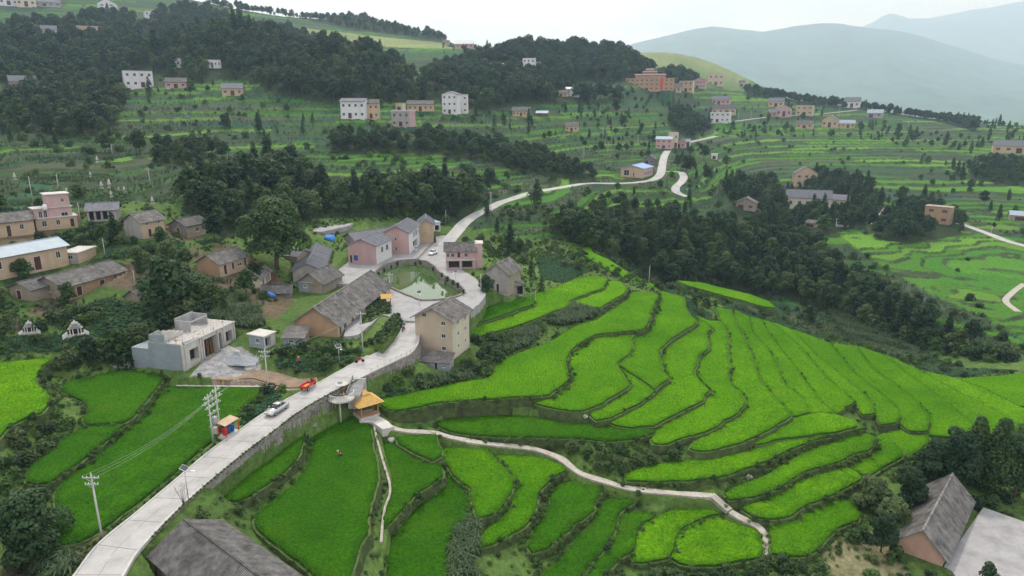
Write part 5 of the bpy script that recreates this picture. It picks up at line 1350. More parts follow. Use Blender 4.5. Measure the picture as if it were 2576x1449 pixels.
def build_house(d):
    Lx, Ly, h = d['Lx'], d['Ly'], d['h']; ov = d['ov'] if not d['far'] else 0.5
    ang = atan2(d['ex'].y, d['ex'].x)
    c = d['p0'] + d['ex'] * Lx / 2 + d['ey'] * Ly / 2
    F = Matrix.Translation(c) @ Matrix.Rotation(ang, 4, 'Z')
    if d['add']: root = ROOTS[d['add']]
    else:
        root = empty(d['name'], c, ang, d['label'], d['cat'], d['group'])
        if d['key']: ROOTS[d['key']] = root
    x0, x1, y0, y1 = -Lx / 2, Lx / 2, -Ly / 2, Ly / 2
    def place(o):
        o.matrix_local = root_inv(root) @ F
        return o
    oR = [(o[0], o[1] * Lx, o[2] * Lx, o[3] * h, o[4] * h) for o in d['oR'] if (o[2] - o[1]) > .01]
    oL = [(o[0], o[1] * Ly, o[2] * Ly, o[3] * h, o[4] * h) for o in d['oL'] if (o[2] - o[1]) > .01]
    mb = MB()
    fR = ((x0, y0, 0), (1, 0, 0), (0, -1, 0)); fL = ((x0, y0, 0), (0, 1, 0), (-1, 0, 0))
    wall_face(mb, *fR, Lx, h, oR, 0, DEP); wall_face(mb, *fL, Ly, h, oL, 1, DEP)
    wall_face(mb, (x1, y0, 0), (0, 1, 0), (1, 0, 0), Ly, h, [], 1, DEP); wall_face(mb, (x0, y1, 0), (1, 0, 0), (0, 1, 0), Lx, h, [], 0, DEP)
    roof, rise = d['roof'], d['rise']
    rb = MB(); rr = MB(); th = .13 if not d['far'] else .22
    if roof == 'gx':
        for x in (x0, x1): mb.poly([(x, y0, h), (x, y1, h), (x, 0, h + rise)], 1)
        k = rise / (Ly / 2); e = h - ov * k
        s1 = [(x0 - ov, y0 - ov, e), (x1 + ov, y0 - ov, e), (x1 + ov, 0, h + rise), (x0 - ov, 0, h + rise)]
        s2 = [(x0 - ov, y1 + ov, e), (x1 + ov, y1 + ov, e), (x1 + ov, 0, h + rise), (x0 - ov, 0, h + rise)]
        for s in (s1, s2):
            n = slope_slab(rb, *s, th)
            if d['ribs']: ribs(rr, *s, .28, n, th, seed=len(HS))
        rb.box(x0 - ov - .02, x1 + ov + .02, -.13, .13, h + rise + .06, h + rise + .26)
    elif roof == 'gy':
        for y in (y0, y1): mb.poly([(x0, y, h), (x1, y, h), (0, y, h + rise)], 0)
        k = rise / (Lx / 2); e = h - ov * k
        s1 = [(x0 - ov, y0 - ov, e), (x0 - ov, y1 + ov, e), (0, y1 + ov, h + rise), (0, y0 - ov, h + rise)]
        s2 = [(x1 + ov, y0 - ov, e), (x1 + ov, y1 + ov, e), (0, y1 + ov, h + rise), (0, y0 - ov, h + rise)]
        for s in (s1, s2):
            n = slope_slab(rb, *s, th)
            if d['ribs']: ribs(rr, *s, .28, n, th, seed=len(HS))
        rb.box(-.13, .13, y0 - ov - .02, y1 + ov + .02, h + rise + .06, h + rise + .26)
    elif roof == 'sx':
        for y in (y0, y1): mb.poly([(x0, y, h), (x1, y, h), (x1, y, h + rise)], 0)
        mb.poly([(x1, y0, h), (x1, y1, h), (x1, y1, h + rise), (x1, y0, h + rise)], 1)
        k = rise / Lx; ov2 = ov * .6
        s = [(x0 - ov2, y0 - ov2, h - ov2 * k), (x0 - ov2, y1 + ov2, h - ov2 * k), (x1, y1 + ov2, h + rise), (x1, y0 - ov2, h + rise)]
        n = slope_slab(rb, *s, th)
        if d['ribs']: ribs(rr, *s, .28, n, th)
    elif roof == 'sy':
        for x in (x0, x1): mb.poly([(x, y0, h), (x, y1, h), (x, y1, h + rise)], 1)
        mb.poly([(x0, y1, h), (x1, y1, h), (x1, y1, h + rise), (x0, y1, h + rise)], 0)
        k = rise / Ly; ov2 = ov * .7
        s = [(x0 - ov2, y0 - ov2, h - ov2 * k), (x1 + ov2, y0 - ov2, h - ov2 * k), (x1 + ov2, y1, h + rise), (x0 - ov2, y1, h + rise)]
        n = slope_slab(rb, *s, th)
        if d['ribs']: ribs(rr, *s, .28, n, th)
        rb.box(x0 - ov2 - .03, x0 - ov2 - .003, y0 - ov2, y1, h - ov2 * k - .1, h - ov2 * k + .02)
    elif roof == 'slab':
        rb.box(x0 + .004, x1 - .004, y0 + .004, y1 - .004, h + .002, h + .25)
    else:
        o2 = .28
        rb.box(x0 - o2, x1 + o2, y0 - o2, y1 + o2, h + .002, h + .22)
        if d['par'] > 0:
            p = d['par']
            for q in ((x0, x1, y0, y0 + .15), (x0, x1, y1 - .15, y1), (x0, x0 + .15, y0 + .15, y1 - .15), (x1 - .15, x1, y0 + .15, y1 - .15)): rb.box(*q, h + .22, h + .22 + p)
    place(mb.build('wall', [M[d['wR']], M[d['wL']]], root))
    ro = place(rb.build('roof', M[d['rm']], root))
    if rr.f:
        o = rr.build('tile_ribs', M[{'tile_dark': 'tile_light', 'tile': 'tile_light', 'tile_light': 'tile'}.get(d['rm'], d['rm'])], ro); o['kind'] = 'stuff'
    for o in oR: opening(o, *fR, F, root, d['far'])
    for o in oL: opening(o, *fL, F, root, d['far'])
    for side, s, w in d['gwin']:
        zc = h + rise * .22; L = Ly if side == 'L' else Lx
        mbw = MB(); fbox(mbw, *fL, s * L - .5, s * L + .5, zc - .4, zc + .4, .004, .06)
        wo = place(mbw.build('window', M['frame'], root)); mbp = MB()
        for a in (-.43, .04): fbox(mbp, *fL, s * L + a, s * L + a + .39, zc - .33, zc + .33, .06, .075)
        mbp.build('pane', M['glass'], wo)
    d['root'] = root; d['F'] = F
    return root
for d in HS: build_house(d)
# ---------------------------------------------------------------- people: one skinned body each
def person(loc, rz, label, joints, bones, radii, colour_of, extras=(), name='person'):
    """joints {name: xyz}, bones [(a,b)], radii {name: r}; colour_of(z, name) -> material key by face height"""
    names = list(joints); me = bpy.data.meshes.new('body')
    me.from_pydata([joints[k] for k in names], [(names.index(a), names.index(b)) for a, b in bones], [])
    o = bpy.data.objects.new('body', me); COL.objects.link(o)
    o.modifiers.new('skin', 'SKIN'); o.modifiers.new('sub', 'SUBSURF').levels = 2
    sv = me.skin_vertices[0].data
    for i, k in enumerate(names):
        sv[i].radius = (radii[k], radii[k]) if not isinstance(radii[k], tuple) else radii[k]; sv[i].use_root = (k == 'hip')
    bpy.context.view_layer.update()
    dg = bpy.context.evaluated_depsgraph_get(); ev = o.evaluated_get(dg)
    nm = bpy.data.meshes.new_from_object(ev)
    COL.objects.unlink(o); bpy.data.objects.remove(o)
    keys = ['skin', 'cloth_dark', 'red', 'orange_paint', 'hair', 'straw', 'blue']
    nm.materials.clear()
    for k in keys: nm.materials.append(M[k])
    for f in nm.polygons:
        c = f.center; f.material_index = keys.index(colour_of(c)); f.use_smooth = True
    root = empty(name, loc, rz, label, 'person'); nm.name = 'body'
    link('body', nm, None, root)
    for mb, part, mat in extras: mb.build(part, M[mat], root, True)
    return root
BON = [('hip','waist'),('waist','chest'),('chest','neck'),('neck','head'),('head','crown'),('chest','shl'),('shl','ell'),('ell','wrl'),('wrl','hal'),('chest','shr'),('shr','elr'),('elr','wrr'),('wrr','har'),('hip','hpl'),('hpl','knl'),('knl','anl'),('anl','tol'),('hip','hpr'),('hpr','knr'),('knr','anr'),('anr','tor')]
RAD = dict(hip=.13, waist=.125, chest=.14, neck=.055, head=.095, crown=.07, shl=.065, ell=.045, wrl=.034, hal=.035, shr=.065, elr=.045, wrr=.034, har=.035, hpl=.085, knl=.06, anl=.045, tol=.04, hpr=.085, knr=.06, anr=.045, tor=.04)
STAND = dict(hip=(0,0,.92), waist=(0,0,1.08), chest=(0,.0,1.30), neck=(0,.01,1.46), head=(0,.03,1.58), crown=(0,.02,1.68), shl=(-.19,0,1.40), ell=(-.27,.05,1.14), wrl=(-.22,.22,.98), hal=(-.18,.30,.95), shr=(.19,0,1.40), elr=(.27,.05,1.14), wrr=(.24,.20,.96), har=(.20,.28,.92), hpl=(-.10,0,.88), knl=(-.11,.06,.48), anl=(-.12,-.02,.08), tol=(-.12,.13,.04), hpr=(.10,0,.88), knr=(.11,.02,.48), anr=(.12,-.08,.08), tor=(.12,.07,.04))
BEND = dict(STAND); BEND.update(waist=(0,.10,1.05), chest=(0,.30,1.18), neck=(0,.44,1.24), head=(0,.55,1.26), crown=(0,.63,1.30), shl=(-.19,.34,1.22), ell=(-.22,.40,.95), wrl=(-.18,.48,.74), hal=(-.16,.50,.66), shr=(.19,.34,1.22), elr=(.22,.40,.95), wrr=(.18,.46,.74), har=(.16,.48,.66))
SIT = dict(STAND); SIT.update(hpl=(-.10,.04,.88), knl=(-.14,.42,.84), anl=(-.15,.45,.42), tol=(-.15,.6,.38), hpr=(.10,.04,.88), knr=(.14,.42,.84), anr=(.15,.45,.42), tor=(.15,.6,.38), wrl=(-.22,.36,1.10), hal=(-.22,.44,1.10), wrr=(.22,.36,1.10), har=(.22,.44,1.10), ell=(-.27,.12,1.14), elr=(.27,.12,1.14))
def hat(c, tilt=0):
    mb = MB(); mb.lathe([(.20, c[2] - .02), (.21, c[2]), (.10, c[2] + .03), (.07, c[2] + .10), (.01, c[2] + .12)], 12, (c[0], c[1])); return mb
def hairmb(c):
    mb = MB(); mb.blob((c[0], c[1] - .02, c[2] + .02), (.085, .095, .07), 3, 10, 7, .05); return mb
p = at_z(858, 1153, sz(-5.2) + .05)
tank = MB(); tank.box(-.16, .16, .10, .22, 1.16, 1.52); tank.lathe([(.05, 1.52), (.05, 1.57)], 8, (0, .16))
person(p + Vector((0, 0, -.12)), radians(60), 'farmer in an orange shirt bending over in the large foreground paddy', BEND, BON, RAD,
       lambda c: 'skin' if (c.y > .47 or c.z < .55 and c.z > .3 and c.y > .4) else ('orange_paint' if c.z > .98 or c.y > .2 else 'cloth_dark'),
       [(hat((0, .60, 1.32)), 'straw_hat', 'straw'), (tank, 'sprayer_tank', 'blue')])
p = hit(752, 918)
person(p, radians(200), 'person in a red top standing in the garden beside the road', STAND, BON, RAD,
       lambda c: 'skin' if (c.z > 1.44 or (abs(c.x) > .15 and c.z < 1.1 and c.z > .85 and c.y > .14)) else ('red' if c.z > .98 else 'cloth_dark'), [(hat((0, .02, 1.66)), 'straw_hat', 'straw')])
# ---------------------------------------------------------------- plants
def quads_mesh(name, C, N, T, sx, sy, tint, mats, fold=0.0):
    """leaf quads: centres C, normals N, tangents T"""
    B = np.cross(N, T)
    n = len(C); sx = np.broadcast_to(sx, (n,))[:, None]; sy = np.broadcast_to(sy, (n,))[:, None]
    V = np.stack([C - T * sx, C - B * sy * 0.55 + N * fold, C + T * sx, C + B * sy * 0.55 + N * fold], 1).reshape(-1, 3)
    me = mesh_np(name, V, np.arange(n * 4).reshape(n, 4))
    a = me.attributes.new('tint', 'FLOAT', 'POINT'); a.data.foreach_set('value', np.repeat(tint, 4).astype(np.float32))
    for m in mats: me.materials.append(m)
    return me
def unit(a): return a / (np.linalg.norm(a, axis=1)[:, None] + 1e-9)
def leaf_cloud(name, blobs, n, size, mat, seed=0, up=0.5, tvar=0.35, shell=0.7, trunk=None):
    rg = np.random.default_rng(seed)
    blobs = np.array(blobs, float)                   # x y z rx rz
    wgt = blobs[:, 3] ** 2; wgt /= wgt.sum()
    k = rg.choice(len(blobs), n, p=wgt)
    d = unit(rg.normal(size=(n, 3))); d[:, 2] = np.where(d[:, 2] < -0.55, -d[:, 2], d[:, 2])
    rad = shell + (1.06 - shell) * rg.random(n) ** 0.5
    C = blobs[k, :3] + d * rad[:, None] * np.stack([blobs[k, 3], blobs[k, 3], blobs[k, 4]], -1)
    N = unit(d * 0.8 + np.array((0, 0, up)) + rg.normal(size=(n, 3)) * 0.45)
    T = unit(np.cross(N, rg.normal(size=(n, 3))))
    zr = (C[:, 2] - C[:, 2].min()) / (np.ptp(C[:, 2]) + 1e-6)
    bt = rg.random(len(blobs))
    tint = 0.18 + 0.45 * rg.random(n) + (bt[k] - 0.5) * tvar
    s = size * rg.uniform(0.7, 1.3, n)
    me = quads_mesh(name, C, N, T, s * 0.62, s, np.clip(tint, 0, 1), [mat], fold=-0.12 * size)
    if trunk is not None:                            # join trunk and limbs as a second material
        bm = bmesh.new(); bm.from_mesh(me)
        tm = trunk.mesh('t'); nb = len(bm.faces); bm.from_mesh(tm); bm.faces.ensure_lookup_table()
        for f in bm.faces[nb:]: f.material_index = 1
        bm.to_mesh(me); bm.free(); me.materials.append(M['trunk'])
    return me
def trunk_mb(h, r, limbs, seed):
    rn = random.Random(seed); mb = MB(); p = Vector((0, 0, -0.6)); pts = [(p, r)]
    n = 4
    for i in range(n):
        q = Vector((rn.uniform(-.05, .05) * h, rn.uniform(-.05, .05) * h, h * (i + 1) / n)); pts.append((q, r * (1 - .16 * (i + 1))))
    for (a, ra), (b, rb) in zip(pts, pts[1:]): mb.tube(a, b, ra, rb, 7)
    for c in limbs:
        s = pts[rn.choice((2, 3))][0]
        mb.tube(s, Vector(c), r * .45, r * .12, 5)
    return mb
def round_blobs(h, r, n, seed, low=0.35, rr=0.42):
    rn = random.Random(seed); out = []
    for i in range(n):
        t = (i + 0.5) / n; a = i * 2.4 + rn.uniform(-.4, .4)
        z = low + (1 - low) * (0.12 + 0.80 * t); w = math.sin(pi * min(1, 0.22 + 0.72 * t)) ** 0.7
        d = r * w * rn.uniform(.45, .72) * (1 if i % 3 else .25)
        b = r * rr * rn.uniform(.75, 1.2)
        out.append((d * cos(a), d * sin(a), h * z - b * .3, b, b * .8))
    return out
def cone_blobs(h, r, n, seed):
    rn = random.Random(seed); out = []
    for i in range(n):
        t = i / (n - 1); a = i * 2.4; w = (1 - t) ** .75
        b = max(.5, r * (.30 + .45 * w)); d = r * .5 * w * rn.uniform(.5, 1)
        out.append((d * cos(a), d * sin(a), h * (.18 + .78 * t), b, b * 1.25))
    return out
TP = {}       # tree prototypes: (crown mesh, trunk mesh, joined mesh)
def proto(nm, blobs, n, size, mat, h, r, seed, up=.5):
    lim = [(b[0] * .8, b[1] * .8, b[2]) for b in blobs[::3]]
    t = trunk_mb(h * .62, r, lim, seed)
    cr_ = leaf_cloud('crown', blobs, n, size, M[mat], seed, up)
    tm = t.mesh('trunk', True); tm.materials.append(M['trunk'])
    jm = leaf_cloud(nm, blobs, n, size, M[mat], seed, up, trunk=t)
    TP[nm] = (cr_, tm, jm)
proto('round_a', round_blobs(10, 4.0, 13, 1), 1150, .62, 'leaf_dark', 10, .22, 1)
proto('round_b', round_blobs(9, 3.6, 11, 2, .25), 1000, .60, 'leaf_mid', 9, .2, 2)
proto('round_c', round_blobs(11, 4.6, 16, 3, .3, .36), 1400, .62, 'leaf_dark', 11, .25, 3)
proto('tall_a', cone_blobs(13, 2.5, 11, 4), 900, .55, 'leaf_dark', 13, .2, 4)
proto('tall_b', cone_blobs(11, 2.1, 10, 5), 800, .5, 'leaf_mid', 11, .17, 5)
proto('light_a', round_blobs(8, 3.4, 12, 6, .2), 950, .5, 'leaf_light', 8, .17, 6)
proto('big', round_blobs(19, 10.5, 34, 7, .22, .30), 9000, .62, 'leaf_mid', 19, .7, 7)
proto('dense', round_blobs(9, 4.9, 26, 8, .02, .34), 7500, .36, 'leaf_dark', 9, .3, 8)
proto('near_a', round_blobs(11, 4.2, 20, 9, .18, .34), 6500, .36, 'leaf_dark', 11, .25, 9)
proto('near_b', cone_blobs(12, 3.0, 15, 10), 5200, .36, 'leaf_mid', 12, .25, 10)
proto('near_c', round_blobs(6, 3.3, 16, 11, .05, .36), 4200, .34, 'leaf_light', 6, .16, 11)
proto('small', round_blobs(3.6, 1.3, 9, 12, .45, .42), 900, .22, 'leaf_dark', 3.6, .06, 12)

def gn_group(coll):
    g = bpy.data.node_groups.new('scatter_' + coll.name, 'GeometryNodeTree')
    g.interface.new_socket('Geometry', in_out='INPUT', socket_type='NodeSocketGeometry')
    g.interface.new_socket('Geometry', in_out='OUTPUT', socket_type='NodeSocketGeometry')
    n, l = g.nodes, g.links
    gi = n.new('NodeGroupInput'); go = n.new('NodeGroupOutput')
    ci = n.new('GeometryNodeCollectionInfo'); ci.inputs[0].default_value = coll
    ci.inputs['Separate Children'].default_value = True; ci.inputs['Reset Children'].default_value = True
    ip = n.new('GeometryNodeInstanceOnPoints'); ip.inputs['Pick Instance'].default_value = True
    def attr(nm, t):
        a = n.new('GeometryNodeInputNamedAttribute'); a.data_type = t; a.inputs[0].default_value = nm; return a.outputs[0]
    l.new(gi.outputs[0], ip.inputs['Points']); l.new(ci.outputs[0], ip.inputs['Instance'])
    l.new(attr('pick', 'INT'), ip.inputs['Instance Index'])
    l.new(attr('rot', 'FLOAT_VECTOR'), ip.inputs['Rotation']); l.new(attr('scl', 'FLOAT_VECTOR'), ip.inputs['Scale'])
    l.new(ip.outputs[0], go.inputs[0])
    return g
COLLS = {}
def coll_of(key, meshes):
    if key not in COLLS:
        c = bpy.data.collections.new('kit_' + key)
        for i, m in enumerate(meshes):
            o = bpy.data.objects.new('%s_%02d' % (key, i), m); c.objects.link(o)
        COLLS[key] = gn_group(c)
    return COLLS[key]
def scatter(name, label, P, key, meshes, pick, rz, scl, tilt=None):
    n = len(P)
    if n == 0: return None
    me = bpy.data.meshes.new(name); me.vertices.add(n); me.vertices.foreach_set('co', np.asarray(P, np.float32).ravel())
    me.attributes.new('pick', 'INT', 'POINT').data.foreach_set('value', np.asarray(pick, np.int32))
    r = np.zeros((n, 3), np.float32); r[:, 2] = rz
    if tilt is not None: r[:, :2] = tilt
    me.attributes.new('rot', 'FLOAT_VECTOR', 'POINT').data.foreach_set('vector', r.ravel())
    s = np.asarray(scl, np.float32); s = np.repeat(s[:, None], 3, 1) if s.ndim == 1 else s
    me.attributes.new('scl', 'FLOAT_VECTOR', 'POINT').data.foreach_set('vector', s.astype(np.float32).ravel())
    o = link(name, me, None)
    md = o.modifiers.new('scatter', 'NODES'); md.node_group = coll_of(key, meshes)
    set_props(o, label, kind='stuff')
    return o

# ---- woods: every tree on a jittered grid, the largest in view become things
def near_line(x, y):
    bad = np.zeros(x.shape, bool)
    for c, w in RIB:
        k = (x > c[:, 0].min() - w) & (x < c[:, 0].max() + w) & (y > c[:, 1].min() - w) & (y < c[:, 1].max() + w)
        idx = np.where(k)[0]
        if not len(idx): continue
        best = np.full(len(idx), 1e9)
        for p in c[::2]: best = np.minimum(best, np.hypot(x[idx] - p[0], y[idx] - p[1]))
        bad[idx[best < w]] = True
    for cx, cy, r in OCC:
        bad |= np.hypot(x - cx, y - cy) < r + 0.8
    return bad
ox = np.array([o[:2] for o in OCC]); ou, ov_ = None, None
RLAB = {
 'left_hill': ('dark tree in the forest covering the left hill', 'forest trees on the left hill', 'forest'),
 'centre_hill': ('tree on the dark wooded hill left of the school', 'forest trees on the centre hill', 'forest'),
 'far_ridge': ('tree on the distant sunlit ridge under the sky', 'trees on the distant ridge', 'forest'),
 'right_ridge': ('tree in the dark treeline under the right mountain', 'trees in the right treeline', 'forest'),
 'valley': ('tree in the dense valley wood behind the rice knoll', 'trees in the valley wood', 'forest'),
 'mid_left': ('dark tree in the wood behind the village houses', 'trees behind the village houses', 'forest'),
 'mid_band': ('tree in the dark band between the middle terraces', 'trees in the middle band', 'forest'),
 'left_strip': ('tree in the short row above the left graves', 'trees above the left graves', 'forest'),
 'right_grove': ('tree around the long pale house in the right valley', 'trees around the long pale house', 'forest'),
 'right_grove2': ('tree in the clump beside the salmon ruin, right valley', 'trees beside the salmon ruin', 'forest'),
 'right_dark': ('tree in the dark clump at the right edge of the fields', 'trees at the right edge', 'forest'),
 'far_grove': ('tree in the grove above the road fork', 'trees above the road fork', 'forest'),
 'hedge': ('tree scattered among the middle and far fields', 'scattered field trees', 'forest'),
}
MIX = {'left_hill': ('round_a', 'round_c', 'round_c', 'round_b', 'tall_a', 'round_b', 'light_a'), 'centre_hill': ('round_a', 'round_c', 'round_b', 'round_c'), 'valley': ('round_a', 'round_c', 'tall_a', 'round_b', 'round_a', 'round_b', 'light_a'), 'mid_left': ('round_a', 'tall_a', 'round_c', 'round_b', 'round_b', 'light_a'),
 'right_grove': ('round_a', 'tall_a', 'round_b'), 'far_ridge': ('round_b', 'light_a', 'round_a'), 'mid_band': ('round_a', 'round_c', 'round_b')}
KIT = ['round_a', 'round_b', 'round_c', 'tall_a', 'tall_b', 'light_a']
TREES = []
rg = np.random.default_rng(21)
def grid_pts(sp, x0, x1, y0, y1):
    gx, gy = np.meshgrid(np.arange(x0, x1, sp), np.arange(y0, y1, sp))
    gx = gx + rg.uniform(-.42, .42, gx.shape) * sp; gy = gy + rg.uniform(-.42, .42, gy.shape) * sp
    return gx.ravel(), gy.ravel()
for reg, pl in FOREST.items():
    j = np.where(in_poly(U0, V0, pl) & (DIST < 1300) & (np.abs(AZ) < .78))
    if not len(j[0]): continue
    x0, x1, y0, y1 = GX[j].min(), GX[j].max(), GY[j].min(), GY[j].max()
    sp = {'left_hill': 8.2, 'far_ridge': 11, 'right_ridge': 9, 'centre_hill': 8, 'valley': 5.6, 'mid_left': 6.0, 'mid_band': 6.0}.get(reg, 6.5)
    x, y = grid_pts(sp, x0, x1, y0, y1)
    z = gz(x, y, GZ0); u, v = proj(x, y, z)
    if reg != 'far_ridge' and reg != 'left_hill': lim = 1300
    k = in_poly(u, v, pl)
    if reg == 'far_ridge': k &= (y > 800)
    if reg == 'left_hill': k &= (y < 900)
    x, y = x[k], y[k]
    k = ~near_line(x, y); x, y = x[k], y[k]
    z = gz(x, y)
    # keep house fronts open: drop trees standing just before a house in the picture
    for d in HS:
        hp = d['p0']; uu, vv = proj(x, y, z); hu, hv = proj(hp.x, hp.y, hp.z); R = FPX / (hp - Vector((0, 0, CAMH))).length
        wpx = max(d['Lx'], d['Ly']) * R * .75
        q = (np.abs(uu - (hu - wpx * .35)) < wpx) & (y < hp.y - 1) & (y > hp.y - 34) & (vv - 10 * R < hv)
        x, y, z = x[~q], y[~q], z[~q]
    mix = MIX.get(reg, ('round_a', 'round_b', 'tall_b', 'round_c'))
    for a, b, c in zip(x, y, z):
        t = mix[rg.integers(len(mix))]
        s = rg.uniform(.62, 1.15) * (1.0 if reg not in ('far_ridge',) else 1.1)
        if reg in ('left_hill', 'centre_hill'): s *= rg.uniform(1.0, 1.55)
        if reg == 'mid_left': s *= rg.uniform(.95, 1.45)
        if reg == 'valley' and float(proj(a, b, c)[1]) < 575: s *= .62
        if reg in ('mid_band', 'left_strip', 'right_dark', 'far_grove'): s *= .8
        if reg == 'valley': s *= 1.05
        TREES.append((a, b, c - .2, s, t, reg, rg.uniform(0, 6.28)))
# scattered single trees among the far fields
x, y = grid_pts(13.5, -420, 620, 255, 980)
z = gz(x, y); u, v = proj(x, y, z)
dens = fbm(x / 70, y / 70, 91, 3)
inF = np.zeros(x.shape, bool)
for pl in FOREST.values(): inF |= in_poly(u, v, pl)
inR = in_poly(u, v, ZONE[2][1])
k = (u > -30) & (u < 2620) & ~inF & ~inR & (dens > .50) & ~near_line(x, y) & (v > 120)
k2 = rg.random(len(x)) < .8
for a, b, c in zip(x[k & k2], y[k & k2], z[k & k2]):
    t = ('round_a', 'tall_b', 'round_b', 'tall_a', 'round_b')[rg.integers(5)]
    TREES.append((a, b, c - .2, rg.uniform(.3, .62) * (1 + rg.random() ** 3), t, 'hedge', rg.uniform(0, 6.28)))
appar = np.array([t[3] * FPX / math.hypot(t[0], t[1]) for t in TREES])
seen = np.array([proj(t[0], t[1], t[2] + 5 * t[3]) for t in TREES])
vis = (seen[:, 0] > -20) & (seen[:, 0] < 2596) & (seen[:, 1] > -20)
# things: the largest, but only those with a clear line of sight over the ground
order = np.argsort(-appar * vis)
picked = []
for i in order:
    if len(picked) >= 235: break
    t = TREES[i]
    tt = np.linspace(.55, .97, 26); zz_ = CAMH + (t[2] + 8 * t[3] - CAMH) * tt
    if (gz(t[0] * tt, t[1] * tt) > zz_).any(): continue
    picked.append(int(i))
pset = set(picked)
def tree_thing(loc, s, t, rz, label, group=None, name='tree', sz=1.0):
    o = empty(name, loc, rz, label, 'tree', group); o.scale = (s, s, s * sz)
    link('crown', TP[t][0], None, o); link('trunk', TP[t][1], None, o)
    return o
for i in picked:
    t = TREES[i]; lb = RLAB[t[5]]
    look = {'round_a': 'dark round tree', 'round_c': 'dark broad-crowned tree', 'round_b': 'mid-green bushy tree', 'tall_a': 'slim dark conical tree', 'tall_b': 'slim green conical tree', 'light_a': 'pale green tree'}[t[4]]
    uu = float(proj(t[0], t[1], t[2])[0]); pl = FOREST.get(t[5]) or [(0, 0), (2576, 0)]; f = (uu - min(q[0] for q in pl)) / (max(q[0] for q in pl) - min(q[0] for q in pl) + 1)
    place = ('left end', 'left middle', 'centre', 'right middle', 'right end')[int(max(0, min(.999, f)) * 5)]
    tail = {'valley': 'of the valley wood behind the rice knoll', 'mid_left': 'of the wood behind the village houses', 'right_grove': 'of the grove around the long pale house', 'mid_band': 'of the dark band between middle terraces', 'right_grove2': 'of the clump beside the salmon ruin', 'hedge': 'of the open middle fields'}.get(t[5], 'of the ' + t[5].replace('_', ' ') + ' wood')
    tree_thing((t[0], t[1], t[2]), t[3], t[4], t[6], '%s at the %s %s' % (look, place, tail), '%s, %s %s' % (look, place, tail))
KM = [TP[k][2] for k in KIT]
for reg in list(FOREST) + ['hedge']:
    sel = [t for i, t in enumerate(TREES) if t[5] == reg and i not in pset]
    if not sel: continue
    nm = 'forest' if reg != 'hedge' else 'field_trees'
    lab = {'left_hill': 'dark forest mass covering the left hill', 'centre_hill': 'dark forest on the hill left of the school', 'far_ridge': 'woods along the distant sunlit ridge', 'right_ridge': 'dark treeline under the right mountain', 'valley': 'rest of the dense valley wood behind the rice knoll', 'mid_left': 'rest of the wood behind the village houses', 'hedge': 'small trees dotted over the far terraces'}.get(reg, 'trees of the ' + reg.replace('_', ' ').rstrip('2'))
    scatter(nm, lab, [(t[0], t[1], t[2]) for t in sel], 'trees', KM, [KIT.index(t[4]) for t in sel], [t[6] for t in sel], [t[3] for t in sel])

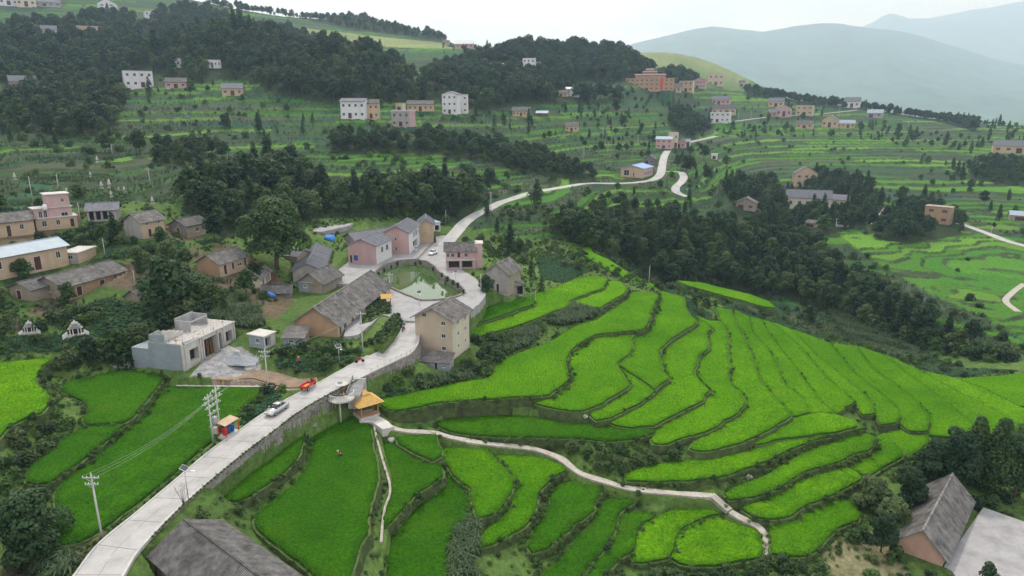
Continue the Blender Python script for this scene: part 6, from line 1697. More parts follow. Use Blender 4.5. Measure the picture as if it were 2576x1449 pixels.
# ---- trees set one by one
def one(u, v, s, t, label, rz=None, dz=0.0, name='tree', group=None, sz=1.0):
    p = hit(u, v); p.z += dz
    return tree_thing(p, s, t, random.uniform(0, 6) if rz is None else rz, label, group, name, sz)
one(697, 676, 1.0, 'big', 'huge spreading tree with a bare trunk above the village, widest crown of all', 1.0)
one(78, 1402, 1.0, 'dense', 'dense round dark green tree at the lower left corner beside the road')
one(2478, 1478, 1.0, 'small', 'small round tree standing in the concrete yard at the lower right', dz=.1)
for k, (u, v, s, t, lb) in enumerate([
 (2345,1225,.85,'near_a','dark tree leftmost in the clump behind the lower right house'),
 (2395,1235,1.05,'near_a','dark broad tree just behind the ridge of the lower right house'),
 (2440,1215,1.0,'near_b','tall tapering tree in the middle of the lower right clump'),
 (2495,1240,1.1,'near_b','yellowish tapering tree right of the lower right roof ridge'),
 (2550,1250,1.05,'near_a','dark tree at the right edge behind the lower right house'),
 (2590,1190,1.2,'near_b','tall tree cut by the right edge above the yard'),
 (2192,1280,.95,'near_c','pale feathery shrub between the rice and the lower right house'),
 (2245,1330,.9,'near_c','grey-green bush touching the eave of the lower right house'),
 (2285,1285,.7,'near_a','dark bush under the rear eave of the lower right house'),
 (2215,1388,.6,'near_a','small dark tree at the left front corner of the lower right house'),
 (1222,752,.62,'round_a','round tree on the square beside the old grey gabled house'),
 (1283,640,.85,'tall_a','slim dark tree behind the old grey gabled house'),
 (1336,700,.6,'tall_b','slim tree at the rice edge right of the old gabled house'),
 (1362,738,.5,'tall_b','short slim tree nearest the rice right of the open shed'),
 (290,612,.62,'tall_a','dark conical tree left of the tan two-storey gabled house'),
 (66,584,.5,'round_b','small tree before the long low tan house at the left edge'),
 (62,712,.62,'round_b','tree hiding part of the long yellow house at the left edge'),
 (172,772,.6,'round_b','tree in front of the old tile-roofed house with orange side wall'),
 (426,670,.85,'light_a','light green tree above the hut in the left hamlet'),
 (425,800,1.25,'round_c','tall dark tree in the thicket between hamlet and building site'),
 (462,770,1.0,'round_a','dark tree right behind the tallest thicket tree'),
 (398,745,.9,'round_b','brownish green tree at the left of the thicket'),
 (620,745,.75,'round_b','bushy tree beside the orange gabled house'),
 (300,905,.7,'round_b','bushy tree on the bank above the left rice field'),
 (352,880,.7,'light_a','yellow-green tree on the bank left of the building site'),
 (235,925,.6,'round_a','dark tree on the bank above the second left rice field'),
 (1690,720,.9,'round_c','round tree at the crest where the rice meets the valley wood'),
 (1310,640,.6,'round_b','small tree at the upper end of the rice crest'),
 (1455,690,.42,'round_b','low tree on the crest between two rice strips'),
 (640,720,.6,'round_a','dark tree left of the small yellow gabled house'),
 (540,610,.8,'round_a','tree at the wood edge above the orange gabled house'),
 (1728,440,1.1,'round_c','large round tree inside the road fork'),
 (1704,425,.9,'round_a','darker tree on the uphill side of the road fork'),
 (2400,560,1.1,'light_a','round yellow-green tree beside the salmon ruin'),
 (1570,318,.9,'round_a','round tree alone in the bright fields below the school'),
]): one(u, v, s, t, lb)
# garden trees between the hamlet houses
x, y = grid_pts(8.5, -150, -30, 120, 235); z = gz(x, y); u, v = proj(x, y, z)
k = in_poly(u, v, [(-40,520),(300,545),(500,580),(640,690),(720,720),(700,780),(560,790),(440,830),(300,850),(-40,800)]) & ~near_line(x, y) & (rg.random(len(x)) < .75); x, y, z = x[k], y[k], z[k]
for d in HS:
    hp = d['p0']; uu, vv = proj(x, y, z); hu, hv = proj(hp.x, hp.y, hp.z); R = FPX / (hp - Vector((0, 0, CAMH))).length; wpx = max(d['Lx'], d['Ly']) * R * .6
    q = (np.abs(uu - (hu - wpx * .3)) < wpx) & (y < hp.y + 1) & (vv - 5.5 * R < hv); x, y, z = x[~q], y[~q], z[~q]
for k, (a, b, c) in enumerate(zip(x, y, z)):
    t = ('round_a', 'round_b', 'light_a', 'tall_b', 'round_b')[rg.integers(5)]; uu, vv = proj(a, b, c)
    nb = min((h_ for h_ in HS if h_['label']), key=lambda h_: math.hypot(h_['p0'].x - a, h_['p0'].y - b))
    tree_thing((a, b, c - .1), rg.uniform(.38, .72), t, rg.uniform(0, 6.28), 'garden tree in the left hamlet near the ' + ' '.join(nb['label'].split()[:7]), 'garden trees near the ' + ' '.join(nb['label'].split()[:7]))
# leafless shrub by the road
p = at_z(462, 1268, .5); lr_ = empty('bare_shrub', p, 0, 'leafless shrub with thin grey branches at the road edge', 'shrub')
mb = MB(); rn = random.Random(5)
for k in range(9):
    a = rn.uniform(0, 6.28); e = Vector((cos(a) * rn.uniform(.3, 1.1), sin(a) * rn.uniform(.3, 1.1), rn.uniform(1.8, 3.2)))
    mb.tube((0, 0, -.2), e * .5, .035, .022, 5); mb.tube(e * .5, e, .022, .008, 5)
    for q in range(3):
        b = e * rn.uniform(.5, .95); mb.tube(b, b + Vector((rn.uniform(-.5, .5), rn.uniform(-.5, .5), rn.uniform(.2, .6))), .012, .005, 4)
mb.build('branches', M['trunk'], lr_)

# ---- low growth
def tuft(name, n, h, spread, w, mat, seed, droop=.5):
    """clump of arching blades, each a bent two-quad strip"""
    rg_ = np.random.default_rng(seed); V = []; F = []; T = []
    for i in range(n):
        a = rg_.uniform(0, 6.28); r0 = spread * .35 * rg_.random() ** .5; l = h * rg_.uniform(.6, 1.1); lean = rg_.uniform(.15, .9)
        d = np.array((cos(a), sin(a), 0)); s = np.array((-sin(a), cos(a), 0)) * w * rg_.uniform(.6, 1.2)
        b = d * r0; m_ = b + d * l * lean * .35 + np.array((0, 0, l * .7)); e = m_ + d * l * lean * .6 + np.array((0, 0, l * (.35 - droop * lean)))
        q = len(V); V += [b - s * .6, b + s * .6, m_ + s, m_ - s, e + s * .25, e - s * .25]; F += [(q, q + 1, q + 2, q + 3), (q + 3, q + 2, q + 4, q + 5)]
        T += [rg_.uniform(.1, .9)] * 6
    me = mesh_np(name, np.array(V), np.array(F)); at = me.attributes.new('tint', 'FLOAT', 'POINT'); at.data.foreach_set('value', np.array(T, np.float32)); me.materials.append(M[mat])
    return me
def bushm(name, r, h, n, size, mat, seed):
    return leaf_cloud(name, round_blobs(h, r, 7, seed, .05, .5), n, size, M[mat], seed, .5)
WEED = [tuft('weed', 26, .55, .7, .035, 'leaf_weed', 1), tuft('weed', 22, .75, .6, .045, 'leaf_weed', 2), bushm('weed', .5, .6, 130, .17, 'leaf_weed', 3), bushm('weed', .6, .8, 150, .19, 'leaf_mid', 4), bushm('weed', .45, .5, 110, .16, 'leaf_light', 5), tuft('weed', 20, .5, .8, .05, 'leaf_mid', 6)]
BUSH = [bushm('bush', 1.1, 1.6, 330, .26, 'leaf_dark', 11), bushm('bush', 1.3, 1.9, 380, .27, 'leaf_mid', 12), bushm('bush', 1.0, 1.4, 300, .25, 'leaf_weed', 13), bushm('bush', 1.2, 1.8, 330, .25, 'leaf_light', 14)]
MAIZE = [tuft('maize', 11, 2.0, .25, .07, 'leaf_maize', 21, .7), tuft('maize', 12, 1.8, .25, .075, 'leaf_maize', 22, .75), tuft('maize', 10, 2.2, .2, .07, 'leaf_maize', 23, .65)]
VEG = [tuft('vegetable', 14, .38, .3, .11, 'leaf_veg', 31, .8), tuft('vegetable', 12, .45, .3, .12, 'leaf_veg', 32, .7), bushm('vegetable', .3, .4, 60, .16, 'leaf_veg', 33)]
rg = np.random.default_rng(55)
# weeds on the terrace banks
RM = np.array([r[:5] for r in RIM]); NMs = np.array([r[5] for r in RIM])
thick = np.isin(NMs, ['Z1', 'Z2', 'Y1', 'X', 'Wp', 'V', 'U', 'V0', 'LAf', 'LBf', 'LCf', 'S1', 'S2', 'S3', 'S0', 'X0', 'DD', 'D'])
P = []; pk = []; sc = []
for rep in range(4):
    k = rg.random(len(RM)) < np.where(thick, .80, .34) * (1 if rep < 2 else np.where(thick, .8, .3))
    q = RM[k]; n = len(q); o = rg.uniform(-.15, 1.0, n) if rep else rg.uniform(-.1, .3, n)
    x = q[:, 0] + q[:, 3] * o + rg.normal(0, .25, n); y = q[:, 1] + q[:, 4] * o + rg.normal(0, .25, n)
    g = gz(x, y); z = np.where(o < .25, q[:, 2] - .05, np.maximum(np.minimum(q[:, 2] - .15, q[:, 2] - 1.1 * o), np.minimum(g, q[:, 2])))
    P.append(np.c_[x, y, z]); pk.append(rg.integers(0, 6, n)); sc.append(rg.uniform(.45, .95, n) * np.where(thick[k], 1.12, .8))
P = np.concatenate(P); pk = np.concatenate(pk); sc = np.concatenate(sc)
scatter('bank_weeds', 'weeds and grass on the banks between the rice terraces', P, 'weeds', WEED, pk, rg.uniform(0, 6.28, len(P)), sc)
# rice plants standing on the nearer terraces
RT = [tuft('rice_plant', 13, .42, .42, .022, 'leaf_rice', 71, .35), tuft('rice_plant', 12, .48, .40, .024, 'leaf_rice', 72, .4), tuft('rice_plant', 13, .42, .42, .022, 'leaf_rice_deep', 73, .35), tuft('rice_plant', 12, .48, .40, .024, 'leaf_rice_deep', 74, .4)]
Pr = []; pr_ = []
for nm, z, Q in PADW:
    c = Q.mean(0)
    if math.hypot(*c) > 178: continue
    sp = .42 if math.hypot(*c) < 125 else .6
    gx, gy = np.meshgrid(np.arange(Q[:, 0].min(), Q[:, 0].max(), sp), np.arange(Q[:, 1].min(), Q[:, 1].max(), sp))
    gx = gx.ravel() + rg.normal(0, .07, gx.size); gy = gy.ravel() + rg.normal(0, .07, gy.size)
    Qi = offset_in(Q, .3); k = in_poly(gx, gy, Qi); gx, gy = gx[k], gy[k]
    uu, vv = proj(gx, gy, np.full(len(gx), z)); k = (uu > -30) & (uu < 2610) & (vv < 1475); gx, gy = gx[k], gy[k]
    Pr.append(np.c_[gx, gy, np.full(len(gx), z + .16)]); deep = nm in ('W0','V0','Z2','LDf','LBf','LCf','X0','X','Wp','V','A','DD','Y0')
    pr_.append(rg.integers(0, 2, len(gx)) + (2 if deep else 0))
Pr = np.concatenate(Pr); pr_ = np.concatenate(pr_); print('rice tufts', len(Pr))
scatter('rice_plants', 'young rice plants standing close together on the nearer terraces', Pr, 'rice', RT, pr_, rg.uniform(0, 6.28, len(Pr)), rg.uniform(.85, 1.2, len(Pr)))
# grass along the road edge
k = rg.integers(25, 100, 420); e = ER[k] + (ER[k] - EL[k]) / np.linalg.norm(ER[k] - EL[k], axis=1)[:, None] * rg.uniform(.34, .6, 420)[:, None]; e[:, 2] += .0
scatter('verge_grass', 'grass growing on top of the retaining wall', e, 'weeds', WEED, rg.choice([0, 1, 4], 420), rg.uniform(0, 6.28, 420), rg.uniform(.2, .5, 420))
k = rg.integers(5, 110, 420); e = EL[k] + (EL[k] - ER[k]) / np.linalg.norm(ER[k] - EL[k], axis=1)[:, None] * rg.uniform(.35, 1.2, 420)[:, None]; e[:, 2] = np.minimum(e[:, 2], gz(e[:, 0], e[:, 1]) + .02)
scatter('verge_grass', 'grass along the field side of the road', e, 'weeds', WEED, rg.integers(0, 6, 420), rg.uniform(0, 6.28, 420), rg.uniform(.35, .8, 420))
# rough growth on open ground near by
def blocked(x, y, grow=0.4):
    b = near_line(x, y)
    for nm, z, Q in PADW: b |= in_poly(x, y, offset_in(Q, -grow))
    for Q in (PLW, PDW, BRW): b |= in_poly(x, y, Q)
    ux, vx = proj(x, y, gz(x, y))
    for pl, c in GROUND_PATCH[:2]: b |= in_poly(ux, vx, pl)
    b |= in_poly(ux, vx, [(-40,330),(120,330),(300,345),(400,420),(480,470),(400,540),(200,540),(-40,520)]) & (rg.random(len(x)) < .88)
    c = cc
    k = np.where((x > -95) & (x < 5) & (y < 190))[0]
    best = np.full(len(k), 1e9)
    for p in c: best = np.minimum(best, np.hypot(x[k] - p[0], y[k] - p[1]) - p[3] / 2)
    b[k[best < .9]] = True
    return b
x, y = grid_pts(1.35, -150, 130, 52, 262)
z = gz(x, y); u, v = proj(x, y, z)
k = (u > -40) & (u < 2620) & (v < 1500) & (v > 420)
x, y, z, u, v = x[k], y[k], z[k], u[k], v[k]
k = ~blocked(x, y); x, y, z, u, v = x[k], y[k], z[k], u[k], v[k]
den = fbm(x / 11, y / 11, 61, 3)
k = rg.random(len(x)) < np.clip((den - .25) * 2.2, .15, .9)
x, y, z, den = x[k], y[k], z[k], den[k]
scatter('rough_grass', 'rough grass and weeds over the open ground of village and slopes', np.c_[x, y, z - .05], 'weeds', WEED, rg.integers(0, 6, len(x)), rg.uniform(0, 6.28, len(x)), rg.uniform(.6, 1.35, len(x)))
x, y = grid_pts(3.6, -170, 150, 52, 300)
z = gz(x, y); u, v = proj(x, y, z); k = (u > -40) & (u < 2620) & (v < 1500) & (v > 400)
x, y, z = x[k], y[k], z[k]; k = ~blocked(x, y, 1.4); x, y, z = x[k], y[k], z[k]
den = fbm(x / 20, y / 20, 62, 3); k = rg.random(len(x)) < np.clip((den - .36) * 3.2, .0, .85); x, y, z = x[k], y[k], z[k]
scatter('bushes', 'low bushes among the village gardens and slopes', np.c_[x, y, z - .1], 'bushes', BUSH, rg.integers(0, 4, len(x)), rg.uniform(0, 6.28, len(x)), rg.uniform(.6, 1.5, len(x)))
# vegetable plots and rank growth between the hamlet houses
x, y = grid_pts(.62, -150, -25, 118, 240); z = gz(x, y); u, v = proj(x, y, z)
HAM = [(-60,520),(300,540),(520,580),(700,690),(740,760),(700,800),(560,800),(440,840),(300,860),(-60,830)]
k = in_poly(u, v, HAM); x, y, z = x[k], y[k], z[k]; k = ~near_line(x, y); x, y, z = x[k], y[k], z[k]
q = fbm(x / 14, y / 14, 102, 3); q2 = fbm(x / 9, y / 9, 103, 2)
k = (q < .52) & (q2 > .5) & (rg.random(len(x)) < .8)
scatter('vegetables', 'vegetable plots between the houses of the left hamlet', np.c_[x[k], y[k], z[k]], 'vegs', VEG, rg.integers(0, 3, k.sum()), rg.uniform(0, 6.28, k.sum()), rg.uniform(.8, 1.7, k.sum()))
k = (q < .5) & (q2 < .46) & (rg.random(len(x)) < .16)
scatter('thicket', 'rank bushes between the houses of the left hamlet', np.c_[x[k], y[k], z[k] - .1], 'bushes', BUSH, rg.integers(0, 4, k.sum()), rg.uniform(0, 6.28, k.sum()), rg.uniform(.6, 1.5, k.sum()))
k = (q2 < .40) & (q > .48) & (rg.random(len(x)) < .5)
scatter('maize', 'maize plots between the houses of the left hamlet', np.c_[x[k], y[k], z[k]], 'maize', MAIZE, rg.integers(0, 3, k.sum()), rg.uniform(0, 6.28, k.sum()), rg.uniform(.6, 1.0, k.sum()))
# thickets drawn where the photograph shows them: outline, spacing, size
for pl, sp, lo, hi, lab in [
 ([(280,845),(400,850),(380,930),(300,925),(180,940),(150,905)], 2.1, 1.0, 2.0, 'thicket on the bank above the left rice fields'),
 ([(370,740),(520,720),(560,760),(520,800),(440,830),(370,850)], 2.2, 1.2, 2.3, 'dark thicket between the left hamlet and the building site'),
 ([(1180,860),(1290,835),(1290,890),(1250,940),(1130,985),(1000,965),(1030,935),(1140,930)], 2.0, .7, 1.5, 'bushes below the tall beige house'),
 ([(2160,800),(2250,818),(2350,850),(2460,880),(2545,900),(2540,915),(2400,890),(2250,850),(2165,820)], 2.6, 1.5, 2.8, 'pale hedge along the lower edge of the valley wood'),
 ([(1420,1125),(1560,1125),(1700,1140),(1720,1155),(1600,1185),(1540,1200),(1450,1165)], 1.7, .6, 1.3, 'scrub on the bank above the footpath'),
 ([(2140,1240),(2230,1210),(2330,1160),(2360,1200),(2260,1290),(2200,1400),(2150,1330)], 2.2, .7, 1.6, 'bushes between the rice and the lower right house'),
 ([(1400,590),(1500,630),(1580,670),(1660,690),(1560,660),(1470,625)], 2.4, .8, 1.6, 'bushes along the back of the rice crest'),
 ([(0,1020),(60,1060),(120,1045),(200,1060),(215,1080),(150,1130),(60,1200),(0,1210)], 1.9, .6, 1.5, 'leafy growth on the bank between the left rice fields'),
 ([(1640,1410),(1800,1430),(1990,1415),(2080,1430),(2080,1480),(1600,1480)], 1.6, .6, 1.2, 'garden growth at the bottom edge below the round paddy'),
 ([(690,870),(760,865),(840,880),(900,880),(880,895),(790,905),(700,910)], 1.9, .6, 1.4, 'hedge below the long tan house'),
 ([(0,300),(120,330),(220,350),(290,330),(330,380),(200,400),(90,370),(0,340)], 4.5, 1.2, 2.6, 'scrub at the lower edge of the left forest'),
]:
    W3 = [hit(u, v) for u, v in pl]; Q = np.array([(p.x, p.y) for p in W3])
    x, y = grid_pts(sp, Q[:, 0].min(), Q[:, 0].max(), Q[:, 1].min(), Q[:, 1].max()); k = in_poly(x, y, Q); x, y = x[k], y[k]
    k = ~blocked(x, y, .5); x, y = x[k], y[k]
    scatter('thicket', lab, np.c_[x, y, gz(x, y) - .15], 'bushes', BUSH, rg.integers(0, 4, len(x)), rg.uniform(0, 6.28, len(x)), rg.uniform(lo, hi, len(x)))
# hedgerow growth on the steps of the far terraces, and crop texture on their treads
ridx = np.where(riser & (DIST > 215) & (DIST < 820) & (np.abs(AZ) < .72))
den = fbm(GX[ridx] / 26, GY[ridx] / 26, 63, 3); sel = rg.random(len(den)) < np.clip((den - .46) * .9, 0, .35) * np.clip(DIST[ridx] / 900, .25, .6)
inrv = in_poly(U1[ridx], V1[ridx], ZONE[2][1]); sel &= ~(inrv & (rg.random(len(den)) < .85))
x, y, z = GX[ridx][sel], GY[ridx][sel], GZ[ridx][sel]; kk = ~near_line(x, y) & ~((x < -60) & (y < 330) & (rg.random(len(x)) < .7)); x, y, z = x[kk], y[kk], z[kk]
print('hedge', len(x))
scatter('hedgerows', 'bushes along the steps of the far terraces', np.c_[x, y, z - .2], 'bushes', BUSH, rg.integers(0, 4, len(x)), rg.uniform(0, 6.28, len(x)), rg.uniform(.55, 1.9, len(x)))
tread = (~riser) & terr & (~isr) & (~pale) & (hh > .55) & (DIST > 200) & (DIST < 520) & (np.abs(AZ) < .72)
ridx = np.where(tread); sel = rg.random(len(ridx[0])) < .30 * np.clip(DIST[ridx] / 420, .3, 1)
x, y, z = GX[ridx][sel], GY[ridx][sel], GZ[ridx][sel]; kk = ~near_line(x, y); x, y, z = x[kk], y[kk], z[kk]
print('maize far', len(x))
scatter('maize', 'maize growing on the far terraces', np.c_[x + rg.normal(0, .3, len(x)), y + rg.normal(0, .5, len(x)), z - .2], 'maize', MAIZE, rg.integers(0, 3, len(x)), rg.uniform(0, 6.28, len(x)), rg.uniform(.7, 1.2, len(x)))
# crops planted in rows
def crop(name, lab, pl, sp, key, kit, lo, hi, dz=0.0):
    W3 = [hit(u, v) for u, v in pl]; Q = np.array([(p.x, p.y) for p in W3])
    gx, gy = np.meshgrid(np.arange(-60, 60, sp), np.arange(-60, 60, sp * .7)); a = random.uniform(0, 3.1)
    c0 = Q.mean(0); x = c0[0] + gx * cos(a) - gy * sin(a); y = c0[1] + gx * sin(a) + gy * cos(a); x = x.ravel() + rg.normal(0, .07, x.size); y = y.ravel() + rg.normal(0, .07, y.size)
    k = in_poly(x, y, Q); x, y = x[k], y[k]; k = ~blocked(x, y, .1); x, y = x[k], y[k]
    scatter(name, lab, np.c_[x, y, gz(x, y) + dz], key, kit, rg.integers(0, len(kit), len(x)), rg.uniform(0, 6.28, len(x)), rg.uniform(lo, hi, len(x)))
for pl, lab in [
 ([(1376,818),(1400,797),(1425,780),(1455,768),(1490,771),(1514,780),(1505,794),(1470,810),(1420,822)], 'grey-green maize clump between two rice terraces'),
 ([(1284,852),(1300,838),(1345,830),(1355,846),(1330,872),(1290,884)], 'smaller maize clump at the left of the rice knoll'),
 ([(1610,692),(1650,682),(1700,692),(1735,714),(1690,718),(1640,708)], 'maize strip at the crest under the round trees'),
 ([(2085,788),(2120,793),(2200,835),(2290,878),(2305,905),(2260,914),(2200,884),(2130,852)], 'long greyish maize strip behind the rice knoll'),
 ([(1830,758),(1870,765),(1912,785),(1900,797),(1850,777)], 'short maize strip at the crest of the knoll'),
 ([(540,790),(620,775),(720,782),(742,806),(640,828),(545,828)], 'maize garden behind the building site'),
 ([(1120,945),(1180,938),(1190,960),(1130,985),(1040,975),(1050,955)], 'dark maize patch below the tall beige house'),
 ([(90,1440),(150,1405),(195,1400),(195,1440),(120,1475)], 'maize row at the lower left corner beside the road'),
 ([(1118,1330),(1150,1315),(1195,1302),(1205,1330),(1195,1400),(1200,1470),(1115,1470)], 'tall leafy bean rows between two foreground paddies'),
]: crop('maize', lab, pl, .62, 'maize', MAIZE, .8, 1.2)
for pl, lab in [
 ([(20,505),(120,500),(150,520),(60,535)], 'bright leafy bed left of the pink three-storey house'),
 ([(205,500),(330,488),(345,512),(230,535)], 'bright leafy bed behind the run-down timber house'),
 ([(60,440),(220,432),(290,445),(150,462),(60,460)], 'leafy strip below the grave pillars'),
 ([(60,388),(300,378),(310,398),(150,408),(60,405)], 'leafy strip on the upper left terraces'),
 ([(1588,674),(1640,702),(1700,737),(1740,757),(1790,790),(1780,810),(1750,802),(1700,757),(1640,717)], 'blue-green vegetable strip running down the crest'),
 ([(600,1068),(640,1018),(690,985),(705,1000),(665,1040),(615,1078)], 'vegetable bed between the left rice field and the road'),
 ([(940,1004),(1000,978),(1100,988),(1040,1000),(960,1014)], 'vegetable bed above the pavilion'),
 ([(2300,890),(2420,920),(2560,935),(2400,948),(2310,937)], 'blue-green vegetable field behind the rice knoll'),
 ([(0,850),(150,842),(300,852),(310,882),(150,884),(0,895)], 'leafy vegetable terrace with the two stone tombs'),
 ([(1345,640),(1400,640),(1480,682),(1420,712),(1362,702)], 'vegetable slope left of the rice crest'),
 ([(1800,795),(1930,790),(2060,842),(2100,856),(1990,834),(1880,800)], 'dark vegetable patch at the back of the knoll'),
 ([(690,905),(800,902),(880,898),(800,944),(695,942)], 'vegetable garden beside the road in front of the long tan house'),
]: crop('vegetables', lab, pl, .5, 'vegs', VEG, .8, 1.35)
# ---------------------------------------------------------------- things made one by one
# --- unfinished house: broken walls, stair tower, porch posts on top of the shell
sr = ROOTS['site']; Lx, Ly, hh_ = site['Lx'], site['Ly'], site['h']
x0, x1, y0, y1 = -Lx / 2, Lx / 2, -Ly / 2, Ly / 2
def sp(nm, mat, *boxes):
    mb = MB()
    for b in boxes: mb.box(*b)
    o = mb.build(nm, M[mat], sr); return o
t = .2
def broken(nm, mat, ax, fixed, a0, a1, hs):
    """ragged stub wall: heights hs along the run"""
    mb = MB(); n = len(hs)
    for i in range(n):
        s, e = a0 + (a1 - a0) * i / n, a0 + (a1 - a0) * (i + 1) / n
        if ax == 'x': mb.box(s, e - .004, fixed, fixed + t, hh_ + .26, hh_ + .26 + hs[i])
        else: mb.box(fixed, fixed + t, s, e - .004, hh_ + .26, hh_ + .26 + hs[i])
    return mb.build(nm, M[mat], sr)
broken('stub_wall', 'conc_blue', 'y', x0 + .01, y0 + Ly * .52, y0 + Ly * .95, [1.7, 1.5, 1.6, .5, 1.4])
broken('stub_wall', 'conc_light', 'x', y0 + Ly * .55, x0 + .3, x0 + Lx * .36, [2.0, 1.8, 1.5, 1.1, .7])
broken('stub_wall', 'concrete', 'x', y1 - .3, x0 + .3, x0 + Lx * .55, [1.2, 1.3, .9, .5, .3, .2])
broken('stub_wall', 'concrete', 'x', y0 + .02, x0 + .1, x0 + Lx * .3, [.4, .3, .22, .12])
cx0, cx1, cy0, cy1 = x0 + Lx * .46, x0 + Lx * .80, y0 + Ly * .50, y1 - .4
sp('stair_tower', 'concrete', (cx0, cx1, cy1 - t, cy1, hh_ + .26, hh_ + 2.7), (cx0, cx0 + t, cy0, cy1 - t, hh_ + .26, hh_ + 2.3), (cx1 - t, cx1, cy0, cy1 - t, hh_ + .26, hh_ + 2.5), (cx0 + t, cx1 - t, cy0, cy0 + t, hh_ + 1.9, hh_ + 2.2))
for k, fx in enumerate((.02, .30, .345, .63, .75, .97)):
    mb = MB(); xx = x0 + Lx * fx; mb.box(xx - .14, xx + .14, y0 - .22, y0 - .004, -.6, hh_ + .05 + (.3 if k in (2, 5) else 0)); mb.build('column', M['conc_light'], sr)
mb = MB(); mb.box(x0 + Lx * .02, x1, y0 - .2, y0 - .006, hh_ + .06, hh_ + .30); mb.build('beam', M['conc_light'], sr)
mb = MB(); mb.box(x0 - .28, x0 - .005, y0 + Ly * .0, y0 + Ly * .04, -.8, hh_ + .2); mb.build('column', M['conc_light'], sr)
mb = MB(); wx = x0 - .01; mb.box(x0 + .2, x0 + Lx * .45, y1 + .005, y1 + 4.2, -1.5, hh_ * .72); o = mb.build('low_wing', M['conc_blue'], sr)
rn = random.Random(9)
for k in range(26):
    mb = MB(); s = rn.uniform(.12, .4); mb.hexa([(-s, -s * .5, 0), (s, -s * .6, 0), (s * .9, s * .5, 0), (-s * .8, s * .6, 0)], [(-s * .9, -s * .4, s * .3), (s * .8, -s * .5, s * .35), (s * .8, s * .4, s * .3), (-s * .7, s * .5, s * .25)])
    o = mb.build('rubble', M['rubble'] if k % 3 else M['wood_light'], sr); o.location = (rn.uniform(x0 + 1, x1 - .6), rn.uniform(y0 + .4, y1 - .8), hh_ + .27); o.rotation_euler = (0, 0, rn.uniform(0, 3))
for k in range(16):
    mb = MB(); xx, yy = (x0 + Lx * (k % 6) / 5.2 + .12, y0 + .12) if k < 6 else ((x0 + .12, y0 + Ly * (k - 6) / 5) if k < 11 else (x0 + Lx * (k - 11) / 5 + .2, y1 - .2))
    for q in range(3): mb.tube((xx + .07 * q, yy + .05 * (q % 2), hh_ + .2), (xx + .07 * q + rn.uniform(-.08, .08), yy + rn.uniform(-.08, .08), hh_ + rn.uniform(.7, 1.5)), .014, .012, 4)
    mb.build('rebar', M['rebar'], sr)
for k in range(7):
    mb = MB(); xx = x0 + Lx * (.37 + .035 * k); mb.tube((xx, y0 + .3 + .25 * (k % 2), -.1), (xx + rn.uniform(-.15, .15), y0 + .4, hh_ * .86), .05, .045, 5); mb.build('prop', M['wood_light'], sr)
for k in range(4):
    mb = MB(); zz2 = hh_ * (k + .5) / 4.2; mb.box(x0 - .03, x0 - .004, y0 + .1, y1 - .1, zz2, zz2 + .04); mb.build('mortar_course', M['concrete'], sr)
# --- building site heaps
def heap(u, v, r, h, mat, nm, lab, cat, seed, dz=0):
    p = hit(u, v); mb = MB(); rn = random.Random(seed); n = 18; rings = 6; V = []
    for j in range(rings + 1):
        f = j / rings
        for i in range(n):
            a = 2 * pi * i / n; w = 1 + .18 * sin(2 * a + seed) + .12 * sin(5 * a + seed * 2) + rn.uniform(-.05, .05)
            V.append((r[0] * w * f * cos(a), r[1] * w * f * sin(a), h * (1 - f) ** 1.1 * (1 + rn.uniform(-.12, .12)) - .25 * f))
    F = [(j * n + i, j * n + (i + 1) % n, (j + 1) * n + (i + 1) % n, (j + 1) * n + i) for j in range(rings) for i in range(n)]
    me = bpy.data.meshes.new(nm); me.from_pydata(V, [], F); me.update()
    o = link(nm, me, M[mat]); o.location = (p.x, p.y, p.z + dz); set_props(o, lab, cat); return o
heap(600, 905, (4.2, 2.8), 1.5, 'gravel', 'gravel_heap', 'heap of blue-grey gravel before the unfinished house', 'heap', 3)
heap(632, 920, (1.6, 1.2), .7, 'white', 'lime_heap', 'small white lime heap beside the gravel', 'heap', 5)
heap(648, 975, (2.2, 1.0), .6, 'conc_light', 'sand_heap', 'pale sand heap at the edge of the left rice field', 'heap', 7)
heap(575, 880, (2.0, 1.3), .9, 'rubble', 'debris_heap', 'debris heap of boards and blocks beside the porch', 'heap', 8)
p = hit(305, 925); mb = MB(); mb.box(-1.6, 1.6, -.6, .6, -.2, .75); mb.box(-1.7, 1.7, -.7, .7, .755, .85)
br = empty('brick_stack', p, .15, 'covered stack of grey blocks at the top of the left rice field', 'stack'); mb.build('blocks', M['concrete'], br)
mb = MB(); mb.box(-1.75, 1.75, -.75, .75, .86, .93); mb.build('cover', M['conc_light'], br)
p = hit(515, 976); lw = empty('low_wall', p, .02, 'low whitewashed wall between the building site and the rice', 'wall'); q2 = hit(655, 978)
Lw = (q2 - p).length; a = atan2(q2.y - p.y, q2.x - p.x); lw.rotation_euler = (0, 0, a); p3 = hit(448, 968)
mb = MB(); mb.box(-5.2, Lw, -.15, .15, -1.2, .35); mb.build('wall_body', M['grey_wall'], lw); mb = MB(); mb.box(-5.25, Lw + .05, -.22, .22, .353, .47); mb.build('coping', M['conc_light'], lw)
p = hit(585, 935)
for k in range(9):
    a = random.uniform(-.35, .1); mb = MB(); mb.box(-1.7, 1.7, -.05, .05, 0, .06)
    if k == 0: tb = empty('timber_pile', hit(560, 958), 0, 'loose pile of scaffold poles beside the low wall', 'timber')
    o = mb.build('pole', M['wood_light'], tb); o.location = (random.uniform(-.5, .5), random.uniform(-.6, .6), .03 + .06 * k); o.rotation_euler = (0, 0, a)

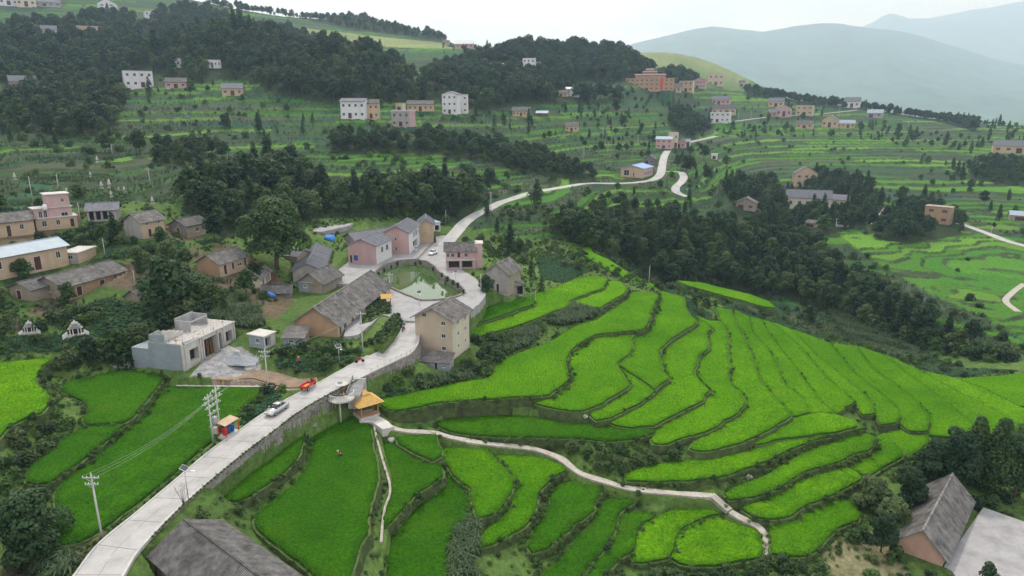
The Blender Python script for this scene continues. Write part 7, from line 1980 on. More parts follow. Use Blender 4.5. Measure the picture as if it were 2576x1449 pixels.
# --- utility poles
def pole(u0, v0, ut, vt, label, arms=1, trans=False, p=None, r=.15, group=None, name='utility_pole'):
    b = hit(u0, v0) if p is None else p
    h = max(4.0, min(12.5, top_height(b, vt)))
    root = empty(name, b, 0, label, 'pole', group)
    mb = MB(); mb.tube((0, 0, -.8), (0, 0, h), r, r * .62, 10); mb.build('shaft', M['pole'], root, True)
    far = b.y > 260
    a0 = atan2(b.x, b.y)
    for k in range(arms):
        z = h - .35 - k * .85; w = 1.0 if k == 0 else .8
        mb = MB(); mb.box(-w, w, -.05 - r * .7 - .05, -.02 - r * .7 + .03, z - .05, z + .05); mb.tube((-w * .6, -.1 - r * .5, z - .04), (0, -.1, z - .55), .025, .025, 5); mb.tube((w * .6, -.1 - r * .5, z - .04), (0, -.1, z - .55), .025, .025, 5)
        mb.build('crossarm', M['steel'], root)
        if not far:
            for s in (-.92, -.45, .45, .92):
                mb = MB(); mb.lathe([(.03, z + .05), (.06, z + .09), (.035, z + .14), (.06, z + .19), (.03, z + .26)], 8, (s * w, -.13)); mb.build('insulator', M['white'], root, True)
    if arms and not far:
        mb = MB(); mb.lathe([(.03, h), (.06, h + .05), (.035, h + .11), (.06, h + .16), (.02, h + .24)], 8); mb.build('insulator', M['white'], root, True)
    return root, b, h
PL = {}
PL['a'] = pole(257, 1354, 230, 1194, 'concrete utility pole with two crossarms beside the road, lower left', 2, p=at_z(257, 1354, -.4))
PL['m'] = pole(676, 988, 666, 880, 'concrete utility pole at the building site corner beside the road', 2)
PL['n'] = pole(913, 886, 909, 785, 'thin concrete pole on the wall corner before the long tan house', 1)
PL['p1'] = pole(981, 742, 979, 687, 'utility pole with three white insulators at the near side of the pond', 1)
PL['p2'] = pole(1210, 744, 1210, 690, 'plain white pole beside the round tree on the square', 0, r=.09)
PL['r1'] = pole(1122, 560, 1119, 528, 'bare pole beside the flat-roofed store at the upper road', 0, r=.12)
PL['r2'] = pole(1235, 534, 1234, 483, 'utility pole on the road just above the village', 1)
PL['r3'] = pole(1347, 485, 1347, 448, 'utility pole on the valley side of the middle road', 1)
PL['l1'] = pole(83, 508, 72, 443, 'leaning pole behind the long low tan house, left hamlet', 0, r=.12)
PL['l2'] = pole(149, 484, 145, 438, 'pole rising behind the pink three-storey house', 0, r=.12)
PL['l3'] = pole(204, 565, 198, 510, 'pole at the right corner of the pink three-storey house', 0, r=.12)
PL['l4'] = pole(378, 465, 373, 423, 'pole with a green box above the tan gabled house', 1)
PL['l5'] = pole(264, 640, 260, 610, 'short pole right of the flat-roofed yellow annex', 0, r=.1)
PL['l6'] = pole(341, 726, 335, 680, 'pole below the hamlet beside the little hut', 0, r=.1)
PL['l7'] = pole(283, 390, 280, 362, 'pole on the left terraces below the forest', 0)
PL['l8'] = pole(573, 402, 572, 380, 'pole at the right end of the left terraces', 0)
PL['c1'] = pole(1468, 412, 1468, 365, 'tall pole in the middle fields left of the blue-roofed house', 1)
PL['c2'] = pole(1529, 387, 1529, 355, 'pole in the bright field behind the blue-roofed house', 0)
PL['c3'] = pole(1516, 354, 1516, 322, 'left pole of the pair in the middle fields', 1)
PL['c4'] = pole(1524, 354, 1524, 324, 'right pole of the pair in the middle fields', 1)
PL['c5'] = pole(1509, 294, 1508, 263, 'tall pole below the wood left of the school', 0)
PL['c6'] = pole(1605, 360, 1605, 338, 'white pole left of the pink shop house', 0)
PL['d1'] = pole(1856, 304, 1856, 281, 'pole on the far road right of the white roadside house', 1)
PL['d2'] = pole(1888, 300, 1888, 275, 'second pole on the far road', 1)
PL['d3'] = pole(2110, 296, 2111, 268, 'pole pair on the far road bend', 1)
PL['d4'] = pole(2283, 335, 2285, 310, 'pole in the fields right of the far road', 1)
PL['d5'] = pole(2493, 588, 2494, 568, 'pole beside the road at the right edge', 0)
PL['e1'] = pole(1347, 768, 1348, 738, 'thin pole at the corner of the two upper rice terraces', 0, r=.07)
PL['e2'] = pole(1632, 722, 1634, 668, 'thin pole on the crest beside the vegetable strip', 0, r=.09)
PL['e3'] = pole(2136, 515, 2136, 492, 'pole right of the cream cottage in the right valley', 1)
# twin pole with transformer
pa, pb = at_z(537, 1115, -.2), at_z(556, 1100, -.2)
hp = empty('transformer_poles', (pa + pb) / 2, 0, 'twin concrete poles carrying a transformer and switchgear beside the road', 'pole')
off = (pb - pa) / 2; ha = top_height(pa, 992); hb_ = top_height(pb, 974)
for s, h in ((-1, ha), (1, hb_)):
    mb = MB(); b = off * s; mb.tube((b.x, b.y, -.8), (b.x, b.y, h), .16, .10, 10); mb.build('shaft', M['pole'], hp, True)
ux = off.normalized()
def bar(z, w0, w1, th=.05, nm='crossarm', mat='steel', sh=0.0):
    mb = MB(); a = ux * w0 + Vector((ux.y, -ux.x, 0)) * sh; b = ux * w1 + Vector((ux.y, -ux.x, 0)) * sh
    mb.tube((a.x, a.y, z), (b.x, b.y, z), th, th, 6); return mb.build(nm, M[mat], hp)
L_ = off.length
for z, w0, w1 in ((hb_ - .5, L_ - 1.0, L_ + 1.0), (ha - .5, -L_ - 1.0, -L_ + 1.0), (ha - 1.3, -L_ - 1.3, L_ + 1.3), (ha - 2.2, -L_ - .8, L_ + .8), (ha - 3.4, -L_ - .3, L_ + .3), (2.8, -L_ - .3, L_ + .3)):
    for s in (-.18, .18): bar(z, w0, w1, .05, sh=s)
    n = 5 if w1 - w0 > 3 else 3
    for i in range(n):
        q = ux * (w0 + (w1 - w0) * (i + .5) / n); mb = MB(); mb.lathe([(.05, z + .05), (.10, z + .12), (.05, z + .2), (.10, z + .27), (.04, z + .38)], 8, (q.x, q.y)); mb.build('insulator', M['white'], hp, True)
mb = MB(); mb.lathe([(.38, 2.9), (.42, 3.0), (.42, 3.9), (.34, 4.05), (.05, 4.1)], 14); tr = mb.build('transformer_tank', M['steel'], hp)
for a in range(3):
    mb = MB(); mb.lathe([(.04, 4.05), (.07, 4.2), (.03, 4.45)], 8, (.2 * cos(a * 2.1), .2 * sin(a * 2.1))); mb.build('bushing', M['wood'], tr, True)
mb = MB(); mb.box(-.35, .35, -.3, .3, 1.2, 2.2); mb.build('meter_box', M['conc_light'], hp)
# wires between poles
def wire(a, b, sag, nm, lab, r=.011, n=10):
    mb = MB(); a = Vector(a); b = Vector(b); pr = a
    for i in range(1, n + 1):
        f = i / n; q = a.lerp(b, f); q.z -= sag * 4 * f * (1 - f); mb.tube(pr, q, r, r, 4); pr = q
    o = mb.build(nm, M['steel']); set_props(o, lab, 'cable'); return o
def ptop(k, s=0, dz=0): _, b, h = PL[k]; return b + Vector((s, -.1, h - .1 + dz))
HT = (pa + pb) / 2 + Vector((0, 0, ha - .9))
for i, s in enumerate((-.9, 0, .9)):
    wire(ptop('a', s), HT + ux * s, 1.0, 'power_line', ('left', 'middle', 'right')[i] + ' wire from the lower left pole to the twin poles')
    wire(HT + ux * s, ptop('m', s), .8, 'power_line', ('left', 'middle', 'right')[i] + ' wire from the twin poles to the building site pole')
wire(ptop('m'), ptop('n'), 1.2, 'power_line', 'wire from the building site pole to the pole before the long house')
wire(ptop('r2'), ptop('r3'), 1.5, 'power_line', 'wire following the road above the village')
wire(ptop('p1'), ptop('r2'), 3.0, 'power_line', 'wire crossing the village roofs from the pond')

# --- solar street lamps
def solar(b, h, label, rz):
    root = empty('solar_lamp', b, rz, label, 'street lamp'); mb = MB(); mb.tube((0, 0, -.3), (0, 0, h), .06, .045, 8); mb.build('post', M['steel'], root, True)
    mb = MB(); lo = [(-.55, -.4, h - .12), (.55, -.4, h - .12), (.55, .4, h + .34), (-.55, .4, h + .34)]; mb.hexa(lo, [(x, y - .02, z + .06) for x, y, z in lo]); mb.build('panel_frame', M['white'], root)
    mb = MB(); lo = [(-.5, -.365, h - .03), (.5, -.365, h - .03), (.5, .355, h + .385), (-.5, .355, h + .385)]; mb.hexa(lo, [(x, y - .008, z + .014) for x, y, z in lo]); mb.build('solar_panel', M['glass'], root)
    mb = MB(); mb.tube((0, 0, h - .5), (0, -.9, h - .25), .03, .03, 6); mb.build('arm', M['steel'], root); mb = MB(); mb.box(-.12, .12, -1.3, -.85, h - .29, h - .21); mb.build('lamp_head', M['white'], root)
b = at_z(474, 1256, .45); solar(b, top_height(b, 1180), 'solar street lamp at the road edge near the leafless shrub', radians(90))
b = hit(854, 916); solar(b, top_height(b, 872), 'solar street lamp below the long tan house', radians(40))
b = at_z(1055.5, 770, PLZ); solar(b, top_height(b, 736), 'solar street lamp on the wall before the pond', radians(20))
b = at_z(1147, 712, PLZ); solar(b, top_height(b, 684), 'lamp with blue panel on the square beside the pond wall', radians(-30))
b = at_z(1048, 656, PLZ); solar(b, top_height(b, 625), 'street lamp at the far side of the pond', radians(10))

# --- lookout platform, stairs, pavilion below the road
fl = sz(-4.4)
DKZ = .25
pc = at_z(858, 999, DKZ); r_ = 2.35
lk = empty('lookout_platform', Vector((pc.x, pc.y, fl)), 0, 'round concrete lookout with mushroom canopy hanging over the paddy', 'lookout')
dz = DKZ - fl
mb = MB(); mb.lathe([(r_ * .96, dz - .28), (r_, dz - .22), (r_, dz)], 28); mb.build('deck', M['conc_light'], lk)
mb = MB(); mb.tube((0, -r_ * .5, -1.2), (0, -r_ * .5, dz - .26), .14, .14, 10); mb.build('column', M['conc_light'], lk, True)
mb = MB(); mb.tube((.1, .35, dz), (.1, .35, dz + 2.2), .14, .14, 10); mb.build('canopy_post', M['wood'], lk, True)
mb = MB(); mb.lathe([(.4, dz + 2.1), (1.12, dz + 2.30), (1.18, dz + 2.36), (1.12, dz + 2.44), (.5, dz + 2.5)], 24, (.1, .35)); cn = mb.build('canopy', M['conc_light'], lk, True)
mb = MB(); mb.lathe([(.42, dz + 2.49), (.42, dz + 2.85)], 14, (-.15, .45)); mb.build('vent_drum', M['concrete'], cn)
mb = MB(); mb.lathe([(.5, dz + .45), (.5, dz + .5)], 14, (.1, .35)); mb.build('round_table', M['wood_light'], lk)
for k in range(20):
    a = radians(160 + k * 11.8); a2 = radians(160 + (k + 1) * 11.8)
    mb = MB(); mb.box(r_ * .95 * cos(a) - .03, r_ * .95 * cos(a) + .03, r_ * .95 * sin(a) - .03, r_ * .95 * sin(a) + .03, dz, dz + 1.0); mb.build('baluster', M['white'], lk)
    if k < 19:
        mb = MB(); mb.tube((r_ * .95 * cos(a), r_ * .95 * sin(a), dz + 1.0), (r_ * .95 * cos(a2), r_ * .95 * sin(a2), dz + 1.0), .045, .045, 6); mb.build('rail', M['white'], lk)
# stairs from the road down to the pavilion
s0 = at_z(905, 951, 1.85); s1 = at_z(890, 996, DKZ)
stt = empty('stair_flight', s1, atan2(s1.y - s0.y, s1.x - s0.x) + pi, 'flight of grey concrete stairs from the road down to the pavilion', 'stairs')
n = 13; Ls = math.hypot(s1.x - s0.x, s1.y - s0.y); H_ = s0.z - s1.z
for k in range(n):
    mb = MB(); mb.box(Ls * k / n, Ls * (k + 1) / n + .06, -1.15, 1.15, -2.5, H_ * (k + 1) / n - .004 * k); mb.build('step', M['concrete'], stt)
mb = MB(); mb.hexa([(0, 1.16, -1.2), (Ls, 1.16, -1.2), (Ls, 1.4, -1.2), (0, 1.4, -1.2)], [(0, 1.16, .6), (Ls, 1.16, H_ + .5), (Ls, 1.4, H_ + .5), (0, 1.4, .6)]); mb.build('side_wall', M['stone'], stt)
# pavilion
pv = at_z(921, 1041, fl + .1)
pav = empty('pavilion', pv, radians(38), 'small open pavilion with orange shingle roof below the road', 'pavilion')
mb = MB(); mb.box(-1.9, 1.9, -1.9, 1.9, -1.2, .25); mb.build('floor', M['conc_light'], pav)
for sx in (-1, 1):
    for sy in (-1, 1):
        mb = MB(); mb.box(sx * 1.6 - .09, sx * 1.6 + .09, sy * 1.6 - .09, sy * 1.6 + .09, .25, 2.7); mb.build('post', M['wood_light'], pav)
for sx, sy, rx, ry in ((0, -1.6, 1.5, .05), (-1.6, 0, .05, 1.5), (1.6, .6, .05, .9)):
    mb = MB(); mb.box(sx - rx, sx + rx, sy - ry, sy + ry, .75, .85); mb.box(sx - rx, sx + rx, sy - ry, sy + ry, .40, .48); mb.build('railing', M['orange_paint'], pav)
mb = MB(); mb.box(-1.4, 1.4, -1.35, -.95, .6, .68); mb.build('bench', M['wood_light'], pav)
mb = MB(); mb.hexa([(-2.5, -2.5, 2.55), (2.5, -2.5, 2.55), (2.5, 2.5, 2.55), (-2.5, 2.5, 2.55)], [(-.45, -.45, 4.0), (.45, -.45, 4.0), (.45, .45, 4.0), (-.45, .45, 4.0)]); rf = mb.build('roof', M['thatch'], pav)
nrow = 9
for sd in range(4):
    for k in range(nrow):
        f = k / nrow; g = (k + 1) / nrow; w0 = 2.5 - 2.05 * f; w1 = 2.5 - 2.05 * g; z0_ = 2.57 + 1.45 * f; z1_ = 2.57 + 1.45 * g
        mb = MB(); R_ = Matrix.Rotation(sd * pi / 2, 3, 'Z'); lo = [R_ @ Vector(q) for q in ((-w0, -w0, z0_), (w0, -w0, z0_), (w1, -w1, z1_ - .02), (-w1, -w1, z1_ - .02))]
        nv = R_ @ Vector((0, -.57, .82)); mb.hexa(lo, [q + nv * (.07 if i < 2 else .025) for i, q in enumerate(lo)]); mb.build('shingle_course', M['thatch'], rf)
mb = MB(); mb.hexa([(-.75, -.75, 4.02), (.75, -.75, 4.02), (.75, .75, 4.02), (-.75, .75, 4.02)], [(-.05, -.05, 4.75), (.05, -.05, 4.75), (.05, .05, 4.75), (-.05, .05, 4.75)]); mb.build('roof_cap', M['thatch'], pav)
P4 = [at_z(u, v, fl)[:2] for u, v in [(897,1036),(918,1058),(950,1044),(978,1062),(990,1075),(962,1080),(935,1062),(905,1062)]]
flat_sheet('pavilion_terrace', np.array(P4), fl + .06, M['conc_light'], 1.5, None, 'small concrete terrace at the pavilion')
p = at_z(884, 1030, fl); wt = empty('water_tank', p, .3, 'bluish water tank box under the lookout beside the pavilion', 'tank'); mb = MB(); mb.box(-.8, .8, -.7, .7, -.5, 1.8); mb.build('tank_body', M['conc_blue'], wt); mb = MB(); mb.box(-.85, .85, -.75, .75, 1.803, 1.9); mb.build('lid', M['concrete'], wt)

# --- guard rails: white posts and rails along the valley side of the road
def guard(i0, i1, lab, step=3, E=ER, O=EL, h=.9):
    d_ = E - O; d_[:, 2] = 0; d_ /= np.linalg.norm(d_, axis=1)[:, None]; root = empty('guard_rail', tuple(E[i0]), 0, lab, 'railing'); c0 = E[i0]; pr = None
    for i in range(i0, i1, step):
        q = E[i] + d_[i] * .16 - c0; mb = MB(); mb.tube((q[0], q[1], .1 + q[2]), (q[0], q[1], h + q[2]), .05, .05, 6); mb.build('post', M['conc_light'], root)
        if pr is not None:
            for z in (.45, .82):
                mb = MB(); mb.tube((pr[0], pr[1], pr[2] + z), (q[0], q[1], q[2] + z), .035, .035, 5); mb.build('rail', M['conc_light'], root)
        pr = q
guard(106, 134, 'pale guard rail on the road above the stairs', 3)
guard(40, 88, 'pale guard rail on the road above the large foreground paddy', 4, h=.5)

# --- vehicles
def wheel(root, x, y, r, w=.2):
    mb = MB(); mb.tube((x, y - w / 2, r), (x, y + w / 2, r), r, r, 16); o = mb.build('wheel', M['rubber'], root)
    mb = MB(); s = -1 if y < 0 else 1; mb.tube((x, y + s * (w / 2 + .004), r), (x, y + s * (w / 2 + .02), r), r * .62, r * .62, 12); mb.build('rim', M['steel'], o)
def sedan(loc, rz, label, mat, L=4.6, Wd=1.78):
    root = empty('car', loc, rz, label, 'car'); h = Wd / 2
    # profile along x (front at -x): half-width w, stations
    def loft(nm, st, m, smooth=False, parent=None):
        """st: [(x, z0, z1, w0, w1)]"""
        mb = MB(); V = []
        for x, z0, z1, w0, w1 in st: V += [(x, -w0, z0), (x, w0, z0), (x, w1, z1), (x, -w1, z1)]
        b = len(mb.v); mb.v += V
        for k in range(len(st) - 1):
            for a in range(4):
                c = (a + 1) % 4; mb.f.append((k * 4 + a, k * 4 + c, k * 4 + 4 + c, k * 4 + 4 + a)); mb.m.append(0)
        mb.f.append((3, 2, 1, 0)); e = (len(st) - 1) * 4; mb.f.append((e, e + 1, e + 2, e + 3)); mb.m += [0, 0]
        me = mb.mesh(nm); 
        bm = bmesh.new(); bm.from_mesh(me); bmesh.ops.recalc_face_normals(bm, faces=bm.faces); bmesh.ops.bevel(bm, geom=[e_ for e_ in bm.edges], offset=.035, segments=2, affect='EDGES'); bm.to_mesh(me); bm.free()
        for p_ in me.polygons: p_.use_smooth = True
        return link(nm, me, m, parent or root)
    k = L / 4.6
    body = loft('body', [(-2.28 * k, .38, .62, h * .80, h * .72), (-2.1 * k, .26, .74, h * .95, h * .86), (-1.2 * k, .22, .92, h, h * .93), (-.3 * k, .22, .96, h, h * .95), (1.0 * k, .22, .98, h, h * .95), (1.7 * k, .24, .98, h, h * .90), (2.15 * k, .28, .94, h * .95, h * .84), (2.3 * k, .40, .84, h * .85, h * .76)], M[mat])
    loft('cabin', [(-.95 * k, .90, .97, h * .86, h * .84), (-.25 * k, .92, 1.40, h * .86, h * .66), (.75 * k, .92, 1.43, h * .86, h * .66), (1.65 * k, .92, .99, h * .82, h * .80)], M['glass'])
    loft('roof_panel', [(-.30 * k, 1.385, 1.44, h * .67, h * .62), (.25 * k, 1.40, 1.49, h * .68, h * .62), (.85 * k, 1.385, 1.45, h * .67, h * .62)], M[mat])
    for s in (-1, 1):
        for x in (-1.42 * k, 1.38 * k): wheel(root, x, s * (h - .1), .31)
        mb = MB(); mb.box(-2.27 * k, -2.1 * k, s * h * .55 - .16, s * h * .55 + .16, .60, .74); mb.build('headlight', M['white'], root)
        mb = MB(); mb.box(2.22 * k, 2.315 * k, s * h * .6 - .15, s * h * .6 + .15, .66, .82); mb.build('tail_light', M['red'], root)
        mb = MB(); mb.box(.19 * k, .26 * k, s * h * .80 - .02, s * h * .80 + .03, .98, 1.38); mb.build('pillar', M[mat], root)
        mb = MB(); mb.box(-.82 * k, -.70 * k, s * (h + .02) - .08, s * (h + .02) + .08, .98, 1.12); mb.build('mirror', M[mat], root)
    return root
b = at_z(697, 1035, 1.05); ta = ER[62] - ER[50]; i = int(np.argmin(np.hypot(main_c[:, 0] - b.x, main_c[:, 1] - b.y)))
dirr = atan2(main_c[i + 1, 1] - main_c[i - 1, 1], main_c[i + 1, 0] - main_c[i - 1, 0])
sedan(Vector((b.x, b.y, 1.06)), dirr, 'silver sedan driving down the concrete road in the foreground', 'car_silver')
b = at_z(1089, 640, PLZ); sedan(Vector((b.x, b.y, PLZ + .01)), radians(70), 'small white car parked at the top of the village square', 'car_white', 4.0, 1.66)
# three-wheeled cargo tractor
b = at_z(780, 974, 1.55); tc_ = empty('cargo_tricycle', b, dirr, 'red three-wheeled cargo tractor at the roadside near the lookout', 'tricycle')
mb = MB(); mb.box(-2.0, .2, -.62, .62, .55, .66); mb.build('cargo_bed', M['orange_paint'], tc_)
for q in ((-2.0, .2, -.66, -.622), (-2.0, .2, .622, .66), (-2.04, -2.002, -.66, .66), (.202, .24, -.66, .66)):
    mb = MB(); mb.box(*q, .55, 1.0); mb.build('bed_side', M['red'], tc_)
mb = MB(); mb.box(.3, 1.0, -.3, .3, .5, .85); mb.box(1.0, 1.5, -.22, .22, .55, 1.05); mb.build('engine_cover', M['red'], tc_)
mb = MB(); mb.tube((1.3, 0, 1.0), (1.1, 0, 1.35), .03, .03, 6); mb.tube((1.1, -.4, 1.35), (1.1, .4, 1.35), .03, .03, 6); mb.build('handlebar', M['rubber'], tc_)
mb = MB(); mb.box(.35, .8, -.25, .25, .86, .96); mb.build('saddle', M['rubber'], tc_)
wheel(tc_, -1.4, -.7, .33, .16); wheel(tc_, -1.4, .7, .33, .16); wheel(tc_, 1.4, .06, .33, .14)
person(b + Vector((.55 * cos(dirr), .55 * sin(dirr), .08)), dirr - pi / 2, 'person in dark clothes sitting on the red cargo tractor', SIT, BON, RAD, lambda c: 'skin' if (c.z > 1.46 and c.z < 1.62 or (c.y > .33 and c.z > 1.0)) else 'cloth_dark', [(hairmb((0, .03, 1.62)), 'hair', 'hair')])
def moto(u, v, z, rz, label, mat):
    p = at_z(u, v, z) if z is not None else hit(u, v); root = empty('motorcycle', p, rz, label, 'motorcycle')
    wheel(root, -.62, 0, .3, .1); wheel(root, .62, 0, .3, .1)
    mb = MB(); mb.box(-.35, .25, -.13, .13, .45, .78); mb.box(.05, .5, -.11, .11, .62, .95); mb.build('body', M[mat], root); mb = MB(); mb.box(-.75, .02, -.14, .14, .79, .9); mb.build('seat', M['rubber'], root)
    mb = MB(); mb.tube((.62, 0, .3), (.42, 0, 1.05), .035, .035, 6); mb.tube((.42, -.35, 1.08), (.42, .35, 1.08), .025, .025, 6); mb.build('handlebar', M['steel'], root); mb = MB(); mb.box(.52, .66, -.1, .1, .78, .95); mb.build('headlight', M['white'], root)
moto(1015, 832, 3.1, radians(80), 'red motorcycle parked by the hedge left of the tall beige house', 'red')
moto(1013, 822, 3.2, radians(60), 'green-topped scooter next to the red motorcycle', 'green_paint')
moto(905, 912, 2.2, radians(25), 'pinkish motorcycle at the left kerb above the tractor', 'red')

# --- rubbish shelter with bins
b = at_z(577, 1090, .65); sh = empty('bin_shelter', b, dirr, 'roadside rubbish shelter with orange roof and red posts', 'shelter')
mb = MB(); lo = [(-1.5, -.8, 1.95), (1.5, -.8, 1.95), (1.5, .9, 2.25), (-1.5, .9, 2.25)]; mb.hexa(lo, [(x, y, z + .08) for x, y, z in lo]); mb.build('roof', M['tan'], sh)
for sx in (-1.35, 1.35):
    for sy, h in ((-.65, 1.96), (.75, 2.2)):
        mb = MB(); mb.box(sx - .06, sx + .06, sy - .06, sy + .06, -.4, h); mb.build('post', M['red'], sh)
mb = MB(); mb.box(-1.29, 1.29, .72, .78, .5, 1.6); mb.build('back_panel', M['wood'], sh); mb = MB(); mb.box(-1.45, 1.45, -.75, .85, -.4, .05); mb.build('base', M['conc_light'], sh)
for k, (mat, lb) in enumerate((('red', 'red rubbish bin at the left in the roadside shelter'), ('blue', 'left one of two dark blue bins in the roadside shelter'), ('blue', 'right one of two dark blue bins in the roadside shelter'))):
    q = b + Matrix.Rotation(dirr, 3, 'Z') @ Vector((-.75 + k * .72, .1, .055)); root = empty('rubbish_bin', q, dirr, lb, 'bin')
    mb = MB(); mb.hexa([(-.24, -.26, 0), (.24, -.26, 0), (.24, .26, 0), (-.24, .26, 0)], [(-.3, -.33, .95), (.3, -.33, .95), (.3, .33, .95), (-.3, .33, .95)]); mb.build('bin_body', M[mat], root); mb = MB(); mb.box(-.33, .33, -.37, .36, .953, 1.03); mb.build('lid', M[mat], root)

# --- tombs
def tomb(p, rz, s, label, wings=True):
    root = empty('stone_tomb', p, rz, label, 'tomb'); root.scale = (s, s, s)
    mb = MB(); mb.box(-1.4, 1.4, -.8, .9, -.5, .25); mb.build('base', M['conc_light'], root)
    mb = MB(); mb.box(-.9, .9, -.25, .5, .253, 1.3); mb.build('tablet', M['dark'], root)
    for x in (-.95, -.45, .45, .95): mb = MB(); mb.lathe([(.11, .25), (.09, .4), (.09, 1.25), (.12, 1.4)], 8, (x, -.4)); mb.build('column', M['white'], root)
    for k, (w, z) in enumerate(((1.3, 1.42), (.95, 1.95), (.6, 2.4))):
        mb = MB(); mb.hexa([(-w, -.65, z), (w, -.65, z), (w, .65, z), (-w, .65, z)], [(-w * .75, -.3, z + .28), (w * .75, -.3, z + .28), (w * .75, .3, z + .28), (-w * .75, .3, z + .28)]); mb.build('eave', M['grey_wall'], root)
        if k < 2: mb = MB(); mb.box(-w * .6, w * .6, -.3, .3, z + .284, z + .53); mb.build('storey', M['white'], root)
    mb = MB(); mb.lathe([(.12, 2.68), (.2, 2.8), (.06, 2.95), (.1, 3.05), (.01, 3.25)], 10); mb.build('finial', M['white'], root)
    if wings:
        for sx in (-1, 1):
            mb = MB(); mb.hexa([(sx * 1.42, -.5, -.4), (sx * 2.3, -.9, -.4), (sx * 2.3, -.7, -.4), (sx * 1.42, -.3, -.4)][:: sx], [(sx * 1.42, -.5, 1.0), (sx * 2.3, -.9, .5), (sx * 2.3, -.7, .5), (sx * 1.42, -.3, 1.0)][:: sx]); mb.build('wing_wall', M['white'], root)
    return root
def face(p): return -atan2(p.x, p.y)
p = hit(192, 842); tomb(p, face(p) - .1, 1.0, 'larger tiered stone tomb with white side walls on the vegetable terrace')
p = hit(76, 836); tomb(p, face(p) - .2, .8, 'smaller tiered stone tomb left on the vegetable terrace', True)
def pagoda(u, v, vt, label):
    p = hit(u, v); h = max(1.3, min(3.2, top_height(p, vt))); s = h / 3.3 * .9; root = empty('grave_pillar', p, face(p), label, 'grave'); root.scale = (s, s, s)
    mb = MB(); mb.box(-.8, .8, -.6, .6, -.6, .3); mb.build('base', M['conc_light'], root); mb = MB(); mb.box(-.45, .45, -.35, .35, .303, 1.3); mb.build('tablet', M['grey_wall'], root)
    for w, z in ((.75, 1.303), (.6, 1.9), (.42, 2.45)):
        mb = MB(); mb.hexa([(-w, -w * .8, z), (w, -w * .8, z), (w, w * .8, z), (-w, w * .8, z)], [(-w * .4, -w * .3, z + .5), (w * .4, -w * .3, z + .5), (w * .4, w * .3, z + .5), (-w * .4, w * .3, z + .5)]); mb.build('tier', M['conc_light'], root)
    mb = MB(); mb.lathe([(.12, 2.95), (.15, 3.05), (.01, 3.3)], 8); mb.build('finial', M['white'], root)
for u, v, vt, lb in [(256,474,452,'white grave pillar at the left of the hillside group'),(276,472,447,'tallest white grave pillar of the hillside group'),(300,486,468,'short grave pillar right of the tallest one'),(313,483,466,'rightmost grave pillar of the hillside group'),(280,494,478,'lone grave pillar just below the hillside group'),(384,512,492,'grave pillar above the tan gabled house'),(38,452,432,'grave pillar at the far left hillside'),(245,408,390,'grave pillar on the upper left terrace'),(228,444,430,'small grave pillar half way up the left terraces'),(168,484,470,'grave pillar behind the pink three-storey house'),(1728,483,472,'pale grave pillar below the road fork')]: pagoda(u, v, vt, lb)

# --- around the pond: pots, kiosk, bench blocks, pavilion well
for k, (u, v) in enumerate([(1045,668),(1058,666),(1000,670),(985,676),(1090,682),(1112,697),(1126,708),(1140,717),(1152,724),(1166,738),(967,684),(953,694)]):
    p = at_z(u, v, PLZ + .42); root = empty('potted_plant', p, 0, 'round green plant in a dark pot on the pond wall', 'plant', 'potted plants on the pond wall'); s = random.uniform(.8, 1.25); root.scale = (s, s, s)
    mb = MB(); mb.lathe([(.22, 0), (.3, .35), (.32, .4)], 12); mb.build('pot', M['dark'], root)
    if k == 0: pp = bushm('foliage', .5, .9, 260, .13, 'leaf_dark', 99)
    o = link('foliage', pp, None, root); o.location = (0, 0, .3)
p = at_z(973, 768, 3.9); ki = empty('kiosk', p, radians(12), 'little kiosk with orange shingle roof beside the pond', 'kiosk')
for sx in (-.9, .9):
    for sy in (-.7, .7): mb = MB(); mb.box(sx - .07, sx + .07, sy - .07, sy + .07, -.3, 2.0); mb.build('post', M['wood'], ki)
mb = MB(); slope_slab(mb, (-1.35, -1.15, 1.9), (1.35, -1.15, 1.9), (1.35, 0, 2.75), (-1.35, 0, 2.75), .1); slope_slab(mb, (-1.35, 1.15, 1.9), (1.35, 1.15, 1.9), (1.35, 0, 2.75), (-1.35, 0, 2.75), .1); mb.build('roof', M['thatch'], ki)
mb = MB(); mb.box(-.8, .8, -.6, .6, -.3, .8); mb.build('counter', M['wood'], ki)
# garden beds and walls on the square before the long house
for pl, z, lab in [([(905,815),(925,790),(935,762),(952,745),(975,772),(985,788),(960,790),(935,808)], 4.05, 'planted bed in the middle of the square'), ([(940,862),(955,838),(985,800),(1008,795),(1010,812),(990,845),(962,872)], 3.9, 'hedge bed along the road on the square')]:
    P4 = np.array([at_z(u, v, z)[:2] for u, v in pl]); o = flat_sheet('garden_bed', P4, z + .25, M['bund'], 1.6, None, lab)
    x, y = grid_pts(1.1, P4[:, 0].min(), P4[:, 0].max(), P4[:, 1].min(), P4[:, 1].max()); kk = in_poly(x, y, P4); x, y = x[kk], y[kk]
    scatter('garden_shrubs', 'clipped shrubs growing in the ' + lab, np.c_[x, y, np.full(len(x), z + .2)], 'bushes', BUSH, rg.integers(0, 4, len(x)), rg.uniform(0, 6, len(x)), rg.uniform(.35, .7, len(x)))
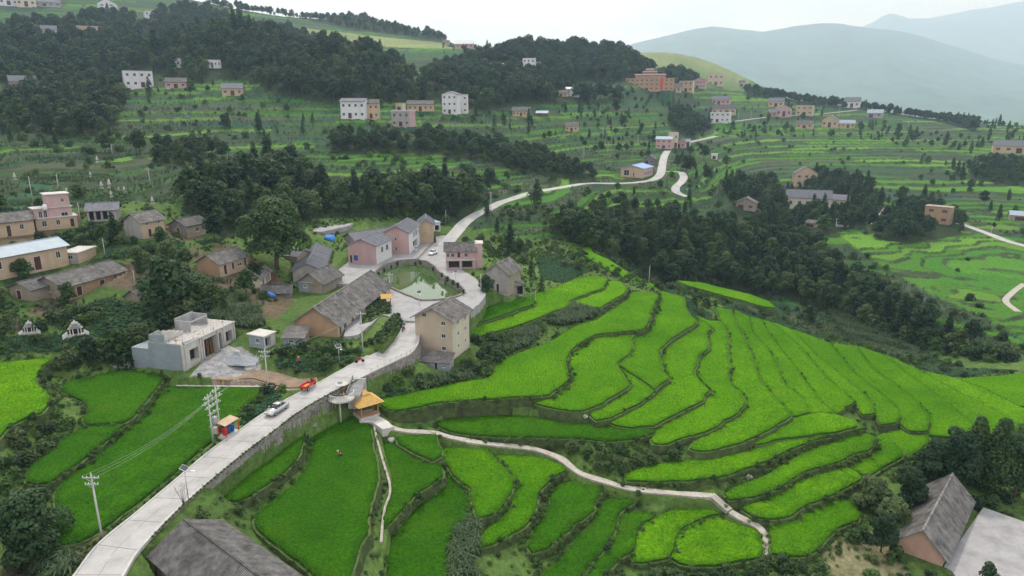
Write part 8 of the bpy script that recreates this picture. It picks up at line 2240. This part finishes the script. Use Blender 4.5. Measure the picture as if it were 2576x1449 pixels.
# balustrade between courtyard and road
a_, b_ = at_z(1050, 655, PLZ), at_z(1090, 612, PLZ + .3); root = empty('fence', a_, 0, 'dark low fence between courtyard and road above the pond', 'fence'); n = 14
for k in range(n + 1):
    q = (b_ - a_) * (k / n); mb = MB(); mb.box(q.x - .07, q.x + .07, q.y - .07, q.y + .07, q.z - .1, q.z + .8); mb.build('post', M['dark'], root)
    if k < n:
        q2 = (b_ - a_) * ((k + 1) / n); mb = MB(); mb.tube((q.x, q.y, q.z + .6), (q2.x, q2.y, q2.z + .6), .05, .05, 5); mb.build('rail', M['stone'], root)
# stone steps block at the pond edge
p = at_z(1112, 712, POND_Z + .2); root = empty('pond_steps', p, radians(-30), 'grey stone landing steps at the right edge of the pond', 'steps')
for k in range(4): mb = MB(); mb.box(-.9 + .1 * k, .9 - .1 * k, -.4 + k * .35, 1.2, -1 + .004 * k, .2 + k * .4); mb.build('step', M['stone'], root)
# tarpaulins
def tarp(u, v, w, h, lab, seed):
    p = hit(u, v); mb = MB(); mb.blob((0, 0, h * .3), (w, w * .7, h), seed, 16, 9, .25); o = mb.build('tarpaulin', M['tarp'], None, True); o.location = p; set_props(o, lab, 'tarpaulin')
tarp(829, 603, 2.0, 1.2, 'bright blue tarpaulin over a heap behind the long slate roof', 4); tarp(677, 746, 1.4, .8, 'blue tarpaulin before the low dark barn', 6); tarp(280, 545, .9, .7, 'small blue tarpaulin at the corner of the run-down timber house', 8)
# roof water tank and pink sheet on the pink house
for (u, v, s, lb) in [(98, 508, .8, 'white water drum on the terrace of the pink three-storey house')]:
    p = at_z(u, v, HS[17]['p0'].z + 5.6) if False else hit(u, 590) + Vector((0, 4, 5.9)); root = empty('water_drum', p, 0, lb, 'tank'); mb = MB(); mb.lathe([(.5, 0), (.55, .1), (.55, 1.2), (.3, 1.45), (.1, 1.5)], 14); mb.build('drum', M['white'], root, True); mb = MB(); mb.lathe([(.56, .5), (.58, .55), (.56, .6)], 14); mb.build('hoop', M['steel'], root)
# boulders showing on the banks
for k, (u, v, s, lb) in enumerate([(1470, 1052, .9, 'pale boulder sticking out of the bank of a mid rice terrace'), (1330, 1395, .5, 'grey rock in the weeds below the fifth foreground paddy'), (1655, 1418, .7, 'pale rock left of the round paddy'), (985, 1112, 1.0, 'white concrete block beside the irrigation channel'), (1885, 1205, .8, 'grey rocks on the bank of a right terrace'), (790, 1075, .8, 'dark boulder at the foot of the retaining wall')]):
    p = hit(u, v); mb = MB(); mb.blob((0, 0, .1), (s * .7, s * .5, s * .5), k + 70, 10, 7, .3); o = mb.build('boulder', M['conc_light'] if k in (0, 2, 3) else M['stone']); o.location = p + Vector((0, 0, .25)); set_props(o, lb, 'rock')
# school: upper roofs and wings
sr2 = ROOTS['school']; D_ = sch; Lx, Ly, h = D_['Lx'], D_['Ly'], D_['h']
def spart(nm, mat, b): mb = MB(); mb.box(*b); return mb.build(nm, M[mat], sr2)
for k, (f0, f1, hh2) in enumerate(((.18, .80, 3.4), (.36, .64, 6.2), (.42, .58, 8.6))):
    ya, yb = -Ly / 2 + Ly * f0, -Ly / 2 + Ly * f1
    spart('upper_storey', 'orange', (-Lx * .25, Lx * .4, ya, yb, h + .23 + (0 if k == 0 else (3.4, 6.2)[k - 1] + .3), h + hh2))
    mb = MB(); lo = [(-Lx * .25 - 1, ya - 1.2, h + hh2 + .01), (Lx * .4 + 1, ya - 1.2, h + hh2 + .01), (Lx * .4 + 1, yb + 1.2, h + hh2 + .01), (-Lx * .25 - 1, yb + 1.2, h + hh2 + .01)]
    mb.hexa(lo, [(x * .8, y + (1.4 if i < 2 else -1.4), z + 1.1) for i, (x, y, z) in enumerate(lo)]); mb.build('roof_tier', M['pink'], sr2)
spart('red_panel', 'red', (-Lx / 2 - .25, -Lx / 2 - .02, -Ly / 2 + Ly * .22, -Ly / 2 + Ly * .27, 1.5, h + .1))
spart('left_wing', 'orange', (-Lx / 2 - 3, Lx / 2, Ly / 2 + .02, Ly / 2 + 14, -1, h * .8)); spart('wing_roof', 'pink', (-Lx / 2 - 3.6, Lx / 2 + .5, Ly / 2 - .3, Ly / 2 + 14.6, h * .8 + .01, h * .8 + .6))

for d in HS:
    if d['label'].startswith('two-storey house with pink upper floor'):
        r0 = d['root']; x0_, y0_, Ly_, h_ = -d['Lx'] / 2, -d['Ly'] / 2, d['Ly'], d['h']
        mb = MB(); mb.box(x0_ - .55, x0_ - .004, y0_ - .1, y0_ + Ly_ + .1, h_ * .46, h_ * .52); mb.build('balcony_slab', M['conc_light'], r0)
        for f in (.02, .49, .97): mb = MB(); yy = y0_ + Ly_ * f; mb.box(x0_ - .5, x0_ - .25, yy - .12, yy + .12, -.3, h_ * .46 - .003); mb.build('column', M['conc_light'], r0)
        mb = MB(); mb.box(x0_ - .5, x0_ - .42, y0_, y0_ + Ly_, h_ * .52 + .003, h_ * .62); mb.build('parapet', M['pink'], r0)
        mb = MB(); mb.box(x0_ + .4, x0_ + 4.5, y0_ - 2.2, y0_ - .01, -1, h_ + 1.6); mb.build('stair_block', M['pink'], r0)
        mb = MB(); mb.box(x0_ + .2, x0_ + 4.7, y0_ - 2.4, y0_ - .02, h_ + 1.603, h_ + 1.8); mb.build('stair_roof', M['conc_light'], r0)
# ---------------------------------------------------------------- haze: the air between here and the mountains
mb = MB(); mb.box(-17000, 21000, -600, 18600, -160, 2600)
hm, hn, hl = newmat('haze')
ho = nd(hn, 'ShaderNodeOutputMaterial'); hv = nd(hn, 'ShaderNodeVolumePrincipled')
hv.inputs['Color'].default_value = (0.56, 0.75, 1.0, 1); hv.inputs['Absorption Color'].default_value = (0.55, 0.55, 0.55, 1); hv.inputs['Density'].default_value = 0.00013; hv.inputs['Anisotropy'].default_value = 0.42
hl.new(hv.outputs[0], ho.inputs['Volume'])
set_props(mb.build('haze', hm), 'thin bluish haze filling the valley air', kind='stuff')
